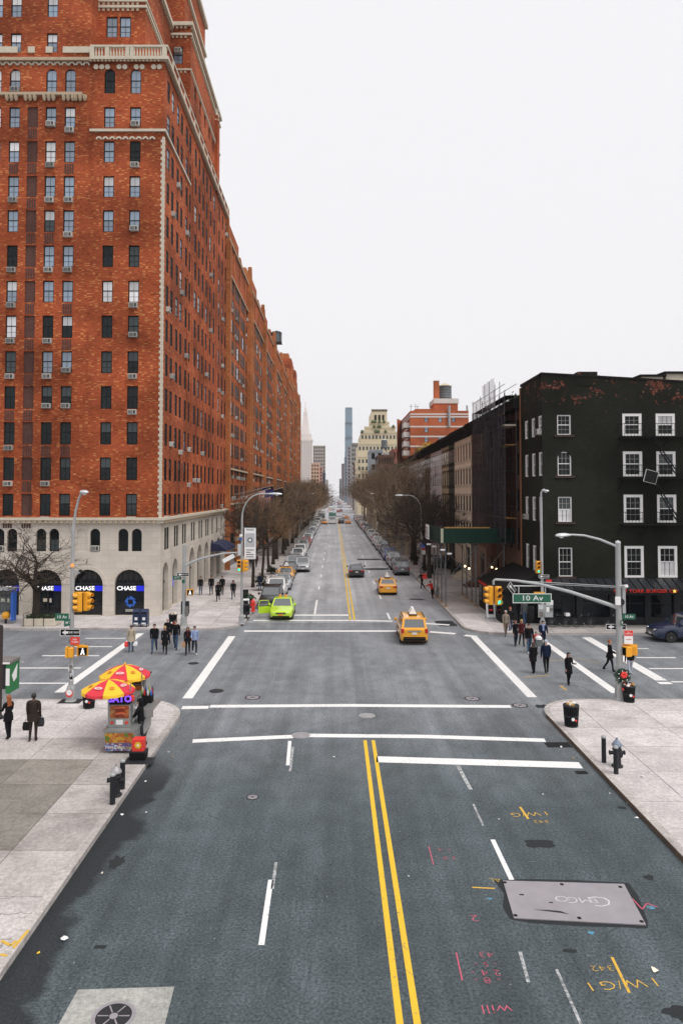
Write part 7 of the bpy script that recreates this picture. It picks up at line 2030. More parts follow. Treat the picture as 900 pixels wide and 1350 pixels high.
# newspaper boxes and hydrant at the corner with the banner
for i,(u,v,m,h) in enumerate(((323.5,796,M['black'],1.2),(324.5,806,M['sign_white'],1.0),(325,815,M['blackish'],1.05),(329.5,801,pm('newsbox_green',(.02,.08,.04),.5),.9))):
    p=G(u,v,SW); o=root('newspaper_box',p,['black newspaper box farthest from the crossing by the banner lamp','white newspaper box in the row by the banner lamp','charcoal newspaper box closest to the crossing by the banner lamp','green newspaper box behind the red hydrant'][i],'newspaper box','newspaper boxes by the banner lamp')
    q=MB(); q.box(p.x-.24,p.x+.24,p.y-.22,p.y+.22,p.z+.28,p.z+h,m,bevel=.03); q.build('body',o); q=MB(); q.box(p.x-.2,p.x+.2,p.y-.235,p.y-.22,p.z+.55,p.z+h-.1,M['glass_shop']); q.build('window',o); q=MB(); q.box(p.x-.06,p.x+.06,p.y-.06,p.y+.06,p.z+.03,p.z+.28,M['blackish']); q.box(p.x-.24,p.x+.24,p.y-.22,p.y+.22,p.z,p.z+.03,M['blackish']); q.build('stand',o)
p=G(333.5,806,SW); o=root('fire_hydrant',p,'bright red hydrant at the kerb beside the green taxi','fire hydrant')
q=MB(); q.lathe([(.2,0),(.2,.05),(.15,.07),(.14,.62),(.18,.64),(.18,.7)],M['sign_red'],c=tuple(p),n=14); q.build('barrel',o); q=MB(); q.lathe([(.18,.7),(.15,.85),(.05,.98),(.001,1.0)],M['sign_red'],c=tuple(p),n=14); q.build('bonnet',o); q=MB(); q.tube(p+Vector((-.28,0,.5)),p+Vector((.28,0,.5)),.07,M['sign_red'],8); q.build('outlet',o)
# advertising stand at the enclosure
p=G(646,815,SW); o=root('poster_stand',p,'white A-board poster stand with dark picture beside the black enclosure','poster stand')
q=MB(); q.loft([[(p.x-.34,p.y-.25,p.z+.06),(p.x+.34,p.y-.25,p.z+.06),(p.x+.34,p.y-.2,p.z+.06),(p.x-.34,p.y-.2,p.z+.06)],[(p.x-.34,p.y-.05,p.z+1.15),(p.x+.34,p.y-.05,p.z+1.15),(p.x+.34,p.y,p.z+1.15),(p.x-.34,p.y,p.z+1.15)]],M['sign_white']); q.build('board',o)
q=MB(); q.loft([[(p.x-.2,p.y-.235,p.z+.35),(p.x+.2,p.y-.235,p.z+.35),(p.x+.2,p.y-.2,p.z+.35),(p.x-.2,p.y-.2,p.z+.35)],[(p.x-.2,p.y-.105,p.z+1.02),(p.x+.2,p.y-.105,p.z+1.02),(p.x+.2,p.y-.08,p.z+1.02),(p.x-.2,p.y-.08,p.z+1.02)]],M['sign_black']); q.build('poster',o)
q=MB(); q.box(p.x-.13,p.x+.13,p.y-.205,p.y-.17,p.z+.6,p.z+.72,M['sign_red']); q.build('print',o)
q=MB(); q.box(p.x-.4,p.x+.4,p.y-.35,p.y+.15,p.z,p.z+.12,M['steel_grey'],bevel=.03); q.build('foot',o)
# bicycles at the restaurant kerb
def bicycle(u,v,label,rz=0.0,seed=0):
    p=G(u,v,SW); o=root('bicycle',p,label,'bicycle','bicycles parked at the restaurant',rz)
    wm_=MB(); r=.33
    ring=[]
    wm_.loft([[((r+.018*math.cos(b))*math.cos(a),.018*math.sin(b),(r+.018*math.cos(b))*math.sin(a)) for b in [2*math.pi*k/6 for k in range(6)]] for a in [2*math.pi*j/24 for j in range(25)]],M['rubber'],caps=False)
    me=wm_.mesh('wheel'); sp=MB()
    for k in range(12): a=2*math.pi*k/12; sp.tube((0,0,0),(r*math.cos(a),0,r*math.sin(a)),.004,M['chrome'],3)
    sm=sp.mesh('spokes')
    for x in (-.52,.52): w=link('wheel',me,o,(x,0,r+.018)); link('spokes',sm,w)
    f=MB(); A,B,C,D=(-.52,0,.35),(-.05,0,.30),(-.16,0,.82),(.36,0,.85)
    for a,c in ((A,B),(A,C),(B,C),(B,D),(C,D)): f.tube(a,c,.016,M['blackish'],6)
    f.path([D,(.40,0,.72),(.52,0,.35)],.015,M['blackish'],6); f.local('frame',o)
    h=MB(); h.tube(D,(.34,0,1.0),.014,M['chrome'],6); h.path([(.34,-.28,1.0),(.38,-.1,1.02),(.38,.1,1.02),(.34,.28,1.0)],.014,M['black'],6); h.local('handlebar',o)
    s=MB(); s.loft([[(-.30,-.07,.93),(-.30,.07,.93),(-.30,.05,.97),(-.30,-.05,.97)],[(-.05,-.02,.94),(-.05,.02,.94),(-.05,.015,.965),(-.05,-.015,.965)]],M['black']); s.tube(C,(-.19,0,.94),.013,M['chrome'],6); s.local('saddle',o)
    c=MB(); c.lathe([(.09,-.01),(.09,.01)],M['iron'],c=(-.05,-.03,.30),n=12,axis='Y'); c.tube((-.05,-.05,.30),(.08,-.05,.2),.012,M['chrome'],5); c.local('crank',o)
    if seed==0: b=MB(); b.box(.40,.72,-.18,.18,.80,1.02,M['sign_white'],bevel=.02); b.local('basket',o)
bicycle(737,827,'black bicycle with white front basket beside the notice board pole',R(4)); bicycle(769,827,'plain black bicycle in the middle before the restaurant windows',R(-5),1); bicycle(811,827,'black bicycle half hidden behind the signal mast',R(3),2)
# phone kiosk and dark pole at the picture's edge pavement
p=Vector((XU(9,32.2,900),32.2,SW)); o=root('phone_kiosk',p,'phone kiosk with bright green side panel at the kerb','phone kiosk')
z0,z1=ZV(912,32.2),ZV(870,32.2)
q=MB(); q.box(p.x-.42,p.x+.08,p.y-.3,p.y+.5,z0+.2,z1-.1,M['blackish']); q.box(p.x-.45,p.x+.30,p.y-.32,p.y+.7,z1-.12,z1,M['joint']); q.build('hood',o)
q=MB(); q.box(p.x+.1,p.x+.27,p.y-.3,p.y+.68,z0,z1-.13,pm('kiosk_green',(.015,.16,.045),.5)); q.build('side_panel',o)
q=MB(); q.prism_dir([(p.x+.275,p.y-.1,z0+.75),(p.x+.275,p.y+.45,z0+1.15),(p.x+.275,p.y+.4,z0+.55),(p.x+.275,p.y+.1,z0+.42)],(.006,0,0),M['sign_white']); q.box(p.x+.1,p.x+.27,p.y-.306,p.y-.3,z0+.35,z0+1.1,M['sign_white']); q.build('print',o)
q=MB(); q.box(p.x-.43,p.x+.28,p.y-.34,p.y-.32,z1-.11,z1-.03,M['sign_white']); q.build('lit_fascia',o)
q=MB(); q.box(p.x-.2,p.x+.1,p.y+.1,p.y+.25,SW,z0+.3,M['steel_grey']); q.box(p.x-.3,p.x-.02,p.y-.28,p.y-.2,z0+.35,z0+1.0,M['steel_pole']); q.build('pedestal',o)
p=Vector((XU(.5,30.5,880),30.5,SW)); o=root('dark_pole',p,'dark brown plain pole at the edge pavement beside the phone kiosk','pole')
q=MB(); q.path([(p.x,p.y,SW),(p.x,p.y,ZV(826,30.5))],.10,pm('dark_brown_post',(.03,.02,.018),.7),10); q.build('shaft',o); q=MB(); q.lathe([(.1,0),(.07,.06),(.001,.09)],M['blackish'],c=(p.x,p.y,ZV(826,30.5)),n=10); q.build('cap',o); q=MB(); q.lathe([(.17,0),(.17,.1),(.11,.16)],M['blackish'],c=tuple(p),n=12); q.build('base',o)
p=G(8,822,SW); o=root('utility_cap',p,'short yellow round-headed post at the kerb before the bank','post'); q=MB(); q.lathe([(.09,0),(.09,.35)],M['blackish'],c=tuple(p),n=10); q.build('stem',o); q=MB(); q.lathe([(.001,.3),(.25,.4),(.3,.62),(.2,.82),(.001,.88)],M['signal_yellow'],c=tuple(p),n=14); q.build('head',o)
# bus-stop glass shelter edge before the bank
p=Vector((XU(20,53,800),53.2,SW)); o=root('bus_shelter',p,'small glass bus shelter at the bank kerb with blue end frame','bus shelter')
gt_,n,l,bs=new_mat('clear_shelter_glass'); bs.inputs['Transmission Weight'].default_value=.9; bs.inputs['Roughness'].default_value=.02; bs.inputs['Base Color'].default_value=(.85,.93,.92,1)
q=MB(); x0,x1=XU(-30,53),XU(24,53)
for x in (x0,(x0+x1)/2,x1): q.box(x-.04,x+.04,52.9,52.98,SW,SW+2.5,M['steel_grey'])
q.box(x0,x1,52.88,53.0,SW+2.4,SW+2.5,M['steel_grey']); q.box(x0,x1,52.9,52.96,SW+.6,SW+.66,M['steel_grey']); q.build('frame',o)
q=MB(); q.box(x0+.04,(x0+x1)/2-.04,52.93,52.945,SW+.66,SW+2.38,gt_); q.box((x0+x1)/2+.04,x1-.04,52.93,52.945,SW+.66,SW+2.38,gt_); q.build('glazing',o)
q=MB(); q.box(x0-.1,x1+.1,52.2,53.2,SW+2.5,SW+2.58,M['steel_pole']); q.build('roof',o); q=MB(); q.box(x1-.08,x1+.1,52.3,52.86,SW+.2,SW+2.3,M['bank_logo']); q.build('end_frame',o)
# flags on the brick row
def flag(p0,p1,kind,label,seed):
    o=root('flag',p0,label,'flag','flags flying from the brick row')
    q=MB(); q.tube(p0,p1,.045,M['alu'],6); q.lathe([(.001,-.1),(.1,0),(.001,.1)],M['line_yellow'],c=tuple(p1),n=8); q.build('flagpole',o)
    a=Vector(p0)*.25+Vector(p1)*.75; d=(Vector(p1)-Vector(p0)).normalized(); n=12; m=13; L,Hh=2.6,1.7
    w=MB(); vs=[]
    for i in range(n+1):
        for j in range(m+1):
            s=i/n; t=j/m
            base=Vector(p1)-d*(Hh*t)
            vs.append(base+Vector((.22*s+.12*math.sin(s*5+t*3),.25*math.sin(s*6+seed),-L*.92*s)))
    o2=len(w.v); 
    for i in range(n):
        for j in range(m):
            if kind=='stripes':
                mm=pm('flag_blue',(.02,.03,.16),.8) if (j<7 and i<n*.4) else (pm('flag_red',(.5,.03,.04),.8) if j%2==0 else M['sign_white'])
            elif kind=='blue': mm=pm('flag_navy',(.015,.02,.14),.8)
            else: mm=pm('flag_black',(.02,.02,.02),.8)
            w.add([vs[i*(m+1)+j],vs[i*(m+1)+j+1],vs[(i+1)*(m+1)+j+1],vs[(i+1)*(m+1)+j]],[(0,1,2,3)],mm)
    w.build('cloth',o)
YF=96.
wx=BX+.15
flag(Vector((wx,YF,ZV(652,YF))),PY(359,640.5,YF-3),'blue','dark blue flag on a slanting pole from the brick row',1)
flag(Vector((wx,YF-3,ZV(660,YF-3))),PY(356,644,YF-5),'stripes','striped red and white flag with blue canton hanging from the brick row',2)
flag(Vector((wx,YF+6,ZV(660,YF))),PY(372,643,YF+2),'black','dark drooping flag on the third pole from the brick row',3)
# litter
LITTER=['white paper scrap in the wet gutter near the foreground','tiny yellow wrapper in the wet gutter near the foreground','small white scrap beside the upper yellow survey mark','white scrap on the road before the stop line','white paper in the gutter by the long storm drain','brown leaf scrap in the gutter below the long storm drain','white scrap in the gutter level with the hydrant','white paper in the gutter past the hydrant','brown scrap in the gutter past the hydrant','white paper on the pavement beside the bollards','pale crumpled paper beside the big yellow survey mark','white scrap in the gutter by the black crate','white scrap at the kerb below the near hydrant','white paper at the rounded kerb by the cart','tiny scrap at the kerb beside the black bollards','grey scrap on the dark gutter stain','tiny white scrap before the stop line lanes','white paper on the lanes of the crossing avenue','brown scraps at the rounded kerb by the cart','tiny white scrap left of the steel plate','tiny white scrap near the small square drain']
for i,(u,v,m,s) in enumerate(((85,1238,'sign_white',.16),(51,1256,'line_yellow',.07),(657,1080,'sign_white',.06),(440,998,'sign_white',.1),(739,985,'sign_white',.14),(754,1000,'plank',.12),(827,1059,'sign_white',.09),(839,1078,'sign_white',.14),(852,1084,'plank',.12),(845,1024,'sign_white',.16),(862,1280,'cream',.2),(192,1030,'sign_white',.1),(161,1074,'sign_white',.1),(222,992,'sign_white',.12),(193,1071,'sign_white',.07),(135,1151,'stone_trim',.08),(715,1047,'sign_white',.07),(30,873,'sign_white',.14),(228,998,'plank',.09),(538,1155,'sign_white',.06),(803,1046,'sign_white',.05))):
    z=.004 if not (u>840 and v<1050) else SW+.006
    p=G(u,v,z); rg=random.Random(i); s*=.55
    q=MB(); k=6; pts=[]
    for j in range(k):
        a=2*math.pi*j/k+rg.uniform(-.3,.3); pts.append((p.x+s*math.cos(a)*rg.uniform(.5,1.2),p.y+s*math.sin(a)*rg.uniform(.5,1.2),z+rg.uniform(0,s*.5)))
    q.add(pts+[(p.x,p.y,z+s*.45)],[(j,(j+1)%k,k) for j in range(k)],M[m] if m in M else cream)
    o=q.build('paper_scrap'); tag(o,LITTER[i],'litter','scraps of litter')
# ------------------------------------------------------------------ hot dog cart with its parasols
steel=pm('cart_steel',(.36,.37,.36),.35,metal=.6,var=.2,scale=3)
Y0=26.45; fxL=XU(137,Y0,980); fxR=XU(178.5,Y0,980)
cart=root('hot_dog_cart',((fxL+fxR)/2,Y0+1.2,SW),'steel hot dog cart with food pictures and violet lit sign','food cart')
def food_mat(name,cols,scale,seed=0):
    m,n,l,b=new_mat(name); p=worldpos(n); v=n.new('ShaderNodeTexVoronoi'); v.inputs['Scale'].default_value=scale; l.new(mapping(n,l,p,(1,1,1.4),(seed,0,0)),v.inputs['Vector'])
    cr=n.new('ShaderNodeValToRGB'); cr.color_ramp.interpolation='CONSTANT'
    sp=n.new('ShaderNodeSeparateXYZ'); l.new(v.outputs['Color'],sp.inputs[0]); l.new(sp.outputs['X'],cr.inputs['Fac'])
    e=cr.color_ramp.elements
    for i,c in enumerate(cols):
        if i<2: e[i].position=i/len(cols); e[i].color=(*c,1)
        else: q=e.new(i/len(cols)); q.color=(*c,1)
    d=ramp(n,l,v.outputs['Distance'],.0,.7/scale*2)
    l.new(mix_node(n,l,math_node(n,l,'MULTIPLY',d,.5),cr.outputs['Color'],(.12,.03,.01)),b.inputs['Base Color']); b.inputs['Roughness'].default_value=.35
    return m
food1=food_mat('food_picture_print',[(.75,.3,.05),(.55,.08,.02),(.1,.3,.02),(.8,.5,.05),(.6,.2,.03)],7)
food2=food_mat('blue_menu_print',[(.03,.15,.5),(.05,.25,.6),(.6,.65,.7),(.45,.05,.05),(.02,.1,.4)],11,3)
food3=food_mat('hot_dog_print',[(.5,.1,.03),(.65,.22,.05),(.75,.4,.15),(.4,.05,.02)],5,5)
zb=ZV(992,Y0); z1=ZV(963,Y0); 
L=2.3
q=MB(); q.box(fxL,fxR,Y0,Y0+L,SW+.28,z1,steel,bevel=.02); q.build('lower_body',cart)
q=MB(); q.box(fxL-.03,fxR+.03,Y0-.03,Y0+L+.03,z1-.03,z1+.02,steel); q.build('counter_edge',cart)
q=MB(); q.box(fxL+.05,fxR-.05,Y0-.012,Y0,z1-.44,z1-.10,food1); q.build('picture_panel',cart)
q=MB(); q.box(fxL+.05,fxR-.05,Y0-.013,Y0,z1-.74,z1-.455,food2); q.build('menu_panel',cart)
text_on('lettering','Hot Dogs',.16,M['sign_white'],cart,(fxL+.42,Y0-.018,z1-.60),sx=1.1)
text_on('lettering','COLD SODA',.11,M['line_yellow'],cart,(fxR-.34,Y0-.018,z1-.62))
ux0,ux1=XU(143.5,Y0+.3,940),XU(172.5,Y0+.3,940); uy0=Y0+.28; z2=ZV(929,uy0)
q=MB(); q.box(ux0,ux1,uy0,uy0+1.7,z1+.02,z2,steel,bevel=.015); q.build('upper_body',cart)
q=MB(); q.box(ux0+.06,ux1-.06,uy0-.012,uy0,z1+.36,z2-.03,food3); pp=q.build('picture_panel',cart)
for k,(dz,w) in enumerate(((.95,.5),(.72,.46),(.50,.44))):
    c=Vector(((ux0+ux1)/2+.03*(k-1),uy0-.03,z1+dz-.0))
    if z1+dz>z2-.1: continue
    q=MB(); q.path([(c.x-w/2,c.y,c.z-.03),(c.x-w/4,c.y-.01,c.z+.03),(c.x+w/4,c.y-.01,c.z+.04),(c.x+w/2,c.y,c.z)],[.02,.055,.055,.02],pm('sausage_print',(.45,.09,.03),.4),8); q.build('picture_relief',pp)
for x in (ux0+.14,ux1-.14): q=MB(); q.lathe([(.06,-.03),(.05,0)],M['sign_red'],c=(x,uy0,z1+.2),n=10,axis='Y'); q.build('knob',cart)
q=MB(); q.box((ux0+ux1)/2-.13,(ux0+ux1)/2+.13,uy0-.01,uy0,z1+.12,z1+.3,M['sign_white']); q.build('permit_plate',cart)
z3=ZV(914,uy0); q=MB(); q.box(ux0+.03,ux1-.02,uy0-.02,uy0+.3,z2+.01,z3,M['sign_black']); q.build('sign_box',cart)
text_on('lettering','SATO',.34,M['neon_violet'],cart,((ux0+ux1)/2+.03,uy0-.03,(z2+z3)/2),sx=.98,bold=.012)
q=MB(); q.box(ux1-.05,ux1+.12,uy0-.03,uy0+.12,z2+.12,z2+.33,M['sign_red'],bevel=.03); q.build('sign_ornament',cart)
q=MB(); q.box(ux0,ux1,uy0+.3,uy0+1.7,z2+.01,z2+.06,steel)
for x in (ux0+.03,ux1-.03):
    for y in (uy0+.05,uy0+1.65): q.box(x-.02,x+.02,y-.02,y+.02,z2,z2+.75,steel)
q.build('roof_frame',cart)
q=MB(); q.box(fxR,fxR+.42,Y0+.9,Y0+L,z1+.45,z1+.48,steel); q.box(fxR,fxR+.42,Y0+.9,Y0+.92,z1+.2,z1+.45,steel); q.build('side_shelf',cart)
q=MB(); q.quad((ux1+.005,uy0+.3,z1+.1),(ux1+.005,uy0+1.6,z1+.1),(ux1+.005,uy0+1.6,z2-.1),(ux1+.005,uy0+.3,z2-.1),M['glass_white']); q.build('side_window',cart)
# bottle rack
bx=XU(194,Y0+1.9,930); by=Y0+1.9
q=MB(); q.box(bx-.24,bx+.22,by-.16,by+.16,z1+.35,z1+.78,M['black']); rk=q.build('bottle_rack',cart)
cols=[(.02,.25,.08),(.5,.02,.02),(.7,.7,.7),(.02,.15,.55),(.6,.35,.03),(.02,.02,.02)]
for k in range(12):
    x=bx-.2+.13*(k%4); y=by-.11+.1*(k//4)
    q=MB(); q.lathe([(.035,0),(.037,.16),(.015,.23),(.016,.27),(.001,.275)],pm(f'bottle_plastic_{k%6}',cols[k%6],.2),c=(x,y,z1+.74+.03*(k//4)),n=8); q.build('bottle',rk)
for k,x in enumerate((fxL+.16,fxR-.16)):
    for y in (Y0+.4,Y0+L-.4):
        q=MB(); q.lathe([(.11,-.05),(.19,-.05),(.2,0),(.19,.05),(.11,.05)],M['rubber'],c=(x,y,SW+.2),n=16,axis='X'); w=q.build('wheel',cart)
        q=MB(); q.lathe([(.11,-.03),(.11,.03)],M['steel_grey'],c=(x,y,SW+.2),n=12,axis='X'); q.build('rim',w)
q=MB(); q.box(fxL+.05,fxR-.05,Y0+.05,Y0+L-.05,SW+.2,SW+.28,M['black']); q.build('chassis',cart)
# second box behind
Y2=29.3; x0,x1=XU(172,Y2,905),XU(190,Y2,905); za,zb_=ZV(925,Y2),ZV(896,Y2)
c2=root('snack_cabinet',((x0+x1)/2,Y2+.5,SW),'tall snack cabinet with orange shelves under the farther parasol','food cabinet')
q=MB(); q.box(x0-.25,x1,Y2+.3,Y2+1.1,SW,zb_,M['steel_pole']); q.build('cabinet',c2)
for k in range(3): 
    z=za+.05+k*.32; q=MB(); q.box(x0-.1,x1-.03,Y2+.1,Y2+.3,z,z+.03,M['blackish']); q.box(x0-.08,x1-.05,Y2+.15,Y2+.29,z+.03,z+.22,pm('snack_packets',(.55,.17,.03),.5,var=.5,scale=14)); q.build('shelf',c2)
q=MB(); q.box(x0-.3,x1+.02,Y2,Y2+1.15,zb_,zb_+.05,M['blackish']); q.box(x1-.02,x1+.02,Y2+.0,Y2+.05,SW,zb_,M['steel_grey']); q.build('top',c2)
# parasols
def parasol(cx,cy,ztop,r,h,label,off):
    o=root('parasol',(cx,cy,SW),label,'parasol','red and yellow parasols over the hot dog stand')
    red=pm('parasol_red',(.62,.03,.05),.75,var=.1); yel=pm('parasol_yellow',(.80,.48,.02),.75,var=.08)
    prof=[(0.02,0),(.35,-.10),(.7,-.30),(1.0,-.55)]
    def drape(pt,lift):
        f=math.hypot(pt.x-cx,pt.y-cy)/r
        for (f0,z0),(f1,z1_) in zip(prof,prof[1:]):
            if f<=f1: z=z0+(z1_-z0)*(f-f0)/(f1-f0); break
        else: z=-.55
        return Vector((pt.x,pt.y,ztop+h*(z/.55)*.9+lift+.004))
    for k in range(8):
        a0=2*math.pi*k/8+off; a1=2*math.pi*(k+1)/8+off; b=MB(); m=red if k%2 else yel
        n=5; vs=[]; 
        for f,z in prof:
            for i in range(n+1):
                a=a0+(a1-a0)*i/n; sag=.06*f*math.sin(math.pi*i/n)
                rr_=r*f*(1-.03*math.sin(math.pi*i/n)*f); vs.append((cx+rr_*math.cos(a),cy+rr_*math.sin(a),ztop+h*(z/.55)*.9-sag*.5))
        for i in range(n+1):
            a=a0+(a1-a0)*i/n; rr_=r*1.0; vs.append((cx+rr_*math.cos(a),cy+rr_*math.sin(a),ztop-h*.9-.11-(.02 if i%2 else 0)))
        fs=[]
        for j in range(4):
            for i in range(n): q=j*(n+1)+i; fs.append((q,q+1,q+n+2,q+n+1))
        b.add(vs,fs,m); pn=b.build('canopy_panel',o)
        am=(a0+a1)/2; e=MB(); rr_=r*.66; z=ztop-h*.46
        ca=Vector((cx+math.cos(am)*rr_,cy+math.sin(am)*rr_,z+.045)); t=Vector((-math.sin(am),math.cos(am),0)); dn=Vector((math.cos(am)*.86,math.sin(am)*.86,-.5))
        w,hh=(.17,.085) if k%2 else (.10,.10)
        nrm=t.cross(dn).normalized(); nrm=nrm if nrm.z>0 else -nrm
        e.add([drape(ca+t*(w*math.cos(q))+dn*(hh*math.sin(q)),.010) for q in [2*math.pi*i/12 for i in range(12)]],[tuple(range(12))],pm('parasol_print_pale',(.72,.5,.5),.7) if k%2 else pm('parasol_print',(.70,.30,.02),.7))
        e.add([drape(ca+t*(w*.55*math.cos(q))+dn*(hh*.4*math.sin(q)),.016) for q in [2*math.pi*i/8 for i in range(8)]],[tuple(range(8))],pm('parasol_print_pink',(.7,.2,.22),.7) if k%2 else pm('parasol_print_red',(.6,.12,.02),.7))
        e.build('printed_emblem',pn)
    q=MB(); q.tube((cx,cy,SW),(cx,cy,ztop+.05),.025,M['alu'],8); q.lathe([(.03,0),(.05,.04),(.001,.09)],M['line_yellow'],c=(cx,cy,ztop),n=8); q.build('shaft',o)
    q=MB()
    for k in range(8): a=2*math.pi*k/8+off; q.tube((cx,cy,ztop-.05),(cx+r*.98*math.cos(a),cy+r*.98*math.sin(a),ztop-h*.9-.02),.008,M['alu'],4); q.tube((cx,cy,ztop-.75),(cx+r*.55*math.cos(a),cy+r*.55*math.sin(a),ztop-h*.42),.007,M['alu'],4)
    q.build('ribs',o)
Yn=27.05; cxn=XU(143.5,Yn,900); parasol(cxn,Yn,ZV(895.5,Yn),.98,.39,'parasol nearer the viewer over the cart front with red and yellow panels',R(6)); 
Yf=28.9; cxf=XU(165,Yf,885); parasol(cxf,Yf,ZV(876,Yf),.99,.42,'parasol farther off over the snack cabinet, with red and yellow panels',R(22))
# crates on the kerb
p=G(181,1003,SW); o=root('black_crate',p,'black plastic crate on the pavement behind the vendor','crate'); q=MB(); q.box(p.x-.27,p.x+.27,p.y,p.y+.4,SW,SW+.30,M['black'],taper=-.02); q.build('tub',o); q=MB(); q.box(p.x-.29,p.x+.29,p.y-.02,p.y+.42,SW+.27,SW+.31,M['blackish']); q.build('rim',o)
o=root('red_box',(p.x,p.y+.2,SW+.31),'red box with yellow flower print standing on the black crate','box')
q=MB(); q.box(p.x-.2,p.x+.22,p.y+.02,p.y+.36,SW+.312,SW+.74,M['sign_red'],bevel=.015); q.build('carton',o)
q=MB()
for k in range(6): a=k*math.pi/3; q.lathe([(.055,-.006),(.055,0)],M['line_yellow'],c=(p.x+.02+.07*math.cos(a),p.y+.017-.001*k,SW+.54+.07*math.sin(a)),n=10,axis='Y')
q.lathe([(.04,-.012),(.04,-.008)],M['sign_white'],c=(p.x+.02,p.y+.017,SW+.54),n=10,axis='Y'); q.build('printed_flower',o)
b=MB(); a=G(178,1006,SW+.006); b.box(a.x-.4,a.x+.6,a.y-.12,a.y+.55,SW+.004,SW+.012,M['blackish']); o=b.build('rubber_mat'); tag(o,'thin dark rubber mat under the black crate','mat')
# ------------------------------------------------------------------ people: one skinned body each, hair and loose clothing as children
SKIN=pm('skin_light',(.50,.28,.20),.55,var=.08,scale=20); SKIN_D=pm('skin_brown',(.12,.06,.04),.55,var=.08,scale=20)
def cloth(name,c): return pm('cloth_'+name,c,.9,var=.3,scale=9,bmp=.3,spec=.12)
CL=dict(black=cloth('black',(.010,.010,.012)),charcoal=cloth('charcoal',(.035,.035,.04)),jeans=cloth('jeans',(.05,.085,.15)),darkjeans=cloth('dark_jeans',(.02,.026,.045)),beige=cloth('beige',(.40,.34,.26)),tweed=cloth('tweed',(.24,.20,.16)),brown=cloth('brown',(.036,.027,.023)),maroon=cloth('maroon',(.07,.014,.018)),navy=cloth('navy',(.012,.018,.045)),red=cloth('red',(.55,.03,.025)),olive=cloth('olive',(.035,.03,.02)),lightblue=cloth('light_blue',(.26,.33,.52)),grey=cloth('grey',(.09,.10,.105)),white=cloth('white',(.7,.7,.7)),pale=cloth('pale_trousers',(.42,.44,.5)),khaki=cloth('khaki',(.15,.12,.09)),shoe=cloth('shoe',(.02,.018,.016)),sneaker=cloth('sneaker',(.55,.55,.55)))
HAIR=dict(black=pm('hair_black',(.012,.01,.01),.5),brown=pm('hair_brown',(.05,.028,.018),.5),grey=pm('hair_grey',(.42,.41,.40),.6),blond=pm('hair_blond',(.42,.27,.10),.5),ginger=pm('hair_ginger',(.28,.08,.02),.5))
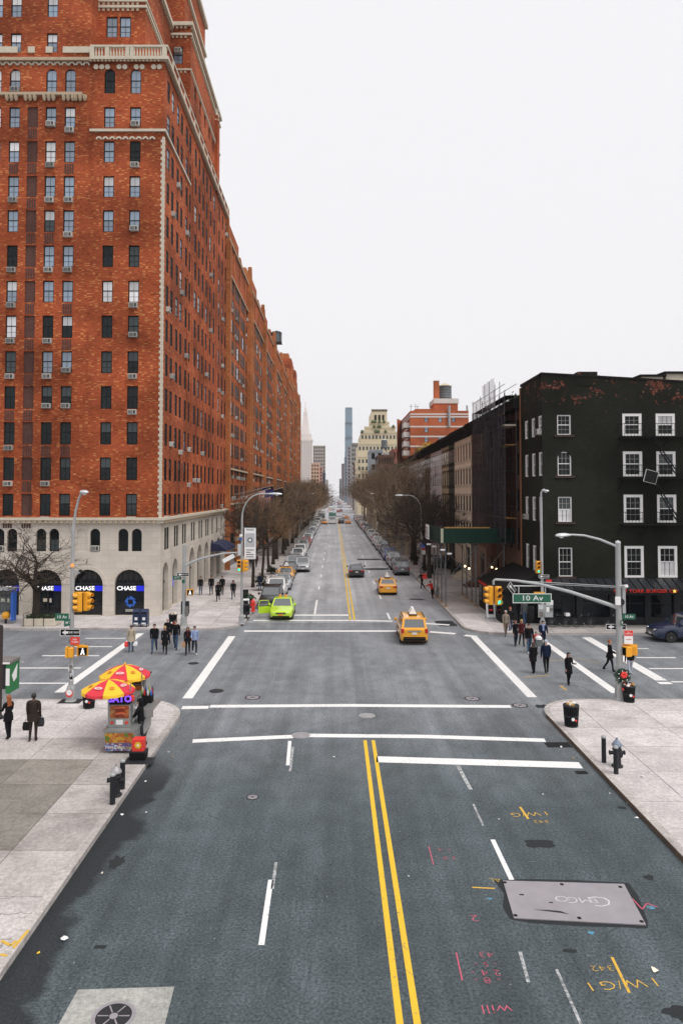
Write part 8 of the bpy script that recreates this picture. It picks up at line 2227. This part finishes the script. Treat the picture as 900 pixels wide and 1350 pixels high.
def person(p,h,face,label,top='black',legs='darkjeans',shoe='shoe',hair='brown',hairlen=0,coat=0.0,stride=0.0,armL=(5,10),armR=(5,10),lean=0.0,skin=None,bulk=1.0,headturn=0.0,hat=None,scarf=None,flare=1.15,phase=1,bent=0.0,hood=False,seat=None):
    """face: turn about Z of a figure that looks along +Y; arm=(forward swing, elbow bend) in degrees"""
    skin=skin or SKIN
    nodes=[];edges=[];rad=[];reg=[]
    def N(v,r,rg,parent=None):
        nodes.append(Vector(v)); rad.append(r if isinstance(r,tuple) else (r,r)); reg.append(rg)
        if parent is not None: edges.append((parent,len(nodes)-1))
        return len(nodes)-1
    B=bulk; ln=R(lean)
    def up(z,y=0,x=0):
        zz=z-.95; return Vector((x,y*math.cos(ln)+zz*math.sin(ln),.95+zz*math.cos(ln)-y*math.sin(ln)))
    pel=N((0,0,.95),(.155*B,.115*B),'L')
    sp1=N(up(1.10),(.15*B,.11*B),'T',pel); ch=N(up(1.30),(.185*B,.125*B),'T',sp1); nb=N(up(1.43),(.10*B,.085*B),'T',ch)
    nk=N(up(1.495,.012),.052,'S',nb); h0=N(up(1.555,.025),(.062,.07),'S',nk); h1=N(up(1.625,.02),(.075,.092),'S',h0); h2=N(up(1.69,.012),(.058,.072),'S',h1)
    N(up(1.600,.122),.012,'S',h1)   # nose
    for sx in (-1,1):
        a_,e_=(armL if sx<0 else armR); a=R(a_)+ln*.4; e=R(e_)
        sh=N(up(1.405,0,sx*.185*min(B,1.1)),.068*B,'T',nb)
        sp=Vector((sx*.06,math.sin(a),-math.cos(a))).normalized(); el=nodes[sh]+sp*.29
        fd=Vector((-sx*.05 if e_>30 else sx*.01,math.sin(a+e),-math.cos(a+e))).normalized()
        ei=N(el,.052*B,'T',sh); wr_=el+fd*.25; wi=N(wr_,.036*min(B,1.1),'T',ei)
        pa=wr_+fd*.085; pi=N(pa,(.036,.022),'S',wi)
        side=fd.cross(Vector((sx,0,0))).normalized()
        for k,(off,l1) in enumerate(((-.027,.062),(-.009,.074),(.009,.07),(.027,.055))):
            b0=pa+side*off+fd*.02; k1=N(b0+fd*l1*.55+Vector((-sx*.004,0,0)),.0085,'S',pi); N(b0+fd*l1*.55+(fd+Vector((-sx*.5,0,0))).normalized()*l1*.5,.0075,'S',k1)
        t1=N(wr_+fd*.055+side*-.045+Vector((-sx*.012,0,0)),.0095,'S',wi); N(wr_+fd*.10+side*-.055+Vector((-sx*.02,0,0)),.008,'S',t1)
        lg=stride*(1 if sx*phase>0 else -1); th=R(24*lg); kn=R(6+ (26*stride if lg<0 else 4*stride))
        if seat: th=R(seat[0]); kn=R(seat[1])
        hp=N((sx*.092,0,.88),(.098*min(B,1.12),.098*min(B,1.12)),'L',pel)
        kd=Vector((0,math.sin(th),-math.cos(th))); k_=nodes[hp]+kd*.41
        ki=N(k_,.066,'L',hp); sd=Vector((0,math.sin(th-kn),-math.cos(th-kn))); an=k_+sd*.41; ai=N(an,.045,'L',ki)
        toe=an+Vector((sx*.02,.15,-.035)); N(an+Vector((0,-.045,-.035)),.04,'F',ai); ti=N(an+Vector((sx*.01,.075,-.03)),.042,'F',ai); N(toe,.034,'F',ti)
    zmin=min(n.z for n,r in zip(nodes,reg) if r=='F')-.045
    me=bpy.data.meshes.new('person'); me.from_pydata([tuple(n) for n in nodes],edges,[])
    tmp=bpy.data.objects.new('person',me); COL.objects.link(tmp)
    md=tmp.modifiers.new('Skin','SKIN'); md.use_smooth_shade=True; md.branch_smoothing=.3
    sv=me.skin_vertices[0].data
    for i,r in enumerate(rad): sv[i].radius=r
    sv[0].use_root=True
    ss=tmp.modifiers.new('Sub','SUBSURF'); ss.levels=1; ss.render_levels=1
    dg=bpy.context.evaluated_depsgraph_get(); out=bpy.data.meshes.new_from_object(tmp.evaluated_get(dg))
    COL.objects.unlink(tmp); bpy.data.objects.remove(tmp); bpy.data.meshes.remove(me)
    # cloth regions by nearest bone
    A=np.array([nodes[a] for a,b in edges]); Bv=np.array([nodes[b] for a,b in edges]); D=Bv-A; LL=(D*D).sum(1)
    cen=np.empty(len(out.polygons)*3); out.polygons.foreach_get('center',cen); cen=cen.reshape(-1,3)
    t=((cen[:,None,:]-A[None])*D[None]).sum(2)/LL[None]; tc=np.clip(t,0,1)
    dist=((cen[:,None,:]-(A[None]+tc[:,:,None]*D[None]))**2).sum(2); w=dist.argmin(1)
    ri={'L':0,'T':1,'S':2,'F':3}; er=np.array([[ri[reg[a]],ri[reg[b]]] for a,b in edges]); tt=tc[np.arange(len(w)),w]
    mi=np.where(tt>.5,er[w,1],er[w,0])
    hipz=1.0; mi=np.where((mi==0)&(cen[:,2]>.86+.04)&(np.abs(cen[:,0])<.3),1,mi) if not seat else mi
    out.materials.clear()
    for m in (CL[legs],CL[top],skin,CL[shoe]): out.materials.append(m)
    out.polygons.foreach_set('material_index',mi.astype(np.int32)); out.polygons.foreach_set('use_smooth',[True]*len(out.polygons))
    s=h/1.735
    out.transform(Matrix.Translation((0,0,-zmin)))
    o=link('person',out,None,p,R(face)); o.scale=(s,s,s); tag(o,label,'person')
    dz=-zmin
    hc=up(1.635,.008)+Vector((0,0,dz))
    def kid(name,mb,smooth=60): return mb.local(name,o,smooth)
    # face and ears
    f=MB()
    for sx in (-1,1):
        f.lathe([(.001,-.004),(.009,0)],M['sign_black'],c=(sx*.03,hc.y+.098,hc.z-.005),n=6,axis='Y'); f.box(sx*.03-.016,sx*.03+.016,hc.y+.09,hc.y+.101,hc.z+.012,hc.z+.018,HAIR[hair])
    f.box(-.024,.024,hc.y+.088,hc.y+.098,hc.z-.072,hc.z-.062,pm('lips',(.35,.12,.1),.5)); kid('face',f)
    for sx in (-1,1):
        f=MB(); f.lathe([(.001,-.03),(.014,-.012),(.016,.012),(.001,.03)],skin,c=(sx*.082,hc.y,hc.z-.015),n=6,sy=1.6); kid('ear',f)
    q=MB(); hm=CL[hat] if hat else HAIR[hair]; rings=[]
    for z,r in ((-.045,1.02),(0,1.10),(.04,1.08),(.08,.9),(.105,.55),(.115,.05)):
        rings.append([(.081*r*math.cos(a),-.012+.098*r*math.sin(a)*(1 if math.sin(a)<0 else (.9 if z>.02 else (.15 if z<.0 else .55)))+hc.y,hc.z+z) for a in [2*math.pi*k/14 for k in range(14)]])
    q.loft(rings,hm); kid('hat' if hat else 'hair',q)
    if hairlen>0:
        q=MB(); rings=[]
        for k in range(6):
            t_=k/5; z=hc.z+.06-(.10+hairlen)*t_; ww=.088+.03*t_; 
            rings.append([(ww*math.cos(a),hc.y-.025-.05*t_-.07*math.sin(a)*(1-.3*t_),z) for a in [math.pi*i/7 for i in range(8)]]+[(ww*.8*math.cos(math.pi*(7-i)/7),hc.y-.02-.03*t_-.03*math.sin(math.pi*(7-i)/7),z) for i in range(8)])
        q.loft(rings,HAIR[hair]); kid('long_hair',q)
    if hood:
        q=MB(); rings=[]
        for z,r in ((-.16,1.25),(-.05,1.35),(.05,1.3),(.11,1.0),(.14,.1)):
            rings.append([(.085*r*math.cos(a),hc.y-.03+.1*r*math.sin(a)*(1 if math.sin(a)<0 else .25),hc.z+z) for a in [2*math.pi*k/12 for k in range(12)]])
        q.loft(rings,CL[top]); kid('hood',q)
    if coat>0:
        q=MB(); rings=[]; n=18; z0=1.02+dz; zl=1.02-coat+dz
        for k in range(7):
            t_=k/6; z=z0+(zl-z0)*t_; fl=1+ (flare-1)*t_
            rings.append([((.180*B*fl+.008*math.sin(5*a+k))*math.cos(a),(.138*B*fl+stride*.06*t_)*math.sin(a)+.006*math.sin(7*a),z) for a in [2*math.pi*i/n for i in range(n)]])
        ib=[[(x*.95,y*.95,z) for x,y,z in r] for r in reversed(rings)]
        q.loft(rings+ib,CL[top],caps=False); kid('coat_skirt',q)
    if scarf:
        q=MB(); c=up(1.47,.01)+Vector((0,0,dz)); q.lathe([(.075,-.05),(.105,-.03),(.11,.02),(.08,.05)],CL[scarf],c=tuple(c),n=14); q.box(-.045,.05,c.y+.10,c.y+.13,c.z-.32,c.z,CL[scarf]); kid('scarf',q)
    q=MB(); c=up(1.455,.0)+Vector((0,0,dz)); q.lathe([(.11,-.045),(.09,.0),(.075,.035)],CL[top],c=tuple(c),n=14,sy=.95); kid('collar',q)
    return o
def at_(u,v,z=0.0): return G(u,v,z)
def hand_of(o,sx,fwd=.05,z=.74,x=.27):
    h=o.scale.z; return o.matrix_basis @ Vector((sx*x,fwd,z))
def bag(o,sx,w,hh,d,m,label,name='shopping_bag',z=.80,fwd=.06,cat='bag',x=.25):
    bpy_m=Matrix.Translation(o.location) @ o.rotation_euler.to_matrix().to_4x4() @ Matrix.Scale(o.scale.x,4)
    t=bpy_m @ Vector((sx*x,fwd,z)); r=root(name,t,label,cat,None,o.rotation_euler.z)
    q=MB(); q.loft([[(-w*.42,-d/2,-hh-.12),(w*.42,-d/2,-hh-.12),(w*.42,d/2,-hh-.12),(-w*.42,d/2,-hh-.12)],[(-w*.5,-d*.55,-hh*.6-.12),(w*.5,-d*.55,-hh*.6-.12),(w*.5,d*.55,-hh*.6-.12),(-w*.5,d*.55,-hh*.6-.12)],[(-w*.45,-d*.2,-.12),(w*.45,-d*.2,-.12),(w*.45,d*.2,-.12),(-w*.45,d*.2,-.12)]],m); q.local('pouch',r)
    q=MB(); q.path([(-w*.25,0,-.13),(-w*.2,0,-.03),(0,0,.0),(w*.2,0,-.03),(w*.25,0,-.13)],.009,m,5); q.local('handle',r)
# bank-side crossing
o=person(at_(173,860),1.64,8,'person in beige coat seen from behind carrying a red and a white bag','beige','jeans',hair='brown',coat=.32,stride=.4,bulk=1.16,armL=(0,8),armR=(0,8))
bag(o,-1,.34,.3,.16,M['sign_red'],'red carrier bag in one hand of the beige-coated walker'); bag(o,1,.28,.26,.14,M['sign_white'],'white carrier bag in the other hand of the beige-coated walker')
person(at_(203.5,861.5),1.78,186,'person in short black jacket and blue jeans at the front of the bank-side group','black','jeans',hair='black',stride=.7,bulk=1.12,armL=(14,12),armR=(-12,14))
person(at_(217.5,862.5),1.68,192,'person with fair short hair in a long black coat walking beside the jeans wearer','black','black',hair='blond',coat=.42,stride=.5,armL=(-10,10),armR=(16,14),phase=-1)
person(at_(221,851),1.70,178,'person mostly hidden behind the fair-haired walker, dark jacket and pale head','black','darkjeans',hair='grey',stride=.4)
person(at_(231.5,857),1.84,176,'tall person in dark jacket and jeans at the back of the bank-side group','black','jeans',hair='brown',stride=.45,bulk=1.14,armL=(-8,10),armR=(10,12),phase=-1)
o=person(at_(247.5,863.5),1.66,190,'person in black coat with loose scarf walking arm in arm','black','black',hair='brown',hairlen=.12,coat=.2,stride=.6,scarf='maroon',armL=(5,30),armR=(6,12))
bag(o,1,.26,.26,.1,pm('tan_leather',(.42,.24,.12),.6),'tan handbag hanging from the arm of the scarf wearer',name='handbag',z=.92)
person(at_(256.5,863),1.70,196,'person in light blue top walking arm in arm with the scarf wearer','lightblue','darkjeans',shoe='sneaker',hair='black',stride=.6,armL=(-5,12),armR=(12,60),phase=-1)
# bank pavement
person(at_(264.5,784.5,SW),1.72,186,'person in black top and jeans standing apart near the arch doorway','black','jeans',hair='black',stride=.15)
person(at_(278.5,784.5,SW),1.80,182,'person in dark clothes at the back of the pavement trio','black','darkjeans',hair='black',stride=.25,bulk=1.08)
person(at_(287.5,793,SW),1.72,184,'person in long black coat leading the pavement trio','black','black',hair='brown',coat=.5,hairlen=.15,stride=.5)
person(at_(293,784.5,SW),1.76,178,'person in dark jacket beside the long-coated leader of the trio','black','black',hair='black',stride=.3,bulk=1.1,phase=-1)
person(at_(307.5,790,SW),1.68,183,'person in hooded black jacket walking alone along the bank pavement','black','darkjeans',hair='black',hood=True,stride=.7,bulk=1.1,armL=(10,20),armR=(-10,20))
person(at_(330,748.5,SW),1.72,10,'person in dark clothes walking away behind the signal post','charcoal','darkjeans',hair='black',stride=.5); person(at_(338,748,SW),1.70,-8,'person in maroon jacket walking away under the first trees','maroon','black',hair='brown',stride=.5,phase=-1)
person(at_(342.5,779,SW),1.72,170,'person in navy jacket and jeans standing under the trees near the red hydrant','navy','jeans',hair='black',stride=.2)
# cart pavement
o=person(at_(44,977,SW),1.80,4,'person in long brown coat seen from behind with a dark bag in each hand','brown','brown',hair='black',skin=SKIN_D,coat=.28,stride=.12,bulk=1.2,armL=(4,8),armR=(2,18),flare=1.05)
bag(o,-1,.3,.3,.14,M['black'],'small black shoulder bag held low by the brown-coated person',name='handbag'); bag(o,1,.24,.32,.14,M['blackish'],'dark grey bag on the far arm of the brown-coated person',name='handbag',z=.95)
o=person(at_(11,974,SW),1.66,60,'person with ginger hair in short black coat beside the phone kiosk','black','black',hair='ginger',hairlen=.28,coat=.3,stride=.2,armL=(20,70),armR=(10,40))
person(at_(186,983,SW),1.74,88,'person in hooded black jacket serving at the side of the hot dog cart','black','charcoal',hair='black',hood=True,stride=.35,bulk=1.18,armL=(25,50),armR=(30,40),lean=6)
# litter-basket-side crossing
person(at_(666.5,838.5),1.72,184,'grey-haired person in tweed jacket and khaki trousers stepping off the kerb','tweed','khaki',hair='grey',stride=.6,bulk=1.06)
person(at_(672.5,834),1.76,182,'person in dark jacket and jeans right behind the grey-haired walker','black','jeans',hair='ginger',stride=.4)
o=person(at_(691,824,SW),1.82,8,'person in grey jacket and jeans walking towards the restaurant door','grey','jeans',hair='brown',stride=.4,bulk=1.05)
person(at_(679.5,852),1.64,190,'person in black coat at the edge of the crossing group, dark leggings','black','darkjeans',hair='brown',hairlen=.18,coat=.12,stride=.4); person(at_(687.5,852),1.68,186,'person in maroon jacket beside the black-coated one in the group','maroon','black',hair='blond',hairlen=.1,stride=.4,coat=.1,phase=-1)
o=person(at_(697,861),1.78,180,'person in black jacket and blue jeans leading the crossing group','black','jeans',shoe='sneaker',hair='black',stride=.7,bulk=1.15)
person(at_(706.5,860),1.24,185,'child in red jacket between the two dark-jacketed adults','red','darkjeans',hair='brown',stride=.3,hat='grey')
o=person(at_(715.5,857),1.80,176,'person in open navy jacket with light blue front pushing a pushchair','navy','darkjeans',hair='black',stride=.5,bulk=1.14,armL=(20,50),armR=(20,50),scarf='lightblue')
p=at_(711,862); st_=root('pushchair',p,'white-hooded pushchair in front of the navy jacket wearer','pushchair')
q=MB(); q.loft([[(p.x-.2,p.y-.1,.45),(p.x+.2,p.y-.1,.45),(p.x+.2,p.y+.3,.45),(p.x-.2,p.y+.3,.45)],[(p.x-.22,p.y+.1,.85),(p.x+.22,p.y+.1,.85),(p.x+.22,p.y+.4,.85),(p.x-.22,p.y+.4,.85)]],CL['grey']); q.build('seat',st_)
q=MB(); q.lathe([(.23,0),(.21,.12),(.12,.2),(.001,.22)],CL['white'],c=(p.x,p.y+.25,.82),n=12); q.build('hood',st_)
q=MB()
for sx in (-1,1): q.path([(p.x+sx*.2,p.y-.2,.12),(p.x+sx*.2,p.y+.35,.75),(p.x+sx*.2,p.y+.6,1.0)],.015,M['alu'],5); q.tube((p.x+sx*.2,p.y+.45,.1),(p.x+sx*.2,p.y+.1,.5),.015,M['alu'],5)
q.build('frame',st_)
for sx in (-1,1):
    for dy in (-.2,.45): q=MB(); q.lathe([(.001,-.02),(.1,-.02),(.1,.02),(.001,.02)],M['rubber'],c=(p.x+sx*.22,p.y+dy,.1),n=10,axis='X'); q.build('wheel',st_)
person(at_(702.5,888),1.66,12,'person in black coat seen from behind, olive skirt hem, walking with a backpack','black','black',hair='brown',hairlen=.15,coat=.34,stride=.3,armL=(0,10),armR=(0,10))
person(at_(719.5,888.5),1.80,2,'person in navy jacket seen from behind with pale cap beside the black-coated walker','navy','black',shoe='sneaker',hair='blond',hat='pale',stride=.3,bulk=1.22)
o=person(at_(749.5,903),1.62,196,'person in long black coat alone on the crossing holding a white cup','black','black',hair='black',hairlen=.2,coat=.42,stride=.3,armL=(8,95),armR=(0,8))
t=Matrix.Translation(o.location)@o.rotation_euler.to_matrix().to_4x4()@Matrix.Scale(o.scale.x,4)@Vector((-.205,.34,1.14)); r_=root('paper_cup',t,'white paper cup in the hand of the long-coated lone walker','cup'); q=MB(); q.lathe([(.032,0),(.045,.12)],M['sign_white'],n=10); q.local('cup',r_); q=MB(); q.lathe([(.047,.12),(.047,.135),(.001,.14)],M['sign_white'],n=10); q.local('lid',r_)
person(at_(803.5,885.5),1.72,262,'person in dark three-quarter coat walking beside the signal mast, hands clasped','black','black',hair='ginger',coat=.26,stride=.6,bulk=1.1,armL=(10,60),armR=(10,60))
person(at_(830,892),1.66,0,'person in black jacket and pale trousers half hidden by the walk signals','black','pale',shoe='shoe',hair='black',stride=.5,bulk=1.1)
# by the shed
o=person(at_(556,776),1.72,40,'courier in dark clothes with big red bag stepping onto the kerb','black','black',hair='black',stride=.9,lean=12,armL=(30,20),armR=(25,30))
p=o.location; r_=root('delivery_bag',(p.x+.18,p.y+.0,1.0),'big square red delivery bag on the back of the courier','bag'); q=MB(); q.box(p.x+.0,p.x+.48,p.y-.40,p.y-.08,1.02,1.5,M['sign_red'],bevel=.04); q.build('bag_body',r_); q=MB(); q.box(p.x-.01,p.x+.49,p.y-.41,p.y-.07,1.38,1.42,M['black']); q.build('flap',r_)
person(at_(569.5,789.5),1.66,30,'person in red jacket bending over a bicycle at the shed corner','red','black',hair='black',lean=28,stride=.3,armL=(50,20),armR=(50,20),bulk=1.1)
bicycle(576,786.5,'dark delivery bicycle held by the red-jacketed person at the shed corner',R(70),3)
# ------------------------------------------------------------------ the air down the avenue
hz=MB(); hz.box(-1520,1520,-320,2720,-1.2,232,M['ground'])
hm=bpy.data.materials.new('haze'); hm.use_nodes=True; hn,hl=hm.node_tree.nodes,hm.node_tree.links; hn.clear()
ho=hn.new('ShaderNodeOutputMaterial'); hv=hn.new('ShaderNodeVolumePrincipled'); hv.inputs['Color'].default_value=(1,1,1,1); hv.inputs['Density'].default_value=.00012; hv.inputs['Anisotropy'].default_value=.2
hl.new(hv.outputs['Volume'],ho.inputs['Volume'])
hz.mats[0]=hm
tag(hz.build('haze'),kind='stuff')
